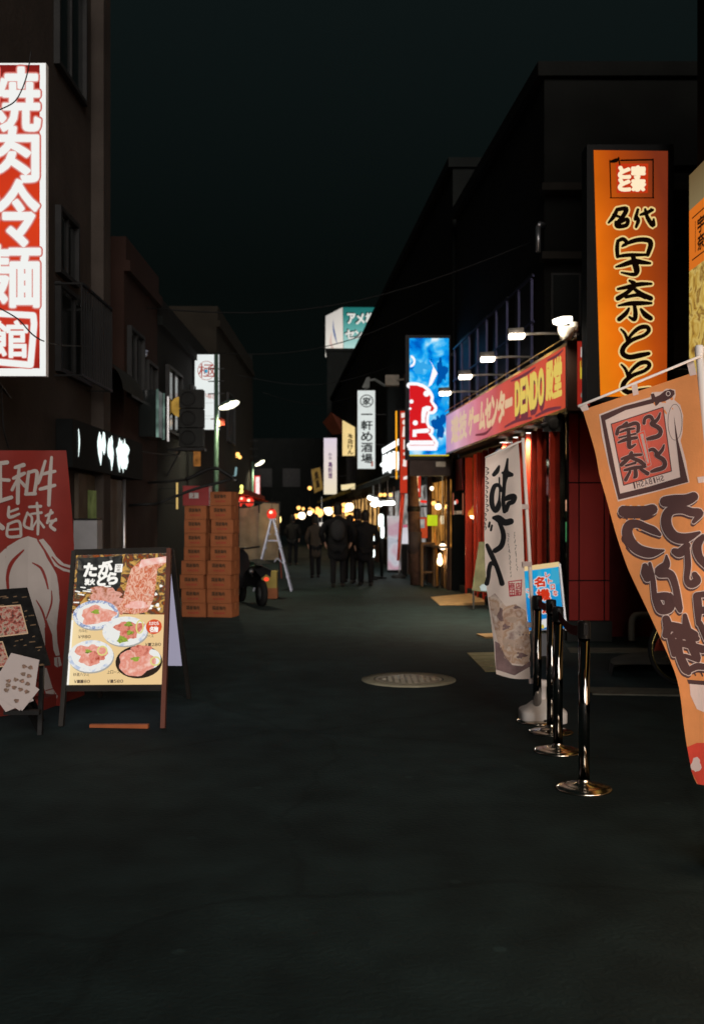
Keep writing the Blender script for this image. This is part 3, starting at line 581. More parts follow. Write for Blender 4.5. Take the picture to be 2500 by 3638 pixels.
m.use(E2('poster_marbled', [(.8, .5, .38), (.62, .13, .05), (.9, .56, .42), (.6, .12, .04), (.85, .45, .3)], PS, 22, 3, 1.2, (1, 1, .6)))
poly(m, [(205, 58), (240, 28), (330, 18), (330, 40), (300, 60), (296, 120), (290, 170), (270, 215), (225, 222), (180, 215), (160, 205), (180, 170), (192, 110)], q, .0078)
m.use(E2('poster_pale_meat', [(.95, .68, .6), (.9, .45, .38), (1, .85, .78)], PS, 14)); poly(m, [(240, 26), (330, 16), (330, 38), (262, 48), (230, 62)], q, .0082); blob(m, 232, 190, 40, 14, q, .0082, 22, .12, 2)
# four plates
def plate(cx, cy, rx, ry, rim, d): m.use(E('plate_shade', (.42, .4, .36), PS)); disc(m, cx + 3, cy + 5, rx, ry, q, d - .0003); m.use(rim); disc(m, cx, cy, rx, ry, q, d); m.use(E('plate_white', (.86, .86, .82), PS)); disc(m, cx, cy, rx * .84, ry * .8, q, d + .0003)
pw = E2('plate_blue', [(.85, .86, .86), (.16, .24, .5), (.88, .88, .86), (.3, .4, .62)], PS, 30, 3); pl = E2('plate_pale', [(.82, .82, .8), (.88, .87, .83), (.5, .58, .74)], PS, 22, 2)
plate(86, 222, 82, 52, pw, .009); plate(194, 282, 80, 52, pl, .0105); plate(78, 368, 80, 56, pl, .0105)
m.use(E('plate_black', (.03, .02, .014), PS)); disc(m, 248, 390, 82, 57, q, .0105); m.use(MATS['plate_white']); disc(m, 288, 380, 36, 34, q, .0108)
pink = E2('meat_pink', [(.9, .5, .42), (.78, .28, .2), (.95, .62, .52)], PS, 20, 5); dkm = E2('meat_red', [(.55, .1, .06), (.8, .3, .22), (.42, .07, .04)], PS, 26, 5)
m.use(pink); blob(m, 92, 224, 60, 32, q, .0113, 30, .14, 3); blob(m, 240, 392, 64, 46, q, .0113, 30, .07, 7); blob(m, 78, 362, 52, 36, q, .0113, 28, .18, 9); m.use(dkm); blob(m, 208, 278, 46, 32, q, .0113, 26, .2, 11); blob(m, 255, 350, 34, 20, q, .0117, 22, .15, 12); blob(m, 98, 372, 30, 18, q, .0117, 22, .2, 13)
m.use(E2('herb_green', [(.1, .2, .02), (.35, .45, .06), (.05, .09, .02)], PS, 40)); 
for k, (x, y, a_, b_) in enumerate([(86, 212, 14, 8), (186, 312, 18, 12), (206, 258, 14, 9), (212, 288, 12, 8), (68, 352, 11, 7), (236, 380, 15, 8)]): blob(m, x, y, a_, b_, q, .0122 + k * .0001, 16, .2, k)
m.use(E('lemon', (.75, .7, .24), PS)); ring(m, 118, 350, 16, 15, 5, q, .0121); ring(m, 246, 268, 12, 22, 5, q, .0121); ring(m, 306, 388, 16, 14, 5, q, .0121)
m.use(E('seal_red', (.72, .09, .03), PS)); disc(m, 296, 268, 28, 26, q, .0125); m.use(MATS['poster_white'])
row(m, '名物', 281, 312, 268, 287, q, .013, .9); row(m, 'たかとら', 278, 314, 250, 262, q, .013, .3)
for ch, rc in (('た', (34, 36, 78, 82)), ('か', (88, 34, 134, 76)), ('ど', (86, 78, 118, 116)), ('ら', (122, 72, 156, 112))): glyph(m, ch, rc, q, .0085, 3.2)
row(m, '炭火', 38, 76, 92, 114, q, .0085, 1.4); stroke(m, [(112, 36, 11), (132, 30, 8)], q, .0088); poly(m, [(146, 40), (174, 40), (172, 70), (144, 70)], q, .0084)
m.use(E('poster_ink', (.13, .09, .06), PS)); column(m, '国産', 152, 166, 43, 68, q, .0089)
for x, y, s_ in ((28, 278, 'カルビ'), (262, 300, 'ロース'), (20, 432, '特選ハラミ'), (138, 424, '上ロース'), (28, 300, '￥980'), (266, 330, '￥1280'), (24, 456, '￥1180'), (140, 456, '￥1580')): row(m, s_, x, x + 11.5 * len(s_), y - 5.5, y + 5.5, q, .009, .12)
m.build('poster', None, t)

# ---- cardboard boxes
card = M('cardboard', (.27, .09, .036), .85, var=.12, scale=6, bump=.15); carda = M('cardboard_pale', (.34, .125, .052), .85, var=.12, scale=6, bump=.15)
ink = M('box_ink', (.06, .035, .02), .8); inkr = M('box_red_ink', (.30, .045, .03), .8)
def carton(w, dp, h):
    t = thing('cardboard_box', None, 'cardboard box', (0, 0, 0), 'cardboard boxes stacked in two columns'); m = MB(); m.box(-w / 2, w / 2, -dp / 2, dp / 2, .002, h); m.build('carton', card, t)
    m = MB(); m.box(-w / 2 - .001, w / 2 + .001, -.03, .03, h, h + .0015); m.box(w / 2, w / 2 + .002, -.03, .03, h * .5, h + .0015); m.build('tape', carda, t)
    qq = quadmap((-w / 2, -dp / 2, h), (w / 2, -dp / 2, h), (w / 2, -dp / 2, 0), (-w / 2, -dp / 2, 0), 100, 50); m = MB(); m.use(ink)
    for i, x in enumerate((20, 34, 48, 62)): glyph(m, '国産鶏肉'[i], (x, 10, x + 12, 23), qq, .001, .5)
    m.use(inkr); row(m, 'もも正肉', 24, 72, 31, 38, qq, .001, .4); m.build('print', None, t)
    return t
Yb = 15.85; th = -.21
protoA = carton(.345, .34, .209); protoB = carton(.385, .36, .214); used = {id(protoA): 0, id(protoB): 0}
names = ['bottom', 'second', 'third', 'fourth', 'fifth', 'sixth', 'seventh', 'eighth', 'ninth']
def stack(px, bottom_n, top_n, lbl, yy):
    z = 0.0; n = 0
    for proto, cnt, w in ((protoB, bottom_n, .385), (protoA, top_n, .345)):
        for k in range(cnt):
            x = (px - 1250) / F * yy + (0 if proto is protoA else -.02) + random.uniform(-.016, .016)
            lb = 'brown cardboard box, %s from the ground in the %s' % (names[n], lbl); loc = (x, yy + random.uniform(-.01, .01), z); rz = th + random.uniform(-.045, .045)
            if not used[id(proto)]: used[id(proto)] = 1; proto.location = loc; proto.rotation_euler.z = rz; proto['label'] = lb
            else: copy_tree(proto, loc, rz, lb)
            z += (.2165 if proto is protoB else .2115); n += 1
    return x, z
stack(800, 4, 5, 'taller column beside the scooter', Yb)
xl, zl = stack(705, 4, 4, 'lower column under the red crate', Yb + .06)
t = thing('plastic_crate', 'dark red plastic crate topping the lower cardboard column', 'crate', (xl - .02, Yb + .06, zl)); m = MB(); x, y, z = xl - .02, Yb + .06, zl
cr = M('crate_red', (.23, .03, .03), .4, var=.1)
for a_ in ((x - .2, x + .2, y - .17, y - .15), (x - .2, x + .2, y + .15, y + .17), (x - .2, x - .18, y - .15, y + .15), (x + .18, x + .2, y - .15, y + .15)): m.box(*a_, z + .003, z + .3)
m.box(x - .2, x + .2, y - .17, y + .17, z, z + .003)
for zz in (.1, .2, .29): m.box(x - .207, x + .207, y - .177, y - .17, z + zz, z + zz + .012); m.box(x + .2, x + .207, y - .17, y + .17, z + zz, z + zz + .012)
m.build('crate_body', cr, t); m = MB(); qq = quadmap((x - .12, y - .178, z + .2), (x + .1, y - .178, z + .2), (x + .1, y - .178, z + .1), (x - .12, y - .178, z + .1), 60, 25); m.use(M('crate_print', (.42, .4, .38), .6)); row(m, '麦酒', 4, 44, 2, 22, qq, .001, 1.5); m.build('print', None, t)
# ---- step ladder
YL = 21.5; t = thing('step_ladder', 'open aluminium step ladder standing in the alley', 'ladder', (-1.66, YL, 0)); ap = P(968, 1848, YL); ladm = M('ladder_alu', (.26, .27, .33), .35, .6, var=.1)
for sx, foot in ((1, P(1036, 2099, YL)), (-1, P(903, 2099, YL))):
    for dy in (-.2, .2):
        m = MB(); m.bar(ap + Vector((sx * .025, dy * .6, 0)), (foot.x, YL + dy, 0), .03, .06); m.build('rail', ladm, t)
    for k in range(1, 5 if sx > 0 else 5):
        f_ = k / 5.0; p_ = ap.lerp(Vector((foot.x, YL, 0)), f_); m = MB(); yy = .2 * (.6 + .4 * f_); m.box(p_.x - .03, p_.x + .03, YL - yy, YL + yy, p_.z - .015, p_.z + .015); m.build('step', ladm, t)
m = MB(); m.box(ap.x - .06, ap.x + .06, YL - .15, YL + .15, ap.z, ap.z + .03); m.build('top_cap', ladm, t)
m = MB(); a_ = P(950, 1921, YL - .2); b_ = P(990, 1921, YL - .2); m.bar(a_, b_, .03); m.build('spreader', ladm, t)
m = MB(); m.bar(P(974, 1997, YL), P(985, 1982, YL), .02); m.bar(P(985, 1982, YL), P(1000, 1998, YL), .02); m.build('hinge_stay', ladm, t)
# ---- beige bin box
t = thing('plastic_bin', 'small yellowish bin with a rusty orange lower panel by the ladder', 'bin', (G(955, 2127).x, 19.4, 0)); p0 = G(930, 2127); p1 = G(982, 2127); 
m = MB(); m.box(p0.x, p1.x, p0.y, p0.y + .3, .2, .5); m.build('body', M('bin_yellow', (.34, .26, .07), .6, var=.15), t)
m = MB(); m.box(p0.x - .01, p1.x + .01, p0.y - .012, p0.y + .31, .0, .2); m.build('lower_panel', M('rust_orange', (.3, .11, .05), .7, var=.2), t)
m = MB(); m.box(p0.x - .012, p1.x + .012, p0.y - .012, p0.y + .312, .5, .52); m.build('lid', MATS['bin_yellow'], t)
# ---- scooter
Ys = 18.2; sx = (905 - 1250) / F * Ys; t = thing('scooter', 'dark parked scooter with a red tail lamp beside the boxes', 'scooter', (sx, Ys, 0)); blk = M('scooter_black', (.012, .012, .013), .3, var=.1); rub = M('rubber', (.012, .012, .012), .8)
D = Vector((-.45, 1, 0)).normalized(); N_ = Vector((D.y, -D.x, 0)); O = Vector((sx + .2, Ys - .55, 0))
def sp(a, b, c): return O + D * a + N_ * b + Vector((0, 0, c))
for a in (.1, 1.25): w = MB(); w.lathe(sp(a, 0, .22) - N_ * .05, [(.12, 0), (.22, .01), (.235, .05), (.22, .09), (.12, .1)], 24, N_); wh = w.build('wheel', rub, t); w = MB(); w.lathe(sp(a, 0, .22) - N_ * .04, [(.0, 0), (.12, 0), (.12, .08), (0, .08)], 16, N_); w.build('rim', alu, wh)
m = MB(); m.grid([[sp(a, b * .16 * k, z + (1 - abs(b)) * .06) for b in (-1, -.6, 0, .6, 1)] for a, z, k in ((-.15, .5, .5), (0, .62, .9), (.3, .66, 1), (.55, .55, 1), (.62, .28, .9), (1.0, .26, .9), (1.08, .5, .9), (1.15, .85, .7), (1.2, .92, .4))]); m.build('body', blk, t)
m = MB(); m.grid([[sp(a, b * .14, z + (1 - b * b) * .04) for b in (-1, -.5, 0, .5, 1)] for a, z in ((-.1, .7), (.1, .76), (.35, .77), (.55, .73))]); m.build('saddle', rub, t)
m = MB(); m.tube([sp(1.12, -.32, 1.0), sp(1.16, -.1, .97), sp(1.16, .1, .97), sp(1.12, .32, 1.0)], .018); m.tube([sp(1.16, 0, .95), sp(1.25, 0, .22)], .03); m.build('handlebar', iron, t)
m = MB(); m.ball(P(946, 2058, 17.62), .045, .03, .035); m.build('tail_lamp', E('tail_red', (1, .07, .03), 1.2), t)
m = MB(); m.lathe(P(891, 2030, 17.7), [(0, -.01), (.05, 0), (.0, .012)], 16, (0, 1, 0)); m.tube([P(891, 2030, 17.7), P(897, 2050, 17.8)], .008); m.build('mirror', alu, t)
# ================================================================ RIGHT SIDE: eel restaurant
t = thing('eel_restaurant', 'restaurant front at the frame edge with glowing orange and food photo fascia', 'restaurant', (3.6, 5, 0)); XE = 2.9
m = MB(); m.box(XE + .06, 9, 2.2, 8.8, 2.6, 9.5); m.box(XE + .06, 9, 8.3, 8.8, 0, 2.598); m.box(XE + .06, 9, 2.2, 2.5, 0, 2.598); m.box(XE + .06, 9, 4.4, 4.7, 0, 2.598); m.box(XE + .06, 9, 2.5, 8.3, 0, .35); m.build('wall', darkwall, t)
def fas(z0, z1, mat, nm, x=XE): m = MB(); m.box(x, x + .055, 2.25, 8.83, z0, z1); return m.build(nm, mat, t)
fas(4.16, 4.46, E('fascia_cream', (.5, .36, .17), .35, stops=[(0, (.6, .45, .22)), (1, (.35, .22, .09))], axis=(0, 0, 1), rng=(4.1, 4.5)), 'lamp_strip')
fas(3.64, 4.155, E('fascia_orange', (.85, .2, .02), .75), 'orange_panel'); fas(2.72, 3.635, E2('fascia_food', [(.25, .12, .03), (.62, .36, .06), (.85, .6, .16), (.3, .14, .03), (.75, .5, .1)], .7, 4, 4, 1.5), 'food_photo')
mp = quadmap((XE - .003, 8.8, 4.155), (XE - .003, 8.2, 4.155), (XE - .003, 8.2, 3.64), (XE - .003, 8.8, 3.64), 60, 52); m = MB(); m.use(E('fascia_ink', (.1, .03, .01), .3))
for a_ in (((6, 9), (60, 9)), ((6, 45), (60, 45)), ((14, 14), (14, 40))): stroke(m, [(*a_[0], 1.2), (*a_[1], 1.2)], mp, .001, curve=False)
column(m, '宇奈', 20, 36, 13, 42, mp, .0015, .6); m.build('lettering', None, t)
for k, (a_, b_) in enumerate(((2.52, 4.36), (4.74, 6.4), (6.44, 8.28))):
    m = MB(); m.box(XE + .12, XE + .14, a_, b_, .36, 1.42); w_ = m.build('unseen_window', E('unseen_window_fill', (1, .62, .38), 5.5) if k < 1 else E('unseen_window_dim', (1, .55, .2), .12), t)  # unseen windows; the strong glow of the nearest is added to light the banners
    m = MB(); m.box(XE + .1, XE + .15, a_, b_, 1.43, 2.58); m.build('added_blind', M('added_blind_dark', (.03, .02, .015), .8, var=.2), w_)  # unseen blind, added to keep window light off the road
    m = MB()
    for y_ in (a_, (a_ + b_) / 2, b_): m.box(XE + .05, XE + .12, y_ - .02, y_ + .02, .35, 2.6)
    m.build('mullion', M('dark_wood', (.05, .025, .015), .5, var=.2), w_)
# ---- tall orange sign
Yo = 10.0; mp = pxmap(Yo); t = thing('vertical_sign', 'tall glowing orange sign with black outlined brush characters and a square crest', 'sign', P(2240, 1420, Yo))
frame_box(2084, 2392, 512, 1424, Yo, .22).build('frame', M('sign_black', (.012, .012, .012), .5), t)
org = E('sign_orange', (.9, .3, .02), .84, var=.16, scale=1.3, stops=[(0, (.9, .17, .006)), (.22, (.98, .25, .008)), (.4, (.92, .19, .006)), (.68, (.5, .075, .006)), (1, (.2, .03, .01))], axis=(.8, 0, .18), rng=(-.42, .62))
m = MB(); poly(m, [(2108, 532), (2372, 535), (2368, 1412), (2132, 1408)], mp, .003); m.build('face', org, t)
m = MB(); m.use(E('sign_orange_rear', (.8, .2, .02), .5)); a_, b_ = P(2110, 1410, Yo + .223), P(2366, 535, Yo + .223); m.face([(a_.x, Yo + .223, a_.z), (b_.x, Yo + .223, a_.z), (b_.x, Yo + .223, b_.z), (a_.x, Yo + .223, b_.z)]); m.build('rear_face', None, t)
k_ = 450 / 1045
def z8(p): return [(2050 + x * k_, 480 + y * k_, w * k_) for x, y, w in p]
ST = [[(330, 610, 22), (300, 670, 26), (258, 720, 10)], [(330, 612, 24), (405, 605, 28), (375, 670, 28), (330, 715, 14)], [(300, 655, 18), (350, 672, 14)], [(330, 735, 14), (410, 690, 22), (405, 740, 26), (330, 750, 26), (318, 715, 18)],
      [(500, 612, 16), (478, 690, 22)], [(480, 660, 12), (503, 700, 24), (485, 755, 16)], [(520, 655, 10), (565, 640, 24), (622, 615, 16)], [(560, 610, 14), (580, 680, 26), (625, 742, 30), (630, 690, 8)], [(610, 610, 16), (590, 640, 8)],
      [(335, 870, 20), (328, 930, 26), (332, 1000, 22)], [(340, 868, 18), (380, 856, 26), (410, 890, 20), (370, 915, 8)], [(380, 905, 14), (450, 875, 26), (520, 860, 30), (590, 868, 34), (605, 905, 34), (580, 985, 26)], [(335, 1000, 14), (420, 988, 24), (580, 985, 14)],
      [(455, 985, 24), (480, 1070, 44), (490, 1120, 40), (465, 1148, 24), (365, 1132, 8)], [(320, 1085, 8), (380, 1068, 26), (470, 1040, 36), (540, 1048, 28), (600, 1055, 14)],
      [(432, 1200, 14), (470, 1230, 34), (420, 1290, 26), (335, 1345, 34)], [(335, 1268, 14), (430, 1248, 28), (520, 1228, 28), (610, 1225, 14)], [(445, 1245, 14), (520, 1305, 30), (605, 1345, 34)], [(400, 1335, 18), (500, 1318, 22), (560, 1345, 10)],
      [(340, 1405, 8), (430, 1388, 28), (520, 1385, 30), (610, 1385, 14)], [(470, 1395, 20), (480, 1470, 30), (470, 1520, 26), (430, 1500, 12)], [(425, 1430, 14), (400, 1470, 28), (345, 1518, 30)], [(525, 1435, 14), (560, 1480, 36), (605, 1510, 32)]]
TO = [[(360, 1600, 8), (395, 1640, 18), (415, 1700, 16)], [(410, 1695, 14), (450, 1640, 20), (510, 1590, 28), (570, 1580, 28), (590, 1610, 26), (550, 1650, 22), (450, 1690, 26), (385, 1745, 32), (375, 1800, 34), (430, 1830, 34), (520, 1815, 34), (590, 1800, 22)]]
ST += TO + [[(x + 4, y + 293, w) for x, y, w in s_] for s_ in TO]
m = MB(); m.use(E('sign_pale_outline', (1, .72, .28), .85)); strokes(m, [z8(s_) for s_ in ST], mp, .006, extra=7.6, step=.0002); m.build('lettering_outline', None, t)
m = MB(); m.use(E('sign_black_print', (.02, .008, .003), .25)); strokes(m, [z8(s_) for s_ in ST], mp, .016, extra=2.2, step=.0002)
for a_ in (((268, 205), (278, 515), 10), ((360, 205), (625, 200), 14), ((625, 195), (625, 515), 12), ((270, 515), (632, 515), 8)): stroke(m, z8([(*a_[0], a_[2]), (*a_[1], a_[2])]), mp, .0165, curve=False)
stroke(m, z8([(285, 215, 26), (320, 205, 34), (345, 190, 12)]), mp, .017); stroke(m, z8([(340, 180, 10), (350, 240, 12)]), mp, .0172)
m.build('lettering', None, t)
m = MB(); m.use(E('crest_red', (.75, .05, .01), .7)); poly(m, [tuple(v[:2]) for v in z8([(318, 232, 0), (585, 232, 0), (582, 475, 0), (325, 475, 0)])], mp, .006)
m.use(E('crest_glow', (1, .82, .55), 1.0)); BD = 1
def z8r(a, b, c, d): return (2050 + a * k_, 480 + b * k_, 2050 + c * k_, 480 + d * k_)
for ch, rc in (('宇', z8r(455, 258, 552, 350)), ('奈', z8r(452, 360, 555, 452)), ('と', z8r(345, 262, 432, 348)), ('と', z8r(345, 362, 432, 452))): glyph(m, ch, rc, mp, .009, 5.0)
m.build('crest', None, t); m = MB()
for z_ in (600, 1300): q = P(2392, z_, Yo + .1); m.box(q.x, 3.6, q.y - .03, q.y + .03, q.z - .03, q.z + .03)
m.build('bracket', iron, t)

# ---- orange nobori banner, seen from behind, leaning out of frame
def fl(px, py, d): return P(px, py, 4.3 + .02 * math.sin(px / 60 + py / 230) + .012 * math.sin(py / 90) + (py - 1400) * -.0001 - d * .2)
CELL[fl] = 14
t = thing('nobori_banner', 'big orange fabric banner seen from behind with mirrored dark characters', 'banner flag', (1.6, 4.3, 0))
LE = [(2069, 1456), (2112, 1599), (2129, 1689), (2153, 1771), (2188, 1899), (2222, 1999), (2243, 2050), (2308, 2187), (2389, 2368), (2415, 2467), (2428, 2575), (2441, 2661), (2458, 2747), (2475, 2786)]
def lerpx(L, f):
    f *= len(L) - 1; i = min(int(f), len(L) - 2); f -= i; return (L[i][0] + (L[i + 1][0] - L[i][0]) * f, L[i][1] + (L[i + 1][1] - L[i][1]) * f)
LS = smooth_line(LE, 4); m = MB(); rows = []
for i in range(41):
    v = i / 40; a_ = lerpx(LS, v); b_ = (2474 + 116 * v + 14 * math.sin(v * 3), 1319 + v * 1490); rows.append([fl(a_[0] + (b_[0] - a_[0]) * u / 14, a_[1] + (b_[1] - a_[1]) * u / 14, 0) for u in range(15)])
m.grid(rows); m.build('cloth', M('orange_cloth', (.82, .33, .12), .85, var=.06, scale=9, bump=.1, trans=.35), t)
def zA(p): return [(2050 + x * .3443, 1200 + y * .3443) + tuple(w * .3443 for w in k) for x, y, *k in p]
def zB(p): return [(2200 + x * .4304, 1800 + y * .4304) + tuple(w * .4304 for w in k) for x, y, *k in p]
whitep = M('flag_white', (.74, .62, .58), .85, var=.04, trans=.3); darkp = M('flag_dark', (.085, .045, .045), .85, var=.1, trans=.2); pinkp = M('flag_pink', (.68, .14, .1), .85, var=.06, trans=.3)
m = MB(); m.use(whitep)
poly(m, zA([(225, 790), (480, 690), (750, 612), (770, 560), (860, 555), (930, 520), (1010, 535), (1015, 590), (1000, 640), (1060, 690), (1092, 800), (1085, 980), (1065, 1060), (1120, 1270), (1158, 1492), (800, 1592), (418, 1690), (330, 1350), (255, 1020)]), fl, .004); m.build('crest_ground', None, t)
m = MB(); m.use(darkp)
poly(m, zA([(240, 802), (480, 705), (785, 625), (790, 672), (500, 745), (288, 850)]), fl, .008); poly(m, zA([(240, 802), (288, 850), (350, 1150), (442, 1608), (425, 1672), (330, 1300)]), fl, .0085)
poly(m, zA([(425, 1672), (442, 1608), (740, 1535), (1063, 1438), (1145, 1488), (800, 1580)]), fl, .008); poly(m, zA([(996, 800), (1040, 1060), (1085, 1240), (1145, 1488), (1063, 1438), (1040, 1240), (1012, 1000)]), fl, .0085)
ring(m, *zA([(1008, 870)])[0], 25, 64, 1.6, fl, .0082)
poly(m, zA([(758, 580), (790, 572), (805, 610), (850, 590), (900, 548), (960, 530), (1000, 545), (1005, 580), (970, 620), (900, 655), (850, 665), (830, 690), (808, 705), (800, 665), (770, 650)]), fl, .0095)
for i, p_ in enumerate([[(350, 890), (885, 715)], [(885, 715), (972, 1375)], [(972, 1375), (478, 1522)], [(478, 1522), (350, 890)]]): stroke(m, [(*v, 3.2) for v in zA(p_)], fl, .009 + i * .0004, curve=False)
m.build('crest_frame', None, t)
m = MB(); m.use(pinkp); poly(m, zA([(352, 892), (884, 718), (970, 1373), (480, 1519)]), fl, .007); m.use(whitep); ring(m, *zA([(938, 575)])[0], 7, 8, 2.4, fl, .012); m.build('crest_print', None, t)
UN = [[(510, 875, 30), (470, 905, 26)], [(410, 990, 40), (430, 930, 34), (520, 905, 40), (600, 880, 40), (630, 905, 40), (625, 975, 36)], [(440, 975, 20), (520, 945, 30), (590, 935, 22)], [(425, 1080, 22), (500, 1050, 38), (610, 1030, 34)], [(530, 965, 36), (535, 1060, 44), (540, 1130, 40), (600, 1100, 20)], [(430, 1030, 20), (600, 990, 22)],
      [(560, 1185, 36), (530, 1240, 40), (455, 1310, 44)], [(460, 1250, 28), (560, 1215, 34), (660, 1205, 28)], [(560, 1240, 34), (640, 1270, 44), (690, 1310, 40)], [(500, 1320, 22), (600, 1290, 28)], [(490, 1365, 28), (600, 1340, 40), (700, 1330, 28)], [(600, 1345, 36), (605, 1420, 44), (590, 1440, 30)], [(545, 1380, 28), (500, 1465, 40)], [(650, 1350, 30), (725, 1400, 44)],
      [(855, 775, 18), (835, 830, 34), (800, 870, 40)], [(690, 880, 34), (700, 830, 34), (750, 810, 40), (780, 850, 36), (770, 890, 44), (830, 920, 46), (860, 960, 46), (840, 1010, 48), (760, 1035, 44), (715, 1045, 30)],
      [(895, 1105, 18), (880, 1150, 34), (850, 1190, 40)], [(735, 1165, 28), (780, 1150, 38), (820, 1185, 40), (820, 1215, 44), (880, 1250, 46), (905, 1295, 46), (885, 1340, 48), (810, 1365, 44), (765, 1380, 30)]]
BIG = [zA(s_) for s_ in [[(480, 1790, 110), (560, 1800, 120), (700, 1795, 115), (775, 1770, 100)], [(850, 2030, 30), (790, 1990, 70), (720, 1960, 70), (620, 1920, 75), (540, 1935, 95), (515, 2020, 100), (560, 2120, 100), (640, 2190, 100), (760, 2220, 90), (890, 2195, 14)],
       [(905, 1690, 100), (1000, 1680, 110), (1120, 1675, 110), (1200, 1640, 90)], [(1200, 1900, 30), (1265, 1810, 70), (1180, 1800, 80), (1080, 1770, 80), (970, 1780, 90), (920, 1850, 95), (930, 1960, 100), (1000, 2050, 100), (1110, 2070, 95), (1260, 2010, 20)]]]
BIG += [zB(s_) for s_ in [[(210, 490, 40), (220, 540, 80), (230, 590, 60)], [(250, 470, 20), (275, 600, 36), (290, 740, 40), (310, 790, 60), (345, 850, 70), (410, 830, 80), (400, 750, 70), (320, 740, 50)], [(388, 405, 10), (385, 480, 60), (330, 540, 80), (420, 560, 60), (460, 650, 50), (480, 750, 50), (500, 840, 40)], [(420, 720, 12), (470, 800, 40), (500, 860, 30)],
        [(455, 370, 50), (500, 380, 70), (560, 320, 50)], [(555, 330, 40), (565, 480, 46), (555, 600, 40), (590, 640, 60), (640, 610, 60), (620, 560, 40)], [(690, 250, 40), (640, 320, 70), (660, 420, 60), (740, 500, 60)],
        [(385, 930, 60), (400, 1000, 70), (380, 1060, 50)], [(390, 980, 60), (500, 1010, 80), (620, 1060, 60)], [(540, 900, 30), (555, 1000, 60), (600, 1150, 70), (640, 1250, 60)], [(420, 1080, 50), (450, 1160, 70), (450, 1220, 40)], [(450, 1120, 50), (560, 1140, 50), (690, 1180, 60)], [(500, 1060, 40), (490, 1200, 60), (540, 1330, 70), (570, 1370, 40)], [(540, 1230, 26), (650, 1270, 30)], [(560, 1360, 40), (640, 1320, 50), (720, 1330, 40)], [(450, 1060, 40), (640, 1090, 40)],
        [(640, 740, 60), (650, 850, 60), (650, 970, 30)], [(640, 730, 40), (760, 720, 50)], [(650, 860, 50), (760, 850, 60)], [(660, 960, 40), (730, 1100, 60)]]]
m = MB(); m.use(whitep); strokes(m, [zA(s_) for s_ in UN], fl, .009, 1.4, .0004); strokes(m, BIG, fl, .004, 4.6, .0004); m.build('lettering_outline', None, t)
m = MB(); m.use(darkp); strokes(m, [zA(s_) for s_ in UN], fl, .018, 0, .0004); strokes(m, [[(x - 3, y + 9, w) for x, y, w in s_] for s_ in BIG], fl, .0032, 3.0, .00002); strokes(m, BIG, fl, .0145, 1.6, .0004)
def wq(x, y):
    u, v = x / 100, y / 100; p0, p1, p2, p3 = zA([(560, 1492), (892, 1410), (912, 1478), (578, 1572)]); return (p0[0] * (1 - u) * (1 - v) + p1[0] * u * (1 - v) + p2[0] * u * v + p3[0] * (1 - u) * v, p0[1] * (1 - u) * (1 - v) + p1[1] * u * (1 - v) + p2[1] * u * v + p3[1] * (1 - u) * v)
for i, ch in enumerate('IHSABIHS'):
    w_ = 5 if ch == 'I' else 11; x0 = 1 + i * 12.4 + (3 if ch == 'I' else 0); glyph(m, ch, (x0, 8, x0 + w_ * .85, 88), fl, .011, 0.0, flip=True, warp=wq)
m.build('lettering', None, t)
m = MB(); m.use(M('tag_red', (.62, .07, .04), .85)); poly(m, zA([(618, 988), (690, 958), (762, 1310), (722, 1335)]), fl, .028); m.use(M('tag_grey', (.4, .3, .28), .8)); poly(m, zA([(648, 995), (680, 985), (742, 1290), (722, 1300)]), fl, .0285)
for i, p_ in enumerate([[(618, 988), (690, 958)], [(690, 958), (762, 1310)], [(762, 1310), (722, 1335)], [(722, 1335), (618, 988)]]): stroke(m, [(*v, 2.2) for v in zA(p_)], fl, .029 + i * .0003, curve=False)
m.build('crest_tag', None, t)
# plain bowl with rising steam and a red hem band (generic print)
m = MB(); m.use(M('hem_red', (.70, .08, .05), .85, var=.1, trans=.3)); poly(m, [(2440, 2655), (2475, 2640), (2585, 2640), (2590, 2806), (2478, 2787), (2456, 2742)], fl, .005); m.use(whitep); blob(m, 2472, 2718, 18, 26, fl, .007, 18, .12, 2); poly(m, [(2448, 2420), (2560, 2430), (2550, 2500), (2520, 2540), (2475, 2520), (2452, 2470)], fl, .006)
m.use(darkp); poly(m, [(2440, 2415), (2570, 2425), (2570, 2440), (2445, 2430)], fl, .008); stroke(m, [(2470, 2400, 5), (2462, 2380, 7), (2474, 2360, 4)], fl, .008); stroke(m, [(2495, 2402, 5), (2488, 2382, 7), (2500, 2362, 4)], fl, .0085); m.build('bowl_print', None, t)
pole = M('white_pole', (.85, .79, .75), .4, var=.05)
m = MB(); m.tube([P(2484, 1255, 4.33), P(2640, 3345, 4.33)], .0155, 12); m.lathe(P(2483, 1250, 4.33), [(.0, .03), (.015, .028), (.019, .02), (.019, 0), (.016, -.03)], 12); m.build('pole', pole, t)
m = MB(); m.tube([P(2052, 1444, 4.29), P(2180, 1392, 4.3), P(2330, 1330, 4.3), P(2490, 1264, 4.31)], .0058, 8); m.build('cross_rod', pole, t)
for a_ in ([(2053, 1437), (2082, 1428), (2092, 1455), (2068, 1462)], [(2242, 1365), (2262, 1358), (2268, 1400), (2248, 1406)], [(2438, 1285), (2462, 1276), (2474, 1330), (2450, 1335)], [(2476, 1695), (2515, 1690), (2515, 1712), (2480, 1716)], [(2500, 2050), (2545, 2046), (2545, 2066), (2502, 2070)]):
    m = MB(); poly(m, a_, fl, .014); m.build('loop_tab', whitep, t)
q = P(2640, 3345, 4.33); m = MB(); m.lathe((q.x, q.y, 0), [(.12, 0), (.12, .06), (.1, .1), (.05, .13), (.025, .2)], 24); m.build('weighted_base', M('base_plastic', (.75, .7, .66), .5, var=.06), t)

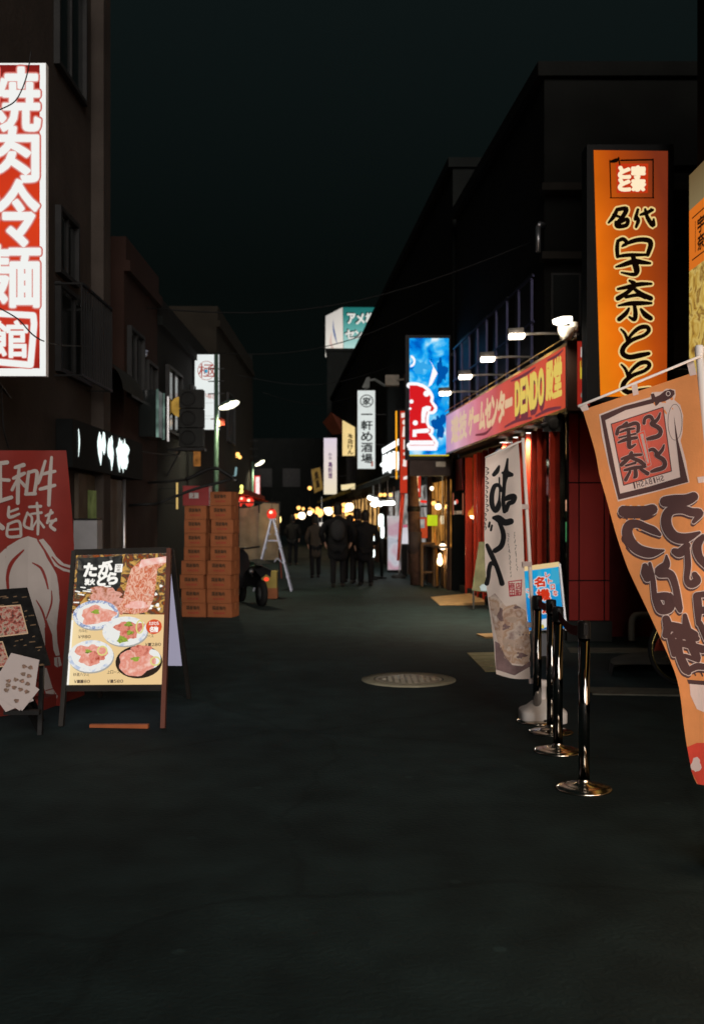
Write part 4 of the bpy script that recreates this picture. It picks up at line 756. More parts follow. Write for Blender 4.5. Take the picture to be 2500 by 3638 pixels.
# ---- white oden nobori
Yn = 7.62; ol = pole
def wf(px, py, d): return P(px, py, Yn + .03 * math.sin(px / 26 + py / 190) + .015 * math.sin(py / 60) + (1865 - px) * .0007 - d * .3)
CELL[wf] = 12
t = thing('nobori_flag', 'white cloth flag with black brush characters on a white pole and plastic foot', 'banner flag', (1.38, Yn, 0))
Lw = [(1724, 1622), (1722, 1700), (1721, 1800), (1720, 1900), (1722, 2000), (1727, 2080), (1735, 2150), (1745, 2220), (1754, 2290), (1757, 2340), (1762, 2395)]; Rw = [(1840, 1566), (1846, 1640), (1851, 1750), (1856, 1850), (1860, 1950), (1863, 2050), (1868, 2140), (1874, 2230), (1879, 2320), (1882, 2388), (1883, 2412)]
m = MB(); rows = []
for i in range(31):
    a_, b_ = lerpx(Lw, i / 30), lerpx(Rw, i / 30); rows.append([wf(a_[0] + (b_[0] - a_[0]) * u / 10, a_[1] + (b_[1] - a_[1]) * u / 10 + (8 * math.sin(u / 10 * math.pi) if i > 27 else 0), 0) for u in range(11)])
m.grid(rows); m.build('cloth', M('white_cloth', (.9, .78, .71), .85, var=.04, scale=8, bump=.1, trans=.15), t)
def z3(p): return [(1680 + x * .3874, 1550 + y * .3874) + tuple(w * .3874 for w in k) for x, y, *k in p]
m = MB(); m.use(M('brush_ink', (.02, .02, .022), .85, var=.1))
strokes(m, [z3(s_) for s_ in [[(316, 208, 10), (306, 290, 26), (300, 345, 50), (288, 420, 28), (280, 520, 26), (276, 600, 28), (288, 690, 28)], [(270, 335, 14), (315, 345, 50), (352, 352, 30)], [(238, 275, 14), (218, 320, 34), (190, 352, 28)], [(240, 380, 6), (243, 500, 6), (240, 580, 14), (232, 640, 42), (205, 685, 30), (175, 630, 38), (172, 540, 36), (195, 460, 32), (235, 450, 26), (262, 500, 20)],
        [(285, 580, 26), (330, 560, 44), (375, 555, 46), (365, 600, 36), (325, 620, 34), (305, 680, 26)], [(190, 748, 26), (230, 755, 60), (290, 790, 52), (345, 780, 50)], [(240, 790, 24), (272, 870, 36), (278, 940, 38), (255, 1010, 40), (200, 1050, 38)], [(152, 790, 10), (145, 830, 12)], [(172, 818, 10), (163, 862, 12)],
        [(128, 1000, 26), (160, 1070, 38), (210, 1180, 34), (245, 1280, 34), (265, 1350, 40)], [(205, 1180, 26), (165, 1165, 30), (145, 1230, 32), (140, 1290, 30), (125, 1350, 36)]]], wf, .006, 1.8, .0003)
r = random.Random(8)
for i, (x0, y0, y1) in enumerate(((318, 890, 1290), (378, 880, 1230))):
    y = y0
    while y < y1: stroke(m, z3([(x0 + (y - y0) * .07 + r.uniform(-6, 6), y, 4), (x0 + (y - y0) * .07 + r.uniform(-4, 12), y + r.uniform(8, 20), 5)]), wf, .006 + r.random() * .002); y += r.uniform(18, 34)
for i, y in enumerate(range(285, 860, 42)): stroke(m, z3([(118 + r.uniform(-6, 4) - (12 if y > 700 else 0), y, 8), (135 + r.uniform(-8, 8) - (14 if y > 700 else 0), y + r.uniform(0, 20), 8), (122 - (10 if y > 700 else 0), y + 26, 7)]), wf, .006 + i * .0001)
m.build('lettering', None, t)
m = MB(); m.use(M('stamp_red', (.5, .07, .09), .85, var=.2, scale=40)); s4 = z3([(325, 1335), (445, 1318), (440, 1455), (338, 1468)])
for i in range(4): stroke(m, [(*s4[i], 3.4), (*s4[(i + 1) % 4], 3.4)], wf, .006 + i * .0003, curve=False)
for i, ch in enumerate('商店田新'):
    u0 = .06 + .47 * (i % 2); v0 = .06 + .47 * (i // 2); x0 = s4[0][0] + (s4[1][0] - s4[0][0]) * u0; y0 = s4[0][1] + (s4[3][1] - s4[0][1]) * v0; glyph(m, ch, (x0, y0, x0 + 19, y0 + 23), wf, .007, .6)
m.build('seal_print', None, t)
stew = paintmix('stew_print', [(.8, .7, .64), (.45, .28, .2), (.7, .54, .44), (.56, .36, .24), (.76, .64, .56), (.34, .22, .2)], 7)
m = MB(); m.use(stew); poly(m, z3([(140, 1480), (200, 1440), (300, 1560), (390, 1540), (480, 1600), (510, 1760), (530, 1960), (505, 2100), (330, 2080), (290, 2040), (225, 1880), (180, 1700)]), wf, .005)
m.use(M('stew_dark', (.24, .16, .16), .85, var=.3, scale=12)); poly(m, z3([(200, 1880), (240, 1900), (300, 2030), (360, 2100), (450, 2110), (528, 2060), (528, 2110), (440, 2160), (380, 2195), (210, 2140)]), wf, .0055)
for k, (x, y, a_, b_) in enumerate([(250, 1640, 12, 30), (400, 1570, 16, 7), (460, 1820, 20, 4), (300, 1750, 16, 12), (440, 2010, 22, 14)]): blob(m, *z3([(x, y)])[0], a_ * .8, b_ * .8, wf, .0062 + k * .0002, 18, .25, k)
m.use(M('stew_pale', (.62, .47, .38), .85, var=.15, scale=10))
for k, (x, y, a_, b_) in enumerate([(360, 1680, 30, 14), (400, 1900, 36, 22), (215, 1600, 10, 22), (300, 1900, 14, 26)]): blob(m, *z3([(x, y)])[0], a_ * .8, b_ * .8, wf, .0058 + k * .00015, 18, .2, k + 9)
m.build('stew_print', None, t)
pt, pb = P(1857, 1556, Yn + .02), P(1906, 2460, Yn + .02)
m = MB(); m.tube([pt, pb], [.0125, .0155], 12); m.build('pole', pole, t)
m = MB(); m.tube([P(1722, 1626, Yn), P(1780, 1600, Yn), P(1862, 1562, Yn + .02)], .006, 8); m.build('cross_rod', pole, t)
for f_ in (.27, .495, .735, .955):
    q = pt.lerp(pb, f_); m = MB(); m.box(q.x - .055, q.x + .012, q.y - .022, q.y + .016, q.z - .018, q.z + .018); m.build('loop_tab', whitep, t)
bc = G(1893, 2545); bc = Vector((bc.x + .04, Yn + .02, 0)); m = MB()
def rr(wx, wy, z, n=28, p=4): return [(bc.x + wx * (abs(math.cos(a)) ** (2 / p)) * (1 if math.cos(a) >= 0 else -1), bc.y + wy * (abs(math.sin(a)) ** (2 / p)) * (1 if math.sin(a) >= 0 else -1), z) for a in [2 * math.pi * i / n for i in range(n)]]
m.grid([rr(.17, .15, .0), rr(.172, .152, .005), rr(.172, .152, .07), rr(.165, .145, .085), rr(.12, .1, .11, 28, 3), rr(.085, .075, .145, 28, 2), rr(.04, .035, .16, 28, 2), rr(.028, .028, .162, 28, 2)], True, True); m.build('weighted_base', M('base_plastic', (.75, .7, .66), .5, var=.06), t)
m = MB(); m.lathe(bc, [(.028, .158), (.027, .25), (.034, .252), (.034, .30), (.024, .305)], 16); m.build('pole_socket', pole, t)
m = MB(); m.box(bc.x - .02, bc.x + .05, bc.y - .156, bc.y - .1521, .0, .035); m.build('grip_recess', iron, t)

# ---- stanchions with retractable belts
chrome = M('chrome', (.62, .62, .62), .12, 1.0, var=.05); capm = M('cap_black', (.012, .012, .012), .35)
def stanchion(x, y, label):
    t = thing('belt_stanchion', label, 'stanchion', (x, y, 0), 'chrome belt stanchions in a curving row')
    m = MB(); m.lathe((x, y, 0), [(.152, 0), (.156, .006), (.15, .014), (.1, .026), (.045, .034), (.034, .05), (.033, .06)], 40); m.build('foot', M('chrome_worn', (.55, .5, .42), .2, 1.0, var=.12, scale=14), t)
    m = MB(); m.tube([(x, y, .055), (x, y, .84)], .0315, 24); m.build('post', M('dark_chrome', (.27, .265, .26), .07, 1.0, var=.05), t)
    m = MB(); m.lathe((x, y, .84), [(.036, 0), (.036, .085), (.033, .095), (.0, .1)], 24); m.box(x - .012, x + .012, y - .042, y + .042, .86, .92); m.build('belt_head', capm, t); return t
ps = [(G(2074, 2806), 'nearest chrome stanchion of the row, standing clear on the dark road'), (G(1981, 2672), 'second chrome stanchion, just behind the nearest one'), (G(1957, 2604), 'third chrome stanchion, beside the white plastic flag foot'), (G(1908, 2566), 'farthest chrome stanchion, its foot hidden behind the white flag base')]
first = stanchion(ps[0][0].x, ps[0][0].y, ps[0][1])
for q, lb in ps[1:]: copy_tree(first, (q.x, q.y, 0), None, lb)
beltm = M('belt_red', (.17, .02, .022), .8, var=.1)
def belt(a, b, za, zb, label):
    a = Vector((a.x, a.y, za)); b = Vector((b.x, b.y, zb)); d = (b - a).normalized(); a += d * .04; b -= d * .04; rows = []
    for i in range(13): u = i / 12; p_ = a.lerp(b, u) - Vector((0, 0, .05 * math.sin(math.pi * u) * (b - a).length)); rows.append([p_ + Vector((0, 0, .028)), p_ - Vector((0, 0, .028))])
    m = MB(); m.grid(rows); solo(m, 'belt', beltm, label, 'belt', 'red stanchion belts')
belt(ps[3][0], ps[2][0], .885, .885, 'short red belt between the two farthest stanchions'); belt(ps[2][0], ps[1][0], .885, .885, 'red belt between the third and the second stanchion'); belt(ps[1][0], ps[0][0], .885, .885, 'red belt between the second and the nearest stanchion')
# ================================================================ GAME ARCADE
t = thing('arcade_building', 'red panelled game arcade with tall glass between red posts', 'arcade', (4, 16, 0)); ar = t
redp = M('red_panel', (.38, .036, .03), .45, var=.12, scale=2); redpost = M('red_post', (.66, .06, .028), .4, var=.12); seam = M('seam_black', (.012, .01, .01), .7); plinth = M('dark_plinth', (.035, .037, .035), .7, var=.2, bump=.2)
YA = 12.6; xw0, xw1 = P(2019, 0, YA).x, P(2166, 0, YA).x; zt = 2.86
# end wall: panels with dark joints
zs = [.25, P(0, 2063, YA).z, P(0, 1715, YA).z, zt]; xs = [xw0, P(2056, 0, YA).x, P(2146, 0, YA).x, xw1]; m = MB()
m.box(xw0, xw1, YA + .02, YA + .12, .0, zt); m.build('panel_backing', seam, t)
for i in range(3):
    for j in range(3): m = MB(); m.box(xs[i] + .008, xs[i + 1] - .008, YA, YA + .018, zs[j] + .008, zs[j + 1] - .008); m.build('wall_panel', redp, t)
m = MB(); m.box(xw0 - .02, xw1 + .02, YA - .02, YA + .018, .0, .248); m.build('plinth', plinth, t)
m = MB(); m.box(xw1 + .002, 3.9, YA + .5, YA + .62, 0, zt); m.box(xw1 + .002, xw1 + .05, YA + .125, YA + .5, 0, zt); m.build('return_wall', M('dark_red_wall', (.11, .014, .014), .6, var=.2), t)
def XA(y): return 2.66 - .04 * (y - 12.6)      # glass line
def XS(y): return 2.58 - .080 * (y - 12.3)     # sign line
for y, w in ((13.32, .08), (14.42, .09), (15.35, .05), (16.6, .08), (17.9, .08), (19.15, .075), (19.55, .03), (18.5, .03), (15.75, .03), (14.05, .03), (14.8, .03), (20.6, .085), (22.2, .06)):
    m = MB(); m.box(XA(y) - .07, XA(y) + .07, y - w / 2, y + w / 2, .0, 2.74); m.build('post', redpost, t)
m = MB(); m.hexa([(XA(12.72) - .04, 12.73, 0), (XA(12.72) + .04, 12.73, 0), (XA(22) + .04, 22, 0), (XA(22) - .04, 22, 0), (XA(12.72) - .04, 12.73, .12), (XA(12.72) + .04, 12.73, .12), (XA(22) + .04, 22, .12), (XA(22) - .04, 22, .12)]); m.build('sill', plinth, t)
gl = bpy.data.materials.new('shop_glass'); gl.use_nodes = True; n = gl.node_tree.nodes; l = gl.node_tree.links; n.remove(n['Principled BSDF']); g_ = n.new('ShaderNodeBsdfGlossy'); g_.inputs['Roughness'].default_value = .05; tr_ = n.new('ShaderNodeBsdfTransparent'); tr_.inputs[0].default_value = (.8, .84, .8, 1); fr_ = n.new('ShaderNodeFresnel'); mx_ = n.new('ShaderNodeMixShader'); nz_ = n.new('ShaderNodeTexNoise'); nz_.inputs['Scale'].default_value = 1.5; bp_ = n.new('ShaderNodeBump'); bp_.inputs['Strength'].default_value = .02
l.new(nz_.outputs['Fac'], bp_.inputs['Height']); l.new(bp_.outputs[0], g_.inputs['Normal']); l.new(fr_.outputs[0], mx_.inputs[0]); l.new(tr_.outputs[0], mx_.inputs[1]); l.new(g_.outputs[0], mx_.inputs[2]); l.new(mx_.outputs[0], n['Material Output'].inputs[0])
yy = [12.74, 13.32, 14.42, 15.35, 16.6, 17.9, 19.15]
for a_, b_ in zip(yy, yy[1:]): m = MB(); m.hexa([(XA(a_) - .006, a_ + .05, .122), (XA(a_) + .006, a_ + .05, .122), (XA(b_) + .006, b_ - .05, .122), (XA(b_) - .006, b_ - .05, .122), (XA(a_) - .006, a_ + .05, 2.73), (XA(a_) + .006, a_ + .05, 2.73), (XA(b_) + .006, b_ - .05, 2.73), (XA(b_) - .006, b_ - .05, 2.73)]); m.build('glass_pane', gl, t)
m = MB(); m.box(3.0, 7.5, 13.2, 22, .001, .012); m.build('floor', M('arcade_floor', (.05, .045, .04), .5, var=.2), t)
m = MB(); m.box(6.2, 6.3, 12.75, 22.2, 0, 2.74); m.box(2.0, 6.2, 22.25, 22.35, 0, 2.74); m.build('inner_wall', M('arcade_inner', (.2, .12, .05), .8, var=.3), t)
m = MB(); m.hexa([(XS(12.32) + .24, 12.32, 2.75), (7, 12.74, 2.75), (7, 22.3, 2.75), (XS(20.8) + .24, 20.8, 2.75), (XS(12.32) + .24, 12.32, 2.86), (7, 12.74, 2.86), (7, 22.3, 2.86), (XS(20.8) + .24, 20.8, 2.86)]); m.build('soffit', M('soffit_brown', (.12, .085, .055), .7, var=.15), t)
m = MB(); a_, b_ = XA(20.7), XA(22.1); m.hexa([(a_ - .12, 20.7, 2.1), (a_ - .09, 20.7, 2.1), (b_ - .09, 22.1, 2.1), (b_ - .12, 22.1, 2.1), (a_ - .12, 20.7, 2.74), (a_ - .09, 20.7, 2.74), (b_ - .09, 22.1, 2.74), (b_ - .12, 22.1, 2.74)]); m.build('door_transom', redp, t)
up = rblock('arcade_upper_floors', 'dark concrete upper floors above the arcade sign with ledges and a drainpipe', 14.4, 21.2, 7.7, darkgrey, z0=2.87)
m = MB()
for z_ in (5.1, 6.05): m.box(2.62, 6, 14.15, 14.398, z_, z_ + .1)
m.box(3.25, 6, 14.25, 14.397, 3.4, 5.09)
m.build('ledge', M('ledge_concrete', (.02, .018, .015), .85, var=.2), up); m = MB(); q = P(1911, 0, 14.2).x; m.tube([(q, 14.2, 5.2), (q, 14.2, 5.55)], .035); m.tube([(q, 14.2, 5.55), (q + .03, 14.22, 5.6), (q + .12, 14.38, 5.62)], .035); m.build('drainpipe', alu, up)
m = MB(); m.box(2.78, 3.2, 14.35, 14.398, 4.2, 4.95); w_ = m.build('window', darkpaint, up); m = MB(); m.box(2.81, 3.17, 14.34, 14.349, 4.23, 4.92); m.build('pane', glassdark, w_)
for k in range(4):
    y_ = 15.0 + k * 1.55; m = MB(); m.hexa([(XR(y_) - .03, y_, 3.9), (XR(y_) + .01, y_, 3.9), (XR(y_ + 1) + .01, y_ + 1, 3.9), (XR(y_ + 1) - .03, y_ + 1, 3.9), (XR(y_) - .03, y_, 5.1), (XR(y_) + .01, y_, 5.1), (XR(y_ + 1) + .01, y_ + 1, 5.1), (XR(y_ + 1) - .03, y_ + 1, 5.1)]); m.build('window', darkpaint, up)
# ---- long sign over the entrance
t = thing('arcade_sign', 'long red fascia sign with yellow lettering, its lamp glow and pink wash painted in', 'sign', (XS(16.5), 16.5, 2.8)); y0, y1 = 12.3, 20.75; z0, z1 = 2.81, 3.62
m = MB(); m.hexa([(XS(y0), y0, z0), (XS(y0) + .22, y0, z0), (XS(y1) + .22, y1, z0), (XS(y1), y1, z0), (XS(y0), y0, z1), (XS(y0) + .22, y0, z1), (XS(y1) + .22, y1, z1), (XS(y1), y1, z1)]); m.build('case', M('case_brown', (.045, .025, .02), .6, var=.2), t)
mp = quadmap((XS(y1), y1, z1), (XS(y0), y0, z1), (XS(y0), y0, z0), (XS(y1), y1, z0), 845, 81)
m = MB(); poly(m, [(2, 3), (838, 3), (838, 78), (2, 78)], mp, .004); m.build('face', E('fascia_red_wash', (.6, .08, .06), .85, var=.12, scale=1.2, stops=[(0, (.66, .085, .04)), (.4, (.66, .1, .075)), (.62, (.68, .2, .25)), (.86, (.8, .46, .6)), (1, (.5, .3, .55))], axis=(0, 1, 0), rng=(-4.2, 4.25)), t)  # lamp glow and far-end pink wash are put into the face colour
gold = M('gold_trim', (.32, .2, .05), .4, .3); m = MB()
for v in (1.5, 79.5): stroke(m, [(0, v, 3.5), (843, v, 3.5)], mp, .008, curve=False)
m.build('trim', gold, t)
yel = E('letter_yellow', (.9, .66, .14), .8); paley = E('letter_cream', (.88, .6, .36), .8); m = MB()  # letters glow too, in place of lamp light falling on them
m.use(E('sign_shadow', (.2, .045, .06), .8)); row(m, 'DENDO', 588, 748, 21, 68, mp, .006, 3.0); stroke(m, [(520, 72, 3), (600, 70, 5), (680, 74, 3)], mp, .0072); stroke(m, [(300, 66, 3), (380, 70, 5), (430, 64, 3)], mp, .0074); stroke(m, [(760, 8, 2), (800, 9, 4), (830, 6, 2)], mp, .0076); stroke(m, [(700, 74, 3), (760, 72, 5), (820, 75, 3)], mp, .0078); stroke(m, [(560, 8, 2), (640, 10, 5), (700, 8, 2)], mp, .0079); m.build('drop_shadow', None, t)
m = MB(); m.use(yel); row(m, 'DENDO', 585, 745, 16, 60, mp, .010, 3.2, gap=.2); row(m, '殿堂', 752, 826, 13, 59, mp, .010, 2.2); m.use(paley); row(m, 'ゲームセンター', 236, 570, 17, 60, mp, .010, 3.4); m.use(E('letter_far_wash', (.78, .56, .4), .85)); row(m, '遊技', 60, 225, 15, 62, mp, .010, 3.0); m.build('lettering', None, t)
m = MB(); m.bar((XS(y0) + .1, y0, z1 + .05), (XS(y1) + .1, y1, z1 + .05), .02); m.bar((XS(y0) - .02, y0, z1 + .06), (XS(y1) - .02, y1, z1 + .06), .014)
for k in range(10): y_ = y0 + .2 + k * .9; m.bar((XS(y_) + .1, y_, z1), (XS(y_) + .1, y_, z1 + .05), .014)
m.build('top_rail', gold, t)
# end sign on the side street
t = thing('end_sign', 'red panel sign with white and yellow lettering on the arcade corner', 'sign', P(2070, 1450, 12.28)); Ye = 12.28; mp = pxmap(Ye)
frame_box(2014, 2098, 1208, 1458, Ye + .004, .28).build('case', MATS['case_brown'], t)
m = MB(); m.use(E('end_sign_red', (.55, .035, .02), .5)); poly(m, [(2050, 1212), (2094, 1212), (2094, 1440), (2050, 1440)], mp, .0); m.use(E('end_sign_yellow', (.72, .58, .05), .7)); poly(m, [(2060, 1282), (2094, 1280), (2094, 1342), (2060, 1346)], mp, .003)
m.use(E('end_sign_white', (.75, .7, .66), .7)); row(m, '殿堂', 2062, 2093, 1234, 1268, mp, .003, 1.6); m.use(MATS['end_sign_red']); row(m, 'DEN', 2063, 2091, 1284, 1302, mp, .006, .8); m.use(E('end_sign_grey', (.3, .34, .3), .6)); blob(m, 2086, 1386, 7, 26, mp, .003, 18, .2, 3); blob(m, 2070, 1404, 9, 8, mp, .004, 14, .2, 4); m.build('face', None, t)
# arm lamps
lampw = E('lamp_white', (1, .86, .68), 9.0)
def arm_lamp(px, py, y, label):
    c = P(px, py, y); t = thing('arm_lamp', label, 'lamp', c, 'arm lamps over the arcade sign'); xb = XS(y) + .25
    m = MB(); m.tube([(c.x - .09, c.y, c.z), (c.x - .08, c.y, c.z), (c.x + .09, c.y, c.z + .005), (c.x + .12, c.y, c.z + .01)], [.01, .05, .05, .02], 12); m.build('lens', lampw, t)
    m = MB(); m.tube([(c.x - .1, c.y, c.z + .045), (c.x + .1, c.y, c.z + .052)], [.05, .055], 12); m.tube([(c.x + .1, c.y, c.z + .02), (c.x + .35, c.y, c.z + .03), (max(xb, c.x + .4) + .1, c.y, c.z + .02)], .018, 8); m.box(max(xb, c.x + .4) + .05, XR(y) + .03, c.y - .03, c.y + .03, c.z - .03, c.z + .05); m.build('arm', M('lamp_grey', (.3, .28, .26), .5, .3), t)
    lamp_light('arm_lamp_light', 'SPOT', (c.x - .02, c.y, c.z - .06), 45, (1, .8, .66), t, .05, (XS(y + .3), y + .3, 3.15), 150, .9)
for px, py, y, lb in ((1830, 1192, 13.0, 'arm lamp nearest the white flood lamp above the arcade sign'), (1728, 1274, 14.75, 'second arm lamp along the arcade sign, over its lettering middle'), (1649, 1337, 16.4, 'third arm lamp along the arcade sign, before the steel railing'), (1577, 1396, 18.35, 'farthest arm lamp, overlapping the blue screen edge')): arm_lamp(px, py, y, lb)
c = P(1998, 1140, 12.0); t = thing('flood_lamp', 'bright white flood lamp in a white housing on the sign corner', 'lamp', P(2010, 1215, 12.1))
m = MB(); m.lathe(c + Vector((0, 0, 0)), [(.0, -.03), (.08, -.03), (.112, -.01), (.115, .03), (.0, .055)], 24, (-.2, -.3, .9)); m.build('lens', E('flood_white', (1, .9, .75), 6), t)
m = MB(); a_ = P(2012, 1158, 12.06); b_ = P(2008, 1205, 12.1); m.tube([a_, a_.lerp(b_, .4), b_], [.1, .095, .06], 14); m.lathe(P(2038, 1160, 12.08), [(.0, -.05), (.05, -.05), (.05, .05), (0, .05)], 12, (0, 0, 1)); m.tube([b_, (b_.x, 12.32, 3.67)], .02); m.build('housing', M('housing_white', (.78, .75, .68), .5, var=.05), t)
lamp_light('flood_lamp_light', 'SPOT', c + Vector((-.1, -.1, -.08)), 30, (1, .85, .65), t, .08, (1.5, 14.5, 2.5), 150, .9)
lamp_light('flood_lamp_spill', 'POINT', c + Vector((.02, -.17, .02)), 1.6, (1, .85, .65), t, .05)
# downlights under the soffit
dl = E('downlight_white', (1, .95, .82), 5)
for px, py, y, lb in ((1790, 1569, 17.2, 'lower soffit downlight above the white flag'), (1838, 1551, 15.8, 'soffit downlight touching the top of the flag pole'), (1884, 1535, 14.6, 'smallest soffit downlight beside the wall speaker')):
    q = P(px, py, y); q = Vector((q.x, q.y, 2.748)); y_ = (2.748 - H) * F / (HY - py); q = Vector(((px - 1250) / F * y_, y_, 2.748))
    t = thing('downlight', lb, 'lamp', q, 'downlights under the arcade soffit'); m = MB(); m.lathe(q, [(.085, 0), (.085, -.012), (.07, -.014)], 20); m.build('trim_ring', alu, t); m = MB(); m.lathe(q, [(.07, -.012), (.0, -.013)], 20); m.build('lens', dl, t)
    lamp_light('downlight_light', 'SPOT', q + Vector((0, 0, -.03)), 240, (1, .86, .62), t, .05, q + Vector((-.15, 0, -2)), 130, .9)
m = MB(); q = P(1960, 1508, 12.9); m.hexa([(q.x - .13, q.y - .1, q.z - .1), (q.x + .1, q.y - .16, q.z - .1), (q.x + .13, q.y + .1, q.z - .08), (q.x - .1, q.y + .12, q.z - .08), (q.x - .1, q.y - .1, q.z + .1), (q.x + .12, q.y - .16, q.z + .1), (q.x + .14, q.y + .1, q.z + .12), (q.x - .08, q.y + .12, q.z + .12)]); m.lathe((q.x, q.y - .15, q.z), [(.07, .0), (.06, -.01), (.0, .0)], 16, (0, 1, 0)); m.tube([(q.x, q.y, q.z + .1), (q.x, q.y, 2.76)], .02); m.tube([(q.x - .08, q.y - .1, q.z), (q.x - .16, q.y - .1, q.z - .03)], .03)
solo(m, 'wall_speaker', M('speaker_grey', (.03, .03, .03), .6), 'black wall speaker hung under the arcade sign corner', 'speaker')
# railing frame on the roof of the sign
t = thing('steel_railing', 'dark tall steel railing frame above the arcade sign', 'railing', (2, 18.5, 3.7)); stl = M('blue_lit_steel', (.06, .06, .12), .45, .4, var=.15)  # blue light on the railing is put into its steel colour
for k in range(9):
    y_ = 14.6 + k * .76; x_ = XS(y_) + .16; m = MB(); m.bar((x_, y_, 3.63), (x_, y_, 4.95), .035); m.build('upright', stl, t)
m = MB()
for z_ in (4.3, 4.95): m.bar((XS(14.5) + .16, 14.5, z_), (XS(20.8) + .16, 20.8, z_), .03)
m.build('rail', stl, t)
# things inside the arcade
def cabinet(x, y, rz, scr, label):
    t = thing('arcade_machine', label, 'arcade machine', (0, 0, 0), 'arcade machines behind the glass'); m = MB(); prof = [(-.35, 0), (.32, 0), (.32, .75), (.5, .85), (.5, .92), (.25, 1.0), (.12, 1.5), (.3, 1.6), (.28, 1.8), (-.35, 1.8)]
    for sx in (-.32, .3): k = [(sx, -p, z) for p, z in prof]; k2 = [(sx + .02, -p, z) for p, z in prof]; m.face(k); m.face(list(reversed(k2))); [m.face([k[i], k[(i + 1) % 10], k2[(i + 1) % 10], k2[i]]) for i in range(10)]
    for (p, z), (p2, z2) in zip(prof, prof[1:]): m.face([(-.3, -p, z), (.3, -p, z), (.3, -p2, z2), (-.3, -p2, z2)])
    m.build('cabinet', M('cabinet_black', (.02, .02, .025), .35, var=.1), t); m = MB(); m.face([(-.25, -.24, 1.03), (.25, -.24, 1.03), (.25, -.135, 1.46), (-.25, -.135, 1.46)]); m.build('screen', scr, t)
    m = MB(); m.box(-.28, .28, -.315, -.29, 1.62, 1.78); m.build('marquee', E('marquee_warm', (1, .5, .3), .6, var=.6, scale=8), t); m = MB()
    for k in range(4): m.ball((-.15 + k * .1, -.4, .91), .022)
    m.build('button', E('button_light', (1, .6, .5), 1.2), t); t.location = (x, y, 0); t.rotation_euler.z = rz; return t
s1 = E2('screen_blue', [(.1, .12, .3), (.6, .65, .9), (.9, .85, .9), (.2, .1, .1)], .9, 5, 3); s2 = E2('screen_warm', [(.3, .1, .02), (.9, .5, .1), (1, .85, .5), (.1, .05, .02)], .8, 5, 3); s3 = E2('screen_green', [(.03, .1, .04), (.1, .4, .15), (.02, .04, .03), (.6, .6, .3)], .7, 5, 3)
cabinet(3.45, 13.75, -.5, s1, 'arcade machine with a pale blue screen behind the glass by the red end wall'); cabinet(3.2, 15.3, -.9, s3, 'arcade machine with a green screen behind the red posts'); cabinet(3.1, 17.6, -1.1, s2, 'arcade machine with a warm screen behind the white flag'); cabinet(3.3, 19.8, -.8, s2, 'arcade machine with a warm screen deep by the doorway')
t = thing('pendant_lamp', 'warm round lamp hanging inside the arcade behind the glass', 'lamp', P(1680, 1830, 20.2), 'pendant lamps inside the arcade'); m = MB(); q = P(1679, 1832, 20.1); m.ball(q, .06); m.build('bulb', E('bulb_warm', (1, .66, .3), 8), t); m = MB(); m.lathe(q, [(.1, .0), (.085, .09), (.03, .14), (.01, .2)], 16); m.tube([q + Vector((0, 0, .2)), (q.x, q.y, 2.75)], .006); m.build('shade', M('shade_amber', (.5, .25, .05), .6, trans=.4), t)
for k, (px, py, y) in enumerate(((1895, 1838, 15.2), (1838, 1745, 16.5), (1925, 1700, 14.9))): copy_tree(t, None, None, ('pendant lamp seen between two red posts over the blue stand sign', 'pendant lamp half hidden beside the white flag', 'pendant lamp high in the bay next to the end wall')[k]); o_ = [o for o in C.objects if o.name.startswith('pendant_lamp')][-1]; o_.location = t.location + (P(px, py, y) - q)
lamp_light('arcade_room_light', 'POINT', (4.3, 15.0, 2.2), 45, (1, .75, .4), ar, .15); lamp_light('arcade_room_light', 'POINT', (3.7, 19.0, 2.2), 45, (1, .7, .35), ar, .15)

# ---- blue stand sign
Yk = 10.9; t = thing('stand_sign', 'bright blue standing sign with red characters between the flag and the stanchions', 'sign board', P(1935, 2345, Yk)); q = quadmap(P(1858, 2028, Yk + .12), P(1982, 2012, Yk + .12), P(2004, 2232, Yk), (P(1877, 2240, Yk)), 124, 224)
slab([q(-3, -3, 0), q(127, -3, 0), q(127, 227, 0), q(-3, 227, 0)], .04, -.003).build('panel', M('panel_grey', (.35, .35, .36), .4, .4), t)
m = MB(); m.bar(q(-4, -7, 0), q(128, -7, 0), .03, .05); m.build('lit_top_bar', E('bar_cream', (.9, .65, .32), .8), t); m = MB(); m.bar(q(129, -8, 0), q(129, 232, 0), .02, .045); m.bar(q(-5, -8, 0), q(-5, 232, 0), .02, .045); m.build('side_rail', alu, t)
m = MB(); blue = E('stand_blue', (.01, .2, .6), .75, stops=[(0, (.005, .1, .42)), (.5, (.01, .26, .68)), (1, (.02, .5, .85))], axis=(.4, 0, .9), rng=(-.2, 1.0)); m.use(blue); poly(m, [(0, 0), (124, 0), (124, 224), (0, 224)], q, .001)
m.use(E('stand_cyan', (.06, .5, .78), .7)); poly(m, [(52, 0), (60, 0), (70, 60), (44, 60)], q, .002); poly(m, [(100, 0), (124, 20), (124, 60), (88, 80)], q, .0022); poly(m, [(0, 10), (20, 60), (12, 100), (0, 100)], q, .0023)
wl = E('stand_white', (.9, .88, .84), .75); rl = E('stand_red', (.75, .045, .015), .75)
def stand(mat, d, b):
    m.use(mat)
    for ch, rc in (('名', (36, 32, 70, 66)), ('機', (40, 78, 84, 118)), ('が', (54, 130, 88, 164))): glyph(m, ch, rc, q, d, 2.2 + b)
    for i, ch in enumerate('レトロな'): glyph(m, ch, (76 + i * 7, 18 + i * 23, 90 + i * 7, 36 + i * 23), q, d + .0012, .8 + b * .7)
    for i, ch in enumerate('ここに'): glyph(m, ch, (4 + i * 7, 70 + i * 20, 18 + i * 7, 84 + i * 20), q, d + .0012, .6 + b * .7)
